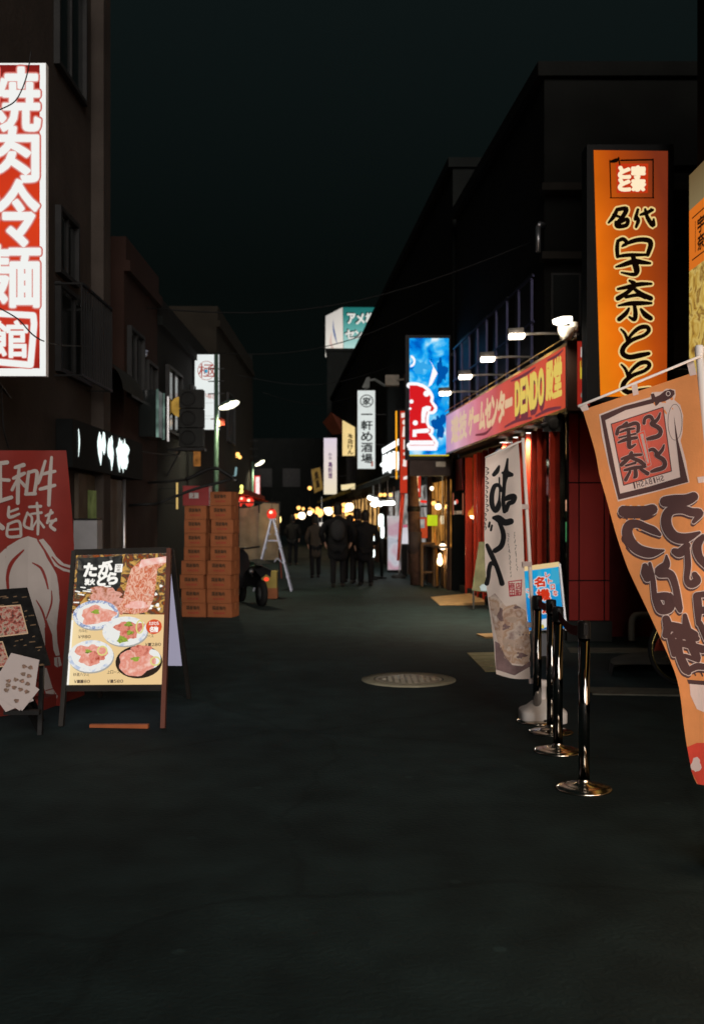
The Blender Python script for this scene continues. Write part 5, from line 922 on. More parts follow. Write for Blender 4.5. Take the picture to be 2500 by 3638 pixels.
stand(wl, .004, 3.0); stand(rl, .0075, 0); m.use(wl); blob(m, 104, 176, 16, 9, q, .004, 18, .2, 2); poly(m, [(104, 168), (108, 146), (116, 148), (112, 172)], q, .0045); blob(m, 58, 200, 14, 16, q, .004, 18, .2, 5); m.use(E('stand_green', (.03, .2, .08), .6)); blob(m, 114, 190, 7, 14, q, .0042, 14, .1, 2); m.use(E('stand_yellow', (.8, .62, .08), .7)); blob(m, 112, 208, 10, 6, q, .0048, 14, .1, 2); blob(m, 50, 214, 5, 8, q, .0048, 14, .1, 2); m.build('poster', None, t)
m = MB()
for x_ in (10, 114): a_ = q(x_, 226, 0); m.bar(a_, (a_.x, a_.y - .05, 0), .03); m.bar(q(x_, 60, -.03), (q(x_, 0, 0).x, Yk + .55, 0), .03)
m.build('leg', iron, t); m = MB(); m.box(q(6, 0, 0).x + .03, q(118, 0, 0).x - .02, Yk + .05, Yk + .07, .04, q(0, 232, 0).z - .02); m.build('lower_panel', M('lower_grey', (.24, .24, .26), .6, var=.1), t)
# ---- tilted menu easel by the door
Yz = 17.1; t = thing('menu_easel', 'tilted glossy menu easel by the arcade door', 'sign board', G(1700, 2160)); q = quadmap(P(1700, 1925, Yz + .35), P(1745, 1925, Yz + .2), P(1738, 2105, Yz), P(1676, 2098, Yz + .1), 50, 170)
slab([q(0, 0, 0), q(50, 0, 0), q(50, 170, 0), q(0, 170, 0)], .03).build('board', M('easel_olive', (.2, .2, .12), .25, var=.3), t)
m = MB(); m.use(E2('easel_print', [(.25, .08, .02), (.8, .35, .08), (.3, .22, .06), (.05, .05, .02)], .5, 7, 3)); poly(m, [(24, 60), (46, 55), (40, 150), (22, 140)], q, .004); m.use(E('easel_bulb', (1, .85, .7), 2.5)); disc(m, 27, 62, 5, 9, q, .006); disc(m, 40, 58, 3, 7, q, .006); m.use(E('easel_pale', (.7, .8, .75), .6)); poly(m, [(20, 150), (48, 138), (48, 166), (26, 168)], q, .005); m.build('print', None, t)
m = MB(); m.bar(q(4, 170, 0), (q(4, 170, 0).x - .02, Yz - .1, 0), .03); m.bar(q(46, 170, 0), (q(46, 170, 0).x + .04, Yz - .15, 0), .03); m.bar(q(25, 20, -.04), (q(25, 0, 0).x + .1, Yz + .7, 0), .03); m.build('leg', iron, t)
# ---- U-shaped barrier and a red cone cap by the side street
t = thing('pipe_barrier', 'grey U-shaped pipe barrier by the red arcade wall', 'barrier', G(2262, 2282)); q0, q1 = G(2243, 2282), G(2330, 2282); m = MB(); m.tube(smooth_line([tuple(q0), (q0.x, q0.y, .22), (q0.x + .02, q0.y, .3), (q0.x + .07, q0.y, .33), (q1.x - .07, q1.y, .33), (q1.x - .02, q1.y, .3), (q1.x, q1.y, .22), tuple(q1)], 5), .04, 12); m.build('pipe', M('barrier_grey', (.3, .3, .26), .6, var=.15), t); m = MB(); m.lathe(q0, [(.075, 0), (.075, .02), (.04, .025)], 16); m.lathe(q1, [(.075, 0), (.075, .02), (.04, .025)], 16); m.build('flange', iron, t)
q = G(2342, 2335); m = MB(); m.lathe((q.x, q.y, 0), [(.11, 0), (.11, .02), (.075, .025), (.02, .2), (0, .2)], 18); solo(m, 'traffic_cone', M('cone_red', (.5, .05, .03), .6), 'small red cone on the side street kerb', 'cone')
# bicycle mostly behind the orange banner
t = thing('bicycle', 'parked bicycle whose gold rim glints behind the orange banner', 'bicycle', (3.05, 9.3, 0)); m0 = Vector((3.0, 9.25, .33))
gold_m = M('gold_rim', (.5, .4, .15), .2, 1.0)
for dx in (0, 1.05):
    c_ = m0 + Vector((dx, .05 * dx, 0)); m = MB(); pts = [c_ + Vector((.32 * math.cos(a), .02 * math.sin(a), .32 * math.sin(a))) for a in [2 * math.pi * i / 32 for i in range(33)]]; m.tube(pts, .016, 8); w_ = m.build('wheel', rub, t); m = MB(); m.tube([c_ + (p_ - c_) * .93 for p_ in pts], .008, 6); [m.tube([c_, c_ + (pts[k] - c_) * .93], .0015, 4) for k in range(0, 32, 3)]; m.build('rim', gold_m, w_)
fr = lambda x, z: m0 + Vector((x, .05 * x, z)); m = MB()
for a_, b_ in (((0, 0), (.42, -.03)), ((.42, -.03), (.3, .45)), ((0, 0), (.33, .32)), ((.42, -.03), (.9, .38)), ((.33, .32), (.88, .42)), ((.9, .45), (1.05, 0))): m.tube([fr(*a_), fr(*b_)], .015, 8)
m.build('frame', iron, t); m = MB(); m.ball(fr(.29, .5), .12, .06, .035); m.build('saddle', rub, t); m = MB(); m.tube([fr(.88, .42), fr(.87, .6)], .013, 8); h_ = fr(.87, .62); m.tube([h_ + Vector((-.1, -.25, 0)), h_ + Vector((0, -.1, .02)), h_ + Vector((0, .1, .02)), h_ + Vector((-.1, .25, 0))], .012, 8); m.build('handlebar', iron, t)
# ================================================================ DOWN THE ALLEY, right side
r3 = rblock('izakaya_building', 'dark tall building behind the round crest sign and the utility pole', 21.6, 64, 8.9, darkwall)
r5 = rblock('corner_building', 'far dark building carrying the two sided teal and white sign', 66, 94, 12.3, darkwall, x=-1.6)
# ---- blue LED screen
Yv = 21.2; mp = pxmap(Yv); t = thing('led_screen', 'bright blue LED screen showing a red shape with a white edge', 'screen', P(1523, 1690, Yv))
frame_box(1440, 1600, 1190, 1632, Yv + .003, .3).build('case', M('screen_case', (.015, .015, .017), .5), t); frame_box(1455, 1600, 1632, 1690, Yv + .05, .25).build('control_box', M('control_box_brown', (.06, .045, .04), .7, var=.2), t)
led = E2('led_sky', [(.0, .11, .55), (.0, .24, .8), (.01, .42, .95), (.2, .66, 1), (.8, .92, 1)], .95, 3.1, 4, .6); m = MB(); m.use(led); poly(m, [(1454, 1201), (1594, 1201), (1594, 1615), (1454, 1615)], mp, .001)
k_ = 650 / 1438
def z6(p): return [(1000 + x * k_, 1050 + y * k_) + tuple(w * k_ for w in k) for x, y, *k in p]
m.use(E('led_deep', (.0, .1, .45), .85)); blob(m, *z6([(1255, 600)])[0], 18, 40, mp, .002, 24, .3, 3); blob(m, *z6([(1240, 1020)])[0], 22, 40, mp, .002, 24, .3, 5); m.use(E('led_cyan', (.04, .42, .9), .9)); blob(m, *z6([(1090, 560)])[0], 30, 22, mp, .0022, 24, .3, 7); blob(m, *z6([(1280, 800)])[0], 12, 22, mp, .0022, 24, .3, 8)
OUT = [(1005, 705), (1060, 705), (1110, 722), (1150, 755), (1172, 800), (1165, 830), (1180, 855), (1200, 885), (1185, 908), (1150, 908), (1135, 950), (1133, 1000), (1150, 1040), (1172, 1052), (1165, 1078), (1150, 1082), (1178, 1120), (1205, 1158), (1195, 1178), (1005, 1178)]
m.use(E('led_white', (1, .97, 1), 1.0)); stroke(m, z6([(x, y, 48) for x, y in OUT]), mp, .004, n=3); stroke(m, z6([(1005, 1205, 26), (1210, 1205, 26)]), mp, .0045, curve=False); ring(m, *z6([(1012, 515)])[0], 14, 17, 8, mp, .0046, 20, -1.5, 1.6); poly(m, z6([(1150, 720), (1190, 560), (1160, 500), (1215, 590), (1225, 610), (1180, 700)]), mp, .003)
m.use(E('led_red', (.85, .015, .02), .8)); poly(m, z6(OUT), mp, .006); m.use(MATS['led_white'])
for i, (x, y, a_) in enumerate([(1138, 770, 24), (1020, 832, 16), (1050, 1000, 20), (1010, 888, 10)]): disc(m, *z6([(x, y)])[0], a_ * k_, a_ * k_, mp, .007 + i * .0002)
poly(m, z6([(1105, 880), (1140, 865), (1175, 872), (1168, 902), (1140, 912), (1128, 960), (1128, 1000), (1098, 1000), (1098, 930)]), mp, .0078); poly(m, z6([(1030, 1055), (1150, 1042), (1165, 1060), (1150, 1078), (1060, 1082), (1060, 1110), (1028, 1110)]), mp, .008); poly(m, z6([(1005, 1138), (1190, 1138), (1200, 1165), (1195, 1174), (1005, 1174)]), mp, .0082)
m.use(E('led_yellow', (.8, .6, .02), .8)); poly(m, [(1454, 1615), (1594, 1615), (1594, 1620), (1454, 1620)], mp, .002)
m.build('screen', None, t); m = MB(); frame_box(1548, 1582, 1640, 1658, Yv + .04, .01, m); m.build('status_plate', M('plate_cream', (.55, .5, .4), .5), t)
m = MB()
for z_ in (3.1, 4.9): m.box(1.6, 2.6, 21.35, 21.41, z_, z_ + .06)
m.build('bracket', iron, t)
# ---- upright white sign with the round crest
def lightbox(name, label, Y, x0, x1, y0, y1, mat, frame=None, depth=.22, case='sign_black'):
    t = thing(name, label, 'sign', P((x0 + x1) / 2, y1, Y)); frame_box(x0 - 1.5, x1 + 1.5, y0 - 1.5, y1 + 1.5, Y + .003, depth).build('frame', MATS[case], t)
    m = MB(); poly(m, [(x0, y0), (x1, y0), (x1, y1), (x0, y1)], pxmap(Y), .001); m.build('face', mat, t)
    q = P(x1, (y0 + y1) / 2, Y + depth / 2); m = MB(); xw = XR(Y) if x1 > 1000 else XL
    for z_ in (-.5, .5): m.bar((q.x if x1 > 1000 else P(x0, 0, Y).x, q.y, q.z + z_), (xw, q.y, q.z + z_), .04)
    m.build('bracket', iron, t); return t
white_l = E('box_white', (.82, .87, .84), .85, var=.06, scale=2)
t = lightbox('lit_sign', 'upright white lit sign with a round black crest above brush characters', 34, 1270, 1332, 1387, 1665, white_l); mp = pxmap(34); m = MB(); m.use(E('sign_ink', (.03, .035, .035), .4))
ring(m, 1302, 1424, 22, 21, 3.4, mp, .006); glyph(m, '家', (1289, 1411, 1316, 1438), mp, .007, .8); column(m, '一軒め酒場', 1283, 1322, 1452, 1648, mp, .008, .9, gap=.16); m.use(E('sign_seal', (.6, .25, .2), .7)); poly(m, [(1318, 1640), (1325, 1638), (1325, 1656), (1318, 1657)], mp, .008); m.build('lettering', None, t)
m = MB(); m.tube([P(1300, 1386, 34.1), P(1305, 1352, 34.1), P(1330, 1348, 34.2), P(1370, 1372, 34.4), P(1410, 1420, 34.6)], .05, 8); m.hexa([P(1285, 1378, 34.0), P(1312, 1378, 34.0), P(1312, 1378, 34.2), P(1285, 1378, 34.2), P(1302, 1340, 34.0), P(1314, 1338, 34.0), P(1314, 1338, 34.2), P(1302, 1340, 34.2)]); m.build('curved_arm', M('arm_grey', (.2, .21, .2), .6), t)
t = lightbox('lit_sign', 'narrow pinkish white lit sign with faint small lettering', 52, 1150, 1196, 1556, 1756, E('box_pink', (.95, .8, .72), .85, stops=[(0, (1, .86, .62)), (1, (.85, .74, .84))], axis=(0, 0, 1), rng=(0, 2.8))); mp = pxmap(52); m = MB(); m.use(E('sign_mauve', (.45, .35, .42), .6)); column(m, '串焼', 1167, 1178, 1608, 1634, mp, .01, .2); m.use(E('sign_violet', (.3, .16, .32), .5)); column(m, '鳥料理', 1166, 1180, 1640, 1700, mp, .01, .7); m.build('lettering', None, t)
q = quadmap(P(1216, 1492, 44), P(1268, 1522, 47), P(1268, 1619, 47), P(1216, 1619, 44), 52, 127); t = thing('lit_sign', 'warm yellow lit sign with slanted top and column of dark characters', 'sign', P(1240, 1619, 45)); slab([q(0, 0, 0), q(52, 0, 0), q(52, 127, 0), q(0, 127, 0)], .2, -.003).build('frame', MATS['sign_black'], t); m = MB(); m.use(E('box_yellow', (1, .74, .32), .9, var=.1, scale=1)); poly(m, [(0, 0), (52, 0), (52, 127), (0, 127)], q, .001); m.use(E('box_yellow_ink', (.12, .07, .02), .4)); column(m, '本店けん', 18, 36, 36, 122, q, .008, .8); m.build('face', None, t); m = MB(); q_ = P(1268, 1600, 47.1); m.bar(q_, (1.4, 47.1, q_.z), .05); m.build('bracket', iron, t)
m = MB(); m.hexa([P(1180, 1545, 49), P(1216, 1540, 47), P(1216, 1540, 49.6), P(1180, 1545, 51), P(1146, 1500, 49), P(1176, 1465, 47), P(1214, 1490, 49), P(1180, 1500, 51)]); solo(m, 'roof_hood', M('hood_red', (.32, .09, .05), .7, var=.2), 'reddish sloped hood above the warm yellow sign', 'hood')
q = quadmap(P(1105, 1668, 60), P(1136, 1660, 60), P(1148, 1738, 60), P(1116, 1752, 60), 36, 88); t = thing('wooden_sign', 'tilted dim wooden sign board beside the pinkish white sign', 'sign', P(1125, 1750, 60)); slab([q(0, 0, 0), q(36, 0, 0), q(36, 88, 0), q(0, 88, 0)], .12).build('board', M('sign_wood', (.42, .27, .1), .7, var=.15), t); m = MB(); m.use(E('wood_glow', (.34, .2, .05), .5, var=.4, scale=2)); poly(m, [(1, 1), (35, 1), (35, 87), (1, 87)], q, .004); m.use(M('burnt_ink', (.05, .03, .015), .8)); column(m, '焼鳥', 11, 25, 10, 76, q, .01, 1.0); m.build('face', None, t)
# ---- white LED lettering sign, red kana sign, neon line
t = thing('led_sign', 'glaring white LED sign of two slanted lettering blocks', 'sign', P(1390, 1690, 28)); q = quadmap(P(1357, 1575, 30), P(1420, 1550, 27.5), P(1420, 1690, 27.5), P(1357, 1690, 30), 63, 130); slab([q(0, 10, 0), q(63, 10, 0), q(63, 130, 0), q(0, 130, 0)], .15, -.01).build('back_board', MATS['sign_black'], t); m = MB(); m.use(E('led_glare', (.95, 1, 1), 1.6)); poly(m, [(0, 22), (60, 6), (60, 28), (2, 44)], q, .01); r = random.Random(11)
for i in range(11): x = 6 + i * 5.2; stroke(m, [(x, 52 + r.uniform(-6, 6), 6), (x + r.uniform(-1, 1), 85, 7), (x, 112 + r.uniform(-8, 10), 4)], q, .011 + .0005 * i)
stroke(m, [(2, 86, 16), (12, 84, 16)], q, .02); m.build('lettering', None, t); m = MB(); m.bar(q(60, 20, -.1), (XR(27.6) + .0, 27.6, q(60, 20, 0).z), .05); m.build('bracket', iron, t)
t = lightbox('lit_sign', 'tall thin red lit sign with blocky white characters next to the utility pole', 25.2, 1421, 1446, 1460, 1752, E('kana_red', (.7, .05, .02), .7, var=.1)); mp = pxmap(25.2); m = MB(); m.use(E('kana_white', (1, .85, .78), .9))
poly(m, [(1425, 1468), (1440, 1466), (1440, 1482), (1425, 1484)], mp, .005); disc(m, 1436, 1500, 7, 9, mp, .005); poly(m, [(1432, 1515), (1442, 1512), (1443, 1552), (1428, 1551)], mp, .0052); poly(m, [(1433, 1562), (1443, 1561), (1443, 1596), (1432, 1596)], mp, .005); disc(m, 1437, 1612, 5, 6, mp, .005); poly(m, [(1432, 1632), (1443, 1630), (1443, 1658), (1430, 1656)], mp, .005); poly(m, [(1433, 1694), (1446, 1690), (1446, 1702), (1432, 1704)], mp, .005); m.build('lettering', None, t)
m = MB(); m.use(E('neon_orange', (1, .42, .02), 1.0)); m.tube([P(1407, 1460, 25.6), P(1408, 1702, 25.6)], .022, 8); m.use(iron)
for y_ in (1455, 1704): a_ = P(1407, y_, 25.6); m.bar(a_, (XR(25.6), a_.y, a_.z), .03)
solo(m, 'neon_tube', None, 'thin orange neon tube upright beside the red character sign', 'neon light')
t = lightbox('lit_sign', 'small red square sign with white blotchy characters under the blue screen', 24.6, 1456, 1494, 1684, 1766, E('square_red', (.75, .06, .03), .7, var=.1)); mp = pxmap(24.6); m = MB(); m.use(MATS['kana_white']); stroke(m, [(1458, 1692, 9), (1484, 1690, 9)], mp, .005); disc(m, 1466, 1712, 10, 12, mp, .0052); poly(m, [(1458, 1738), (1488, 1736), (1488, 1746), (1474, 1748), (1470, 1760), (1458, 1758)], mp, .0054); m.build('lettering', None, t)
# ---- teal and white rooftop sign
t = thing('rooftop_sign', 'two sided rooftop sign, teal front and white flank, partly behind the dark roofline', 'sign', P(1221, 1262, 72)); A, B, D_, E_ = P(1218, 1091, 70), P(1221, 1262, 70), P(1158, 1122, 74), P(1157, 1268, 74.2); R1_, R2_ = P(1400, 1092, 70), P(1400, 1262, 70)
m = MB(); m.hexa([E_, B, R2_, R2_ + Vector((0, 5, 0)), D_, A, R1_, R1_ + Vector((0, 5, 0))]); m.build('box', MATS['screen_case'], t); q = quadmap(A, R1_, R2_, B, 180, 170); m = MB()
m.use(E('teal', (.02, .3, .27), .8, stops=[(0, (.55, .85, .8)), (.35, (.16, .5, .46)), (.7, (.03, .24, .22)), (1, (.006, .13, .12))], axis=(0, 0, 1), rng=(.2, 3.4))); poly(m, [(0, 0), (180, 0), (180, 170), (0, 170)], q, .03); m.use(E('teal_dark', (.01, .05, .05), .5))
for ch, rc in (('ア', (16, 24, 42, 58)), ('メ', (46, 24, 74, 60)), ('横', (80, 22, 112, 60)), ('セ', (8, 82, 38, 112)), ('ン', (42, 84, 66, 112)), ('タ', (72, 82, 98, 112))): glyph(m, ch, (rc[0] - 3, rc[1] - 4, rc[2] - 3, rc[3] - 4), q, .05, 2.2)
m.use(E('teal_white', (.85, .86, .8), .85))
for ch, rc in (('ア', (16, 24, 42, 58)), ('メ', (46, 24, 74, 60)), ('横', (80, 22, 112, 60)), ('セ', (8, 82, 38, 112)), ('ン', (42, 84, 66, 112)), ('タ', (72, 82, 98, 112))): glyph(m, ch, rc, q, .09, 1.8)
m.build('front_face', None, t); q = quadmap(D_, A, B, E_, 64, 150); m = MB(); m.use(E('flank_white', (.9, .82, .72), .82, stops=[(0, (1, .93, .82)), (1, (.62, .58, .54))], axis=(0, 0, 1), rng=(.2, 3.4))); poly(m, [(0, 0), (64, 0), (64, 150), (0, 150)], q, .03); m.use(E('flank_blue', (.14, .2, .42), .7)); stroke(m, [(30, 28, 1), (31, 55, 5), (36, 80, 6), (44, 112, 1)], q, .05); m.use(E('flank_pink', (.85, .62, .54), .75)); stroke(m, [(24, 70, 2), (20, 100, 8), (30, 126, 5)], q, .045); m.use(E('flank_dark', (.06, .06, .06), .5)); poly(m, [(30, 138), (50, 130), (50, 138), (32, 145)], q, .05); m.build('flank_face', None, t)
m = MB(); m.box(A.x - .8, A.x + 2, 70.6, 75, 12.3, B.z); m.build('footing', darkwall, t)
# ---- awnings
def awning(y0, y1, out, zo, zi, mat, label):
    m = MB(); rows = []
    for i in range(15):
        y = y0 + (y1 - y0) * i / 14; rows.append([(XR(y) - .01, y, zi), (XR(y) - out * .5, y, (zi + zo) / 2 + .03), (XR(y) - out, y, zo), (XR(y) - out - .01, y, zo - .13)])
    m.grid(rows, False); solo(m, 'awning', mat, label, 'awning')
awning(24.4, 33.2, 1.0, 2.56, 2.95, M('awning_grey', (.1, .11, .1), .8, var=.2, trans=.25), 'grey awning over the white tube lamps'); awning(36, 62, 1.0, 2.58, 2.95, M('awning_olive', (.22, .2, .06), .8, var=.3, trans=.3), 'long olive awning over the farthest warm lamps')
# ---- open shopfronts: lit recesses behind their counters
def shopfront(name, label, y0, y1, col, s):
    t = thing(name, label, 'shopfront', (XR((y0 + y1) / 2), (y0 + y1) / 2, 0)); x0, x1 = XR(y0) - .012, XR(y1) - .012
    def fr(a, b, z0, z1, dx0, dx1, mat, nm): xa, xb = XR(a), XR(b); m = MB(); m.hexa([(xa - dx1, a, z0), (xa - dx0, a, z0), (xb - dx0, b, z0), (xb - dx1, b, z0), (xa - dx1, a, z1), (xa - dx0, a, z1), (xb - dx0, b, z1), (xb - dx1, b, z1)]); return m.build(nm, mat, t)
    fr(y0, y1, .9, 2.35, .002, .03, E2(name + '_interior', [tuple(c * .08 for c in col), tuple(c * .3 for c in col), tuple(c * .9 for c in col), tuple(c * .15 for c in col)], s, 1.6, 5, 1.0), 'lit_interior'); fr(y0, y1, 0, .88, .002, .06, M('counter_wood', (.12, .07, .04), .7, var=.3), 'counter'); fr(y0, y1, .88, .93, .0, .25, M('counter_top', (.3, .2, .12), .5, var=.2), 'counter_top'); n = int((y1 - y0) / 1.6)
    for i in range(n + 1): y = y0 + (y1 - y0) * i / n; m = MB(); m.box(XR(y) - .1, XR(y) - .035, y - .05, y + .05, 0, 2.5); m.build('post', M('dark_timber', (.06, .03, .02), .7, var=.2), t)
    return t
shopfront('izakaya_entrance', 'warm lit open izakaya front just past the game arcade', 21.75, 24.2, (1, .42, .08), .6); shopfront('fish_stall', 'white lit stall front under the grey awning', 24.5, 33, (.8, .75, .7), .6); shopfront('tavern_stall', 'warm lit tavern front under the long olive awning', 36.2, 62, (1, .55, .18), 1.1)
# ---- lamps
LT = {}
def bulb(px, py, Y, r, mat, label, group, kind='lamp_bulb', light=0, lc=(1, .75, .45), top=None):
    c = P(px, py, Y); t = thing(kind, label, 'lamp', c, group); r *= .86; m = MB(); m.ball(c, r, n=12); m.build('globe', mat, t); m = MB(); m.tube([c + Vector((0, 0, r * .8)), c + Vector((0, 0, r + .05))], r * .45, 8); tz = max(top or 2.5, c.z + r + .1); m.tube([c + Vector((0, 0, r)), (c.x, c.y, tz)], .008, 6); m.build('holder', iron, t)
    if light: lamp_light('bulb_light', 'POINT', c + Vector((0, -r - .1, -.05)), light, lc, t, .05)
    return t
bw = E('bulb_white', (1, .8, .54), 3.4); by = E('bulb_amber', (1, .5, .13), 2.4); bo = E('bulb_orange', (1, .36, .06), 4)
gA = 'hanging lamps under the olive awning'
for px, py, Y, rr_, mt, lg, lb in ((1052, 1834, 58, .16, by, 0, 'leftmost amber lamp under the far end of the olive awning'), (1072, 1832, 56, .24, bw, 14, 'big white lamp at the far end of the olive awning'), (1110, 1815, 54, .13, by, 0, 'amber lamp at the top of the cluster left of the big man'), (1134, 1822, 50, .24, by, 14, 'large amber lamp between the far woman and the big man'), (1168, 1816, 46, .22, bw, 16, 'large white lamp left of the big man head'), (1186, 1808, 45, .13, by, 0, 'amber lamp next to the big man head'), (1199, 1800, 44, .1, bw, 0, 'small white lamp over the big man head'), (1221, 1794, 42, .1, by, 0, 'amber lamp right above the big man head'), (1241, 1801, 40, .2, bw, 14, 'large white lamp right of the big man head'), (1230, 1828, 41, .07, by, 0, 'first of three small amber lamps above the short person'), (1241, 1827, 41, .07, by, 0, 'second of three small amber lamps above the short person'), (1252, 1828, 41, .08, by, 0, 'third of three small amber lamps above the short person'), (1256, 1846, 40, .08, bo, 0, 'orange lamp beside the short person'), (1100, 1734, 58, .13, by, 0, 'lone amber lamp beside the tilted wooden sign')): bulb(px, py, Y, rr_, mt, lb, gA, light=lg)
r = random.Random(31)
for k in range(14): bulb(r.uniform(1058, 1262), r.uniform(1800, 1838), r.uniform(40, 60), r.uniform(.06, .13), r.choice([by, by, bo, bw]), 'small warm lamp in the crowded cluster under the far olive awning', 'small warm lamps clustered under the olive awning')
m = MB(); p0 = P(1133, 1856, 48); p1 = P(1152, 1884, 48); m.hexa([(p0.x + .05, 48, p1.z), (p1.x - .1, 48, p1.z), (p1.x - .1, 48.2, p1.z), (p0.x + .05, 48.2, p1.z), (p0.x, 48, p0.z), (p1.x, 48, p0.z), (p1.x, 48.2, p0.z), (p0.x, 48.2, p0.z)]); m.bar((p0.x + .12, 48.1, p0.z), (p0.x + .12, 48.1, 2.56), .01); solo(m, 'paper_lantern', E('paper_white', (.9, .82, .74), .8), 'white tapered paper lantern left of the big man shoulder', 'lantern')
q = quadmap(P(1210, 1722, 43.5), P(1262, 1716, 41.5), P(1262, 1738, 41.5), P(1212, 1743, 43.5), 50, 20); t = thing('lit_sign', 'small pale yellow lit sign plate on the olive awning edge', 'sign', P(1236, 1742, 42.5)); slab([q(0, 0, 0), q(50, 0, 0), q(50, 20, 0), q(0, 20, 0)], .1).build('frame', MATS['sign_black'], t); m = MB(); poly(m, [(1, 1), (49, 1), (49, 19), (1, 19)], q, .004); m.build('face', E('plate_lit', (1, .82, .45), .9), t)
gB = 'three warm bulbs under the grey awning'
for px, lb in ((1352, 'warm bulb nearest the white tubes, first of a row of three'), (1366, 'middle warm bulb of the row of three under the grey awning'), (1387, 'warm bulb nearest the red character sign, last of a row of three')): bulb(px, 1758, 26, .055, by, lb, gB, light=3)
def tube_lamp(a, b, r, label, light=10):
    t = thing('tube_lamp', label, 'lamp', a, 'white tube lamps under the grey awning'); m = MB(); m.tube([a, b], r, 10); m.build('tube', E('tube_white', (.95, 1, .97), 7), t); m = MB(); up_ = Vector((0, 0, r + .03)); m.bar(a + up_, b + up_, .06, .05); m.tube([(a + b) / 2 + up_, Vector(((a + b) / 2).xy.to_3d()) + Vector((0, 0, 2.6))], .01, 6); m.build('fixture', M('fixture_white', (.7, .7, .7), .5), t)
    if light: lamp_light('tube_light', 'POINT', (a + b) / 2 + Vector((0, -.05, -.12)), light, (.92, 1, .97), t, .06)
tube_lamp(P(1312, 1768, 31), P(1338, 1778, 28.5), .06, 'slanted white tube lamp at the far end of the fish stall', 22); tube_lamp(P(1322, 1792, 29.5), P(1332, 1795, 29), .05, 'short white tube lamp below the slanted one', 0); tube_lamp(P(1344, 1780, 28.2), P(1350, 1792, 27.6), .06, 'steep white tube lamp in the middle of the fish stall', 18); tube_lamp(P(1358, 1788, 27.4), P(1396, 1787, 26.5), .05, 'level white tube lamp nearest the red flag pole', 22)
def upright_lamp(px, y0, y1, Y, w, label):
    a, b = P(px, y1, Y), P(px, y0, Y); t = thing('upright_lamp', label, 'lamp', (a.x, Y, 0), 'upright white lamps before the fish stall'); m = MB(); m.tube([a, a.lerp(b, .15), a.lerp(b, .85), b], [w * .5, w, w, w * .5], 12); m.build('tube', MATS['box_white'] if False else E('upright_white', (.9, 1, .97), 2.2), t); m = MB(); m.tube([(a.x, Y, 0), a], .02, 8); m.lathe((a.x, Y, 0), [(.12, 0), (.12, .03), (.02, .05)], 16); m.build('stand', iron, t)
upright_lamp(1353, 1826, 1872, 26.2, .07, 'upper fat white upright lamp right of the paired people'); upright_lamp(1358, 1868, 1912, 26.0, .045, 'slim white upright lamp right of the paired people'); upright_lamp(1326, 1904, 1922, 26.4, .03, 'short white upright lamp beside the walking pair legs'); upright_lamp(1325, 1952, 1980, 25.5, .045, 'lowest white upright lamp at the walking pair knees')
# ---- pale lit stand poster, red nobori, utility pole
Yq = 29; t = thing('stand_sign', 'pale pink and blue lit stand poster behind the leaning red flag', 'sign board', G(1410, 2030)); mp = pxmap(Yq); frame_box(1376, 1424, 1832, 2026, Yq + .004, .25).build('case', MATS['panel_grey'], t); m = MB(); m.use(E2('pale_poster', [(.42, .5, .62), (.8, .78, .85), (.75, .45, .55), (.8, .7, .72), (.4, .55, .5)], .62, .9, 3, 0.5, (1, 1, 1.6))); poly(m, [(1378, 1834), (1422, 1834), (1422, 2024), (1378, 2024)], mp, .001); m.build('poster', None, t); m = MB(); q0, q1 = P(1376, 2026, Yq), P(1424, 2026, Yq); m.box(q0.x, q1.x, Yq + .02, Yq + .24, .0, q0.z - .002); m.build('foot', iron, t)
Yq2 = 26.8; t = thing('stand_sign', 'short white lit stand poster touching the utility pole', 'sign board', P(1437, 1950, Yq2)); mp = pxmap(Yq2); frame_box(1421, 1452, 1862, 1934, Yq2 + .004, .12).build('case', MATS['panel_grey'], t); m = MB(); m.use(E('short_white', (.85, .82, .88), .75, var=.15)); poly(m, [(1422, 1876), (1447, 1874), (1450, 1932), (1422, 1932)], mp, .001); m.use(E('short_pink', (.8, .2, .3), .6)); poly(m, [(1422, 1864), (1446, 1864), (1447, 1874), (1422, 1876)], mp, .0012); m.build('poster', None, t); m = MB(); a_ = P(1428, 1934, Yq2); b_ = P(1446, 1934, Yq2); m.box(a_.x, b_.x, Yq2 + .02, Yq2 + .1, 0, a_.z); m.build('foot', iron, t)
t = thing('nobori_flag', 'narrow red flag leaning on its pole beside the utility pole', 'banner flag', G(1413, 2050)); Yf = 26.2; mp = pxmap(Yf); m = MB(); rows = []
for i in range(13): v = i / 12; x = 1431 - 17 * v; w_ = 15 - 5 * v; rows.append([P(x - w_ / 2 + w_ * u / 4, 1742 + 250 * v, Yf + .05 * math.sin(u + v * 5)) for u in range(5)])
m.grid(rows); m.build('cloth', M('flag_red', (.6, .06, .03), .8, var=.15, trans=.5), t); m = MB(); m.tube([P(1438, 1735, Yf + .03), P(1416, 2048, Yf + .03)], .014, 8); m.build('pole', pole, t); m = MB(); q = P(1416, 2048, Yf); m.lathe((q.x, q.y, 0), [(.18, 0), (.18, .06), (.06, .1), (.03, .14)], 18); m.build('weighted_base', M('base_dark', (.05, .05, .05), .6), t)
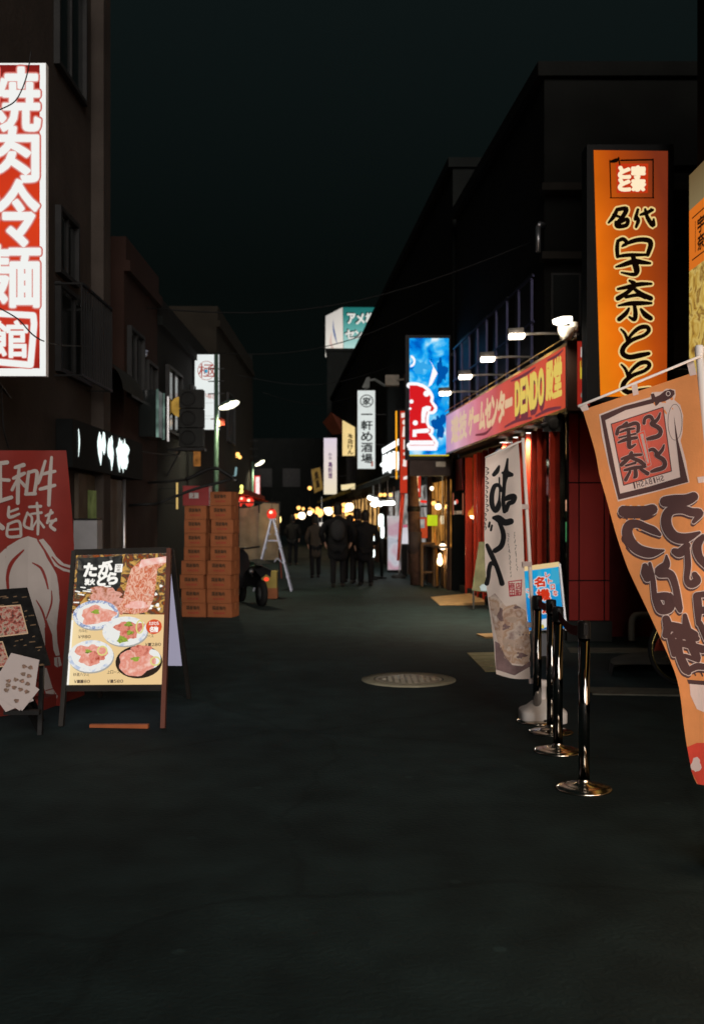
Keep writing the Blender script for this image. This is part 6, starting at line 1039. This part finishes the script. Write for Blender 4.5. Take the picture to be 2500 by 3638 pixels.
t = thing('utility_pole', 'thick brown utility pole leaning slightly over the alley', 'utility pole', G(1481, 2078)); a_ = G(1481, 2078); b_ = P(1447, 1330, a_.y + .1); m = MB(); m.tube([a_, a_.lerp(b_, .35), a_.lerp(b_, .6), b_], [.15, .14, .095, .085], 16); m.build('post', M('pole_brown', (.10, .055, .04), .85, var=.3, scale=9, bump=.3), t); m = MB(); c_ = a_.lerp(b_, .36); m.lathe(c_, [(.15, -.06), (.155, -.05), (.155, .05), (.15, .06)], 16); m.build('band', iron, t); m = MB(); c_ = a_.lerp(b_, .2); m.lathe(c_, [(.149, -.25), (.152, -.25), (.151, .25), (.148, .25)], 16); m.build('guard_sleeve', M('sleeve', (.07, .05, .045), .7), t); m = MB(); c_ = P(1392, 1352, 23.9); m.box(c_.x - .16, c_.x + .16, c_.y - .12, c_.y + .12, c_.z - .12, c_.z + .12); m.bar(c_, b_ - Vector((0, 0, .1)), .04); m.build('junction_box', M('junction', (.25, .22, .18), .6, var=.2), t)
# ---- around the izakaya front
gC = 'warm lamps in front of the izakaya'
for px, py, Y, r_, mt, lg, lb in ((1534, 1735, 23.4, .055, bw, 4, 'white lamp highest in front of the izakaya'), (1540, 1788, 23.2, .06, by, 0, 'amber lamp just above the brightest izakaya lamp'), (1556, 1800, 22.9, .085, bw, 14, 'brightest round lamp of the izakaya front'), (1588, 1800, 22.2, .06, by, 6, 'amber lamp by the arcade doorway transom'), (1572, 1942, 22.0, .085, bw, 10, 'low round lamp glowing near the izakaya ground'), (1590, 1941, 22.0, .035, by, 0, 'tiny amber lamp touching the low round one')): bulb(px, py, Y, r_, mt, lb, gC, light=lg, lc=(1, .62, .25))
m = MB(); m.tube([P(1571, 1832, 22.4), P(1571, 1845, 22.4), P(1571, 1862, 22.4)], [.04, .055, .03], 12); m.bar(P(1571, 1832, 22.4), (P(1571, 0, 22.4).x, 22.4, 2.6), .01); solo(m, 'paper_lantern', E('lantern_cream', (.9, .7, .42), .9), 'slim cream lantern hanging right of the green shade', 'lantern')
t = thing('floor_lantern', 'flame bright floor lantern on the ground before the izakaya', 'lantern', G(1562, 2030)); q = P(1562, 1994, 22.4); m = MB(); m.ball(q, .06, .06, .11); m.ball(P(1562, 1974, 22.4), .035, .035, .05); m.build('light', E('flame', (1, .7, .35), 6), t); m = MB(); m.lathe((q.x, q.y, 0), [(.1, 0), (.1, .03), (.03, .06), (.02, q.z - .1), (.06, q.z - .08)], 16); m.build('stand', iron, t); lamp_light('floor_lantern_light', 'POINT', q + Vector((0, -.2, .05)), 4, (1, .62, .3), t, .05)
t = thing('poster_stand', 'orange red poster with a white photo beside the utility pole', 'poster', P(1497, 1912, 23.6)); mp = pxmap(23.6); frame_box(1474, 1519, 1837, 1913, 23.604, .05).build('board', MATS['dark_timber'], t); m = MB(); m.use(E('poster_orange', (.8, .1, .03), .55, var=.1)); poly(m, [(1475, 1838), (1518, 1838), (1518, 1912), (1475, 1912)], mp, .001); m.use(E2('poster_photo', [(.75, .66, .55), (.3, .32, .32), (.8, .7, .6)], .7, 4, 3)); poly(m, [(1481, 1844), (1508, 1844), (1508, 1876), (1481, 1876)], mp, .003); m.build('print', None, t); m = MB(); [m.bar(P(x, 1913, 23.63), (P(x, 0, 23.63).x, 23.63, 0), .03) for x in (1478, 1515)]; m.build('leg', iron, t)
t = thing('standing_lamp', 'yellow green cube shade on a leaning orange wooden stick', 'lamp', G(1552, 2060)); a_, b_ = P(1519, 1868, 23.0), P(1552, 1830, 23.0); m = MB(); m.box(a_.x, b_.x, 22.9, 23.15, a_.z, b_.z); m.build('shade', E('shade_green', (.62, .75, .02), .85, var=.15), t); m = MB(); m.tube([P(1540, 1868, 23.0), P(1551, 1978, 22.9), G(1553, 2085)], .028, 8); m.build('stick', M('orange_stick', (.5, .22, .05), .6), t)
x0, x1 = P(1496, 0, 22.9).x, P(1545, 0, 22.9).x; zt_ = P(0, 1934, 22.9).z; m = MB(); m.box(x0, x1, 22.85, 23.3, zt_, zt_ + .04)
for x_ in (x0 + .02, x1 - .02):
    for y_ in (22.88, 23.27): m.bar((x_, y_, 0), (x_, y_, zt_), .04)
m.box(x0 + .03, x1 - .03, 22.9, 23.25, .3, .33); solo(m, 'stall_table', M('table_wood', (.12, .07, .035), .6, var=.2), 'small wooden serving table beside the orange stick lamp', 'table')
m = MB(); m.use(E('red_strip', (1, .03, .02), .9)); m.tube([P(1494, 1781, 23.9), P(1515, 1783, 23.9)], .03, 8); m.use(iron); m.bar(P(1505, 1776, 23.92), (P(1505, 0, 23.92).x, 23.92, 2.6), .01); solo(m, 'tube_lamp', None, 'red glowing strip lamp above the orange poster', 'lamp')
m = MB(); m.tube([P(1475, 1786, 23.9), P(1490, 1774, 23.9)], .03, 8); m.bar(P(1483, 1776, 23.9), (P(1483, 0, 23.9).x, 23.9, 2.6), .01); solo(m, 'tube_lamp', E('oval_yellow', (1, .7, .25), 1.2), 'small slanted yellow lamp left of the red strip', 'lamp')
t = thing('claw_machine', 'glass prize machine with a lit top by the arcade doorway', 'arcade machine', G(1630, 2100)); Yg = 21.6; mp = pxmap(Yg); frame_box(1608, 1652, 1830, 2098, Yg + .01, .45).build('cabinet', M('machine_dark', (.02, .02, .02), .4), t); frame_box(1608, 1652, 1752, 1829, Yg + .3, .15).build('back_wall', M('machine_back', (.05, .045, .04), .5), t)
m = MB(); m.use(E('machine_glow', (.9, .62, .4), .7)); poly(m, [(1612, 1816), (1640, 1814), (1640, 1826), (1612, 1828)], mp, .0); m.use(E('machine_red', (.8, .1, .06), .8)); disc(m, 1622, 1782, 5, 8, mp, .1); m.use(E('machine_white', (.9, .85, .8), .9)); disc(m, 1616, 1786, 4, 7, mp, .11); m.build('prize_light', None, t); m = MB()
for x_ in (1609, 1644): a_, b_ = P(x_, 1829, Yg), P(x_, 1752, Yg); m.bar(a_, b_, .025)
m.build('corner_post', E('post_orange', (.7, .2, .1), .35), t)
# ================================================================ DOWN THE ALLEY, left side
Ys_ = 21.3; t = lightbox('lit_sign', 'white lit sign with a red ring crest and blue dot', Ys_, 692, 778, 1259, 1526, E('ring_white', (.9, .95, .93), .9, var=.05, scale=2)); mp = pxmap(Ys_); m = MB(); m.use(E('ring_red', (.62, .08, .05), .6)); ring(m, 733, 1316, 30, 33, 2, mp, .006); glyph(m, '極', (706, 1292, 762, 1340), mp, .008, .3); m.use(E('ring_red_pale', (.75, .35, .3), .7)); row(m, '旨い肴と', 700, 770, 1396, 1416, mp, .006, .3); m.use(E('ring_blue', (.03, .45, .75), .7)); disc(m, 732, 1318, 6, 6, mp, .012); disc(m, 711, 1410, 4, 5, mp, .012); m.use(E('ring_grey', (.6, .63, .6), .7)); [stroke(m, [(712, y, 1.4), (770, y - 2, 1.4)], mp, .006, curve=False) for y in (1432, 1478, 1488)]; m.build('lettering', None, t)
lampg = M('pole_green', (.05, .09, .065), .5, .3, var=.15)
def street_lamp(px, base_y, top_y, Y, head, label, e):
    x = (px - 1250) / F * Y; t = thing('street_lamp', label, 'street lamp', (x, Y, 0), 'street lamps along the alley'); zt_ = P(0, top_y, Y).z; m = MB(); m.tube([(x, Y, 0), (x, Y, 1.2), (x, Y, 1.3), (x, Y, zt_)], [.075, .07, .05, .042], 14); m.lathe((x, Y, 0), [(.14, 0), (.14, .02), (.08, .03)], 16); m.build('pole', lampg, t)
    (hx0, hy0), (hx1, hy1) = head; a_, b_ = P(hx0, hy0, Y), P(hx1, hy1, Y); m = MB(); m.tube([(x, Y, a_.z - .05), a_, a_.lerp(b_, .2)], .022, 8); m.build('arm', lampg, t); m = MB(); k = (b_ - a_); L_ = k.length
    m.tube([a_ + k * f_ for f_ in (0, .12, .35, .65, .9, 1)], [L_ * .03, L_ * .1, L_ * .17, L_ * .18, L_ * .11, L_ * .02], 14); m.build('head', E('street_head', (1, .95, .72), 3.0), t)
    m = MB(); u_ = Vector((0, 0, L_ * .1)); m.tube([a_ + k * f_ + u_ for f_ in (0, .2, .5, .8)], [.01, L_ * .13, L_ * .15, L_ * .08], 10); m.build('cover', lampg, t)
    lamp_light('street_lamp_light', 'SPOT', a_.lerp(b_, .6) - Vector((0, 0, L_ * .25)), e, (1, .9, .62), t, .08, a_.lerp(b_, .6) - Vector((0, 0, 3)), 150, .9)
    for k_ in (1.0, 1.25, 1.5): m = MB(); z_ = a_.z + k_ - .7; m.bar((x - .16, Y, z_), (x + .16, Y, z_ + .01), .02); m.build('step_bolt', iron, t)
street_lamp(768, 0, 1258, 20.6, ((776, 1452), (850, 1427)), 'green street lamp whose pole crosses the ring crest sign', 300); street_lamp(897, 0, 1640, 33, ((905, 1655), (940, 1636)), 'farther street lamp above the red lit sign', 160)
t = thing('wall_lamp', 'small red hooded lamp under the near street lamp', 'lamp', P(778, 1505, 21.0)); q = P(776, 1502, 21.0); m = MB(); m.ball(q, .055, .055, .075); m.build('bulb', E('hood_bulb', (1, .6, .25), 5), t); m = MB(); m.lathe(q + Vector((.04, .05, .0)), [(.09, -.05), (.085, .06), (.02, .11), (0, .11)], 14); m.bar(q + Vector((.03, .05, .1)), (-2.92, 21.25, q.z + .1), .02); m.build('hood', M('hood_dark_red', (.3, .05, .03), .6), t)
for k, (px, py, lb) in enumerate(((844, 1614, 'upper of two tiny amber lamps on the dim narrow building'), (852, 1624, 'lower of two tiny amber lamps on the dim narrow building'))):
    m = MB(); q = P(px, py, 29.2); m.ball(q, .06 - k * .01); m.tube([q, (-3.3, 29.2, q.z)], .012, 6); solo(m, 'wall_lamp', by, lb, 'lamp', 'tiny amber wall lamps')
m = MB(); a_, b_ = P(836, 1690, 28.5), P(839, 1660, 28.5); m.tube([a_, b_], .03, 8); m.bar(a_, (-3.3, 28.5, a_.z), .02); solo(m, 'tube_lamp', E('teal_tube', (.4, .65, .68), .5), 'faint teal upright tube below the tiny amber lamps', 'lamp')
t = lightbox('lit_sign', 'small upright red lit sign with white lettering past the red lanterns', 34.5, 903, 923, 1690, 1758, E('small_red', (.85, .03, .03), .9)); mp = pxmap(34.5); m = MB(); m.use(E('small_red_white', (1, .75, .72), 1.2)); column(m, '居酒屋', 908, 921, 1694, 1755, mp, .01, 1.4); m.build('lettering', None, t)
# red lanterns under a tarpaulin edge
lr = E('lantern_red', (.8, .045, .025), 1.0, var=.4, scale=6)
for px, py, r_, lb in ((861, 1776, .1, 'red lantern touching the cardboard column top'), (886, 1783, .12, 'red lantern in the middle under the tarpaulin'), (851, 1790, .07, 'smallest red lantern, lowest under the tarpaulin'), (965, 1826, .12, 'round red lantern above the step ladder')):
    Y = 26.5 if px < 900 else 24; c = P(px, py, Y); t = thing('red_lantern', lb, 'lantern', c, 'red paper lanterns'); m = MB(); m.lathe(c, [(.04, -r_), (r_ * .8, -r_ * .65), (r_, 0), (r_ * .8, r_ * .65), (.04, r_)], 18); m.build('paper', lr, t); m = MB(); m.lathe(c, [(.05, r_), (.05, r_ * 1.12), (0, r_ * 1.12)], 12); m.lathe(c, [(0, -r_ * 1.1), (.045, -r_ * 1.1), (.045, -r_)], 12); m.tube([c + Vector((0, 0, r_)), c + Vector((0, 0, r_ + .25))], .006, 6); m.build('rim', iron, t); m = MB(); m.ball(c + Vector((-.01, -r_ * .72, r_ * .25)), r_ * .38, r_ * .3, r_ * .38); m.build('glow', E('lantern_core', (1, .62, .4), 2.2), t); lamp_light('lantern_light', 'POINT', c + Vector((0, -r_ - .12, 0)), 2.5, (1, .2, .1), t, .06)
m = MB(); m.grid([[P(x, y0_ + k, 26.4 + k * .05) for x, y0_ in ((845, 1752), (880, 1760), (930, 1773), (990, 1792))] for k in (0, 9)]); m.grid([[P(856, 1735, 27.5), P(900, 1748, 27.6), P(940, 1764, 27.5)], [P(846, 1750, 26.4), P(890, 1762, 26.4), P(940, 1776, 26.4)]]); m.bar(P(985, 1790, 26.4), G(1000, 2055), .03); solo(m, 'tarpaulin', M('tarp_red', (.3, .06, .03), .7, var=.2, trans=.4), 'red brown tarpaulin edge sloping over the red lanterns', 'tarpaulin')
vin = M('vinyl_sheet', (.3, .25, .17), .35, var=.3, scale=3, trans=.55); t = thing('vinyl_stall', 'smoky vinyl walled stall glowing faintly behind the step ladder', 'stall', (-2.4, 26, 0)); m = MB(); rows = []
for i in range(9): u = i / 8; x = 850 + 140 * u; rows.append([P(x, 1788 + 2 * math.sin(i) + (18 if u < .6 else 0) * (1 - u), 25.6 + .06 * math.sin(i * 2)), P(x, 1870, 25.6 + .05 * math.sin(i * 2.4)), P(x, 1990, 25.6 + .06 * math.sin(i * 1.7))])
m.grid(rows); m.build('sheet', vin, t); m = MB(); [m.bar(P(x, 1785, 25.65), (P(x, 0, 25.65).x, 25.65, 0), .035) for x in (850, 920, 992)]; m.bar(P(850, 1785, 25.65), P(992, 1785, 25.65), .035); m.build('frame', iron, t); m = MB(); m.ball(P(985, 1846, 26.2), .1, .1, .13); m.ball(P(978, 1840, 26.2), .06); m.build('inner_lamp', E('stall_lamp', (1, .7, .25), 3), t); lamp_light('stall_lamp_light', 'POINT', P(978, 1850, 26.1), 6, (1, .62, .25), t, .1)
m = MB(); [(m.ball(P(858, y, 23.5), .04, .04, .05)) for y in (1730, 1745)]; m.bar(P(858, 1722, 23.5), P(858, 1752, 23.5), .015); m.bar(P(858, 1752, 23.5), (XL, 23.5, P(0, 1752, 23.5).z), .015); solo(m, 'wall_lamp', E('lime_bulb', (.9, .85, .2), 2), 'yellow twin bulb wall lamp above the red tarpaulin', 'lamp')

# ================================================================ PEOPLE
dark_cloth = M('dark_cloth', (.006, .006, .007), .9, var=.2, scale=9); dark_cloth2 = M('brown_cloth', (.009, .008, .007), .9, var=.2, scale=9); beige_cloth = M('beige_cloth', (.035, .028, .022), .9, var=.15, scale=9); skin = M('skin', (.35, .2, .14), .5, var=.06); hairm = M('hair_black', (.012, .01, .009), .5, var=.3); shoem = M('shoe_black', (.015, .014, .014), .4); trs = M('trouser_dark', (.006, .006, .007), .9, var=.15)
def skinmesh(name, V, EV, mat, parent, root=0, sub=2):
    me = bpy.data.meshes.new(name); me.from_pydata([v[:3] for v in V], EV, []); me.materials.append(mat); o = bpy.data.objects.new(name, me); C.objects.link(o); o.parent = parent
    s = o.modifiers.new('skin', 'SKIN'); me.skin_vertices.new() if not me.skin_vertices else None
    for i, v in enumerate(V): sv = me.skin_vertices[0].data[i]; sv.radius = (v[3], v[4] if len(v) > 4 else v[3]); sv.use_root = i == root
    s.use_smooth_shade = True; b = o.modifiers.new('sub', 'SUBSURF'); b.levels = sub; b.render_levels = sub; return o
def person(loc, rz, hgt, label, coat, stride=.15, arm=(.1, -.1), long=False, bulk=1.0, bag=False):
    t = thing('person', label, 'person', (0, 0, 0), 'people walking down the alley'); k = hgt / 1.75; OFF[t.name] = Vector()
    hip, sh, nk = .92, 1.42, 1.5; V = [(0, 0, hip, .13 * bulk, .1), (0, 0, 1.15, .125 * bulk, .09), (0, -.01, 1.34, .105 * bulk, .09), (0, 0, nk, .055), (0, .02, 1.6, .075, .085), (0, .02, 1.69, .075, .09)]; EV = [(0, 1), (1, 2), (2, 3), (3, 4), (4, 5)]
    legs = []; arms = []
    for sx, st in ((1, stride), (-1, -stride)):
        i = len(V); V += [(sx * .09, 0, hip - .08, .085), (sx * .1, st * .55 + .03, .5, .055), (sx * .1, st - .04, .09, .036), (sx * .11, st + .13, .03, .034, .026)]; EV += [(0, i), (i, i + 1), (i + 1, i + 2), (i + 2, i + 3)]; legs.append(i)
    for sx, am in ((1, arm[0]), (-1, arm[1])):
        i = len(V); V += [(sx * .155 * bulk, 0, sh - .06, .045), (sx * .25 * bulk, am * .3 - .03, 1.13, .038), (sx * .2 * bulk, am + .02, .94, .026), (sx * .185 * bulk, am + .045, .89, .03, .016)]; EV += [(2, i), (i, i + 1), (i + 1, i + 2), (i + 2, i + 3)]; arms.append(i)
        for f in range(4): j = len(V); V += [(sx * .18 * bulk, am + .03 + f * .019, .84 - (.006 if f in (0, 3) else 0), .0085), (sx * .172 * bulk, am + .035 + f * .019, .80 + (.014 if f in (0, 3) else 0), .007)]; EV += [(i + 3, j), (j, j + 1)]
        j = len(V); V += [(sx * .17 * bulk, am + .085, .875, .0095), (sx * .16 * bulk, am + .1, .84, .008)]; EV += [(i + 3, j), (j, j + 1)]
    sc_ = lambda V: [(v[0] * k, v[1] * k, v[2] * k) + tuple(r * k for r in v[3:]) for v in V]
    skinmesh('body', sc_(V), EV, skin, t)
    f_ = MB(); f_.ball((-.03 * k, .105 * k, 1.635 * k), .012 * k); f_.ball((.03 * k, .105 * k, 1.635 * k), .012 * k); f_.build('eye', hairm, t); f_ = MB(); f_.ball((0, .115 * k, 1.6 * k), .012 * k, .02 * k, .022 * k); f_.ball((0, .1 * k, 1.555 * k), .025 * k, .01 * k, .006 * k); f_.ball((.08 * k, .01 * k, 1.62 * k), .01 * k, .02 * k, .03 * k); f_.ball((-.08 * k, .01 * k, 1.62 * k), .01 * k, .02 * k, .03 * k); f_.build('face', skin, t)
    h_ = MB(); h_.grid([[(r_ * math.cos(a) * k, (r_ * 1.12 * math.sin(a) - .005) * k, (z - (.05 if math.sin(a) < .2 else -.02) * (1 if q_ == 0 else 0)) * k) for a in [2 * math.pi * i / 18 for i in range(18)]] for q_, (r_, z) in enumerate(((.088, 1.58), (.097, 1.64), (.096, 1.7), (.075, 1.765), (.03, 1.79), (.001, 1.795)))], True, True); h_.build('hair', hairm, t)
    CV = [(0, 0, .52 if long else .84, .17 * bulk, .15), (0, 0, 1.0, .17 * bulk, .135), (0, -.01, 1.2, .175 * bulk, .13), (0, -.01, 1.35, .15 * bulk, .115), (0, 0, 1.46, .095, .085), (0, .005, 1.53, .07, .075)]; CE = [(0, 1), (1, 2), (2, 3), (3, 4), (4, 5)]
    for sx, i in ((1, arms[0]), (-1, arms[1])): j = len(CV); CV += [(V[i][0] * 1.14, V[i][1], V[i][2] + .0, .085), (V[i + 1][0] * 1.04, V[i + 1][1], V[i + 1][2], .066), (V[i + 2][0], V[i + 2][1], V[i + 2][2] + .01, .05)]; CE += [(3, j), (j, j + 1), (j + 1, j + 2)]
    skinmesh('jacket', sc_(CV), CE, coat, t)
    TV = [(0, 0, .9, .15 * bulk, .12)]; TE = []
    for i in legs: j = len(TV); TV += [V[i][:3] + (.1,), V[i + 1][:3] + (.072,), (V[i + 2][0], V[i + 2][1] + .01, .055, .062)]; TE += [(0, j), (j, j + 1), (j + 1, j + 2)]
    skinmesh('trousers', sc_(TV), TE, trs, t)
    for i in legs: s_ = MB(); x, y = V[i + 2][0] * k, V[i + 2][1] * k; s_.grid([[(x + w * math.cos(a) * k, y + .06 * k + l_ * math.sin(a) * k, z * k) for a in [2 * math.pi * q_ / 16 for q_ in range(16)]] for w, l_, z in ((.04, .13, 0), (.048, .145, .012), (.046, .14, .045), (.03, .08, .09), (.001, .01, .1))], True, True); s_.build('shoe', shoem, t)
    if bag: b = MB(); b.ball((0, -.2 * k, 1.2 * k), .16 * k, .1 * k, .23 * k, 16); b.build('backpack', M('backpack', (.018, .018, .02), .8), t)
    t.location = loc; t.rotation_euler.z = rz; return t
def at(px, py): q = G(px, py); return (q.x, q.y, 0)
person(at(1200, 2085), 0, 1.83, 'large man in a dark coat walking away, tallest of the crowd', dark_cloth, .1, (.13, .12), long=True, bulk=1.42, bag=True)
person(at(1243, 2068), .1, 1.58, 'short dark haired person half hidden behind the large man', dark_cloth2, -.1, (.13, .12), bulk=1.0)
person(at(1268, 2072), -.1, 1.72, 'person in black walking beside the white tube lamps', dark_cloth, .12, (.12, .14), long=True, bulk=1.25)
person(at(1298, 2080), .15, 1.68, 'person in black nearest the upright white lamps', dark_cloth, -.14, (.14, .12), long=True, bulk=1.2)
person(at(1120, 2052), .2, 1.6, 'slim person in a beige coat by the large amber lamp', beige_cloth, .08, (.13, .13), long=True, bulk=.95)
person(at(1040, 2008), -.2, 1.62, 'dim person standing by the vinyl stall', dark_cloth2, .05, (.12, .13), bulk=1.0)
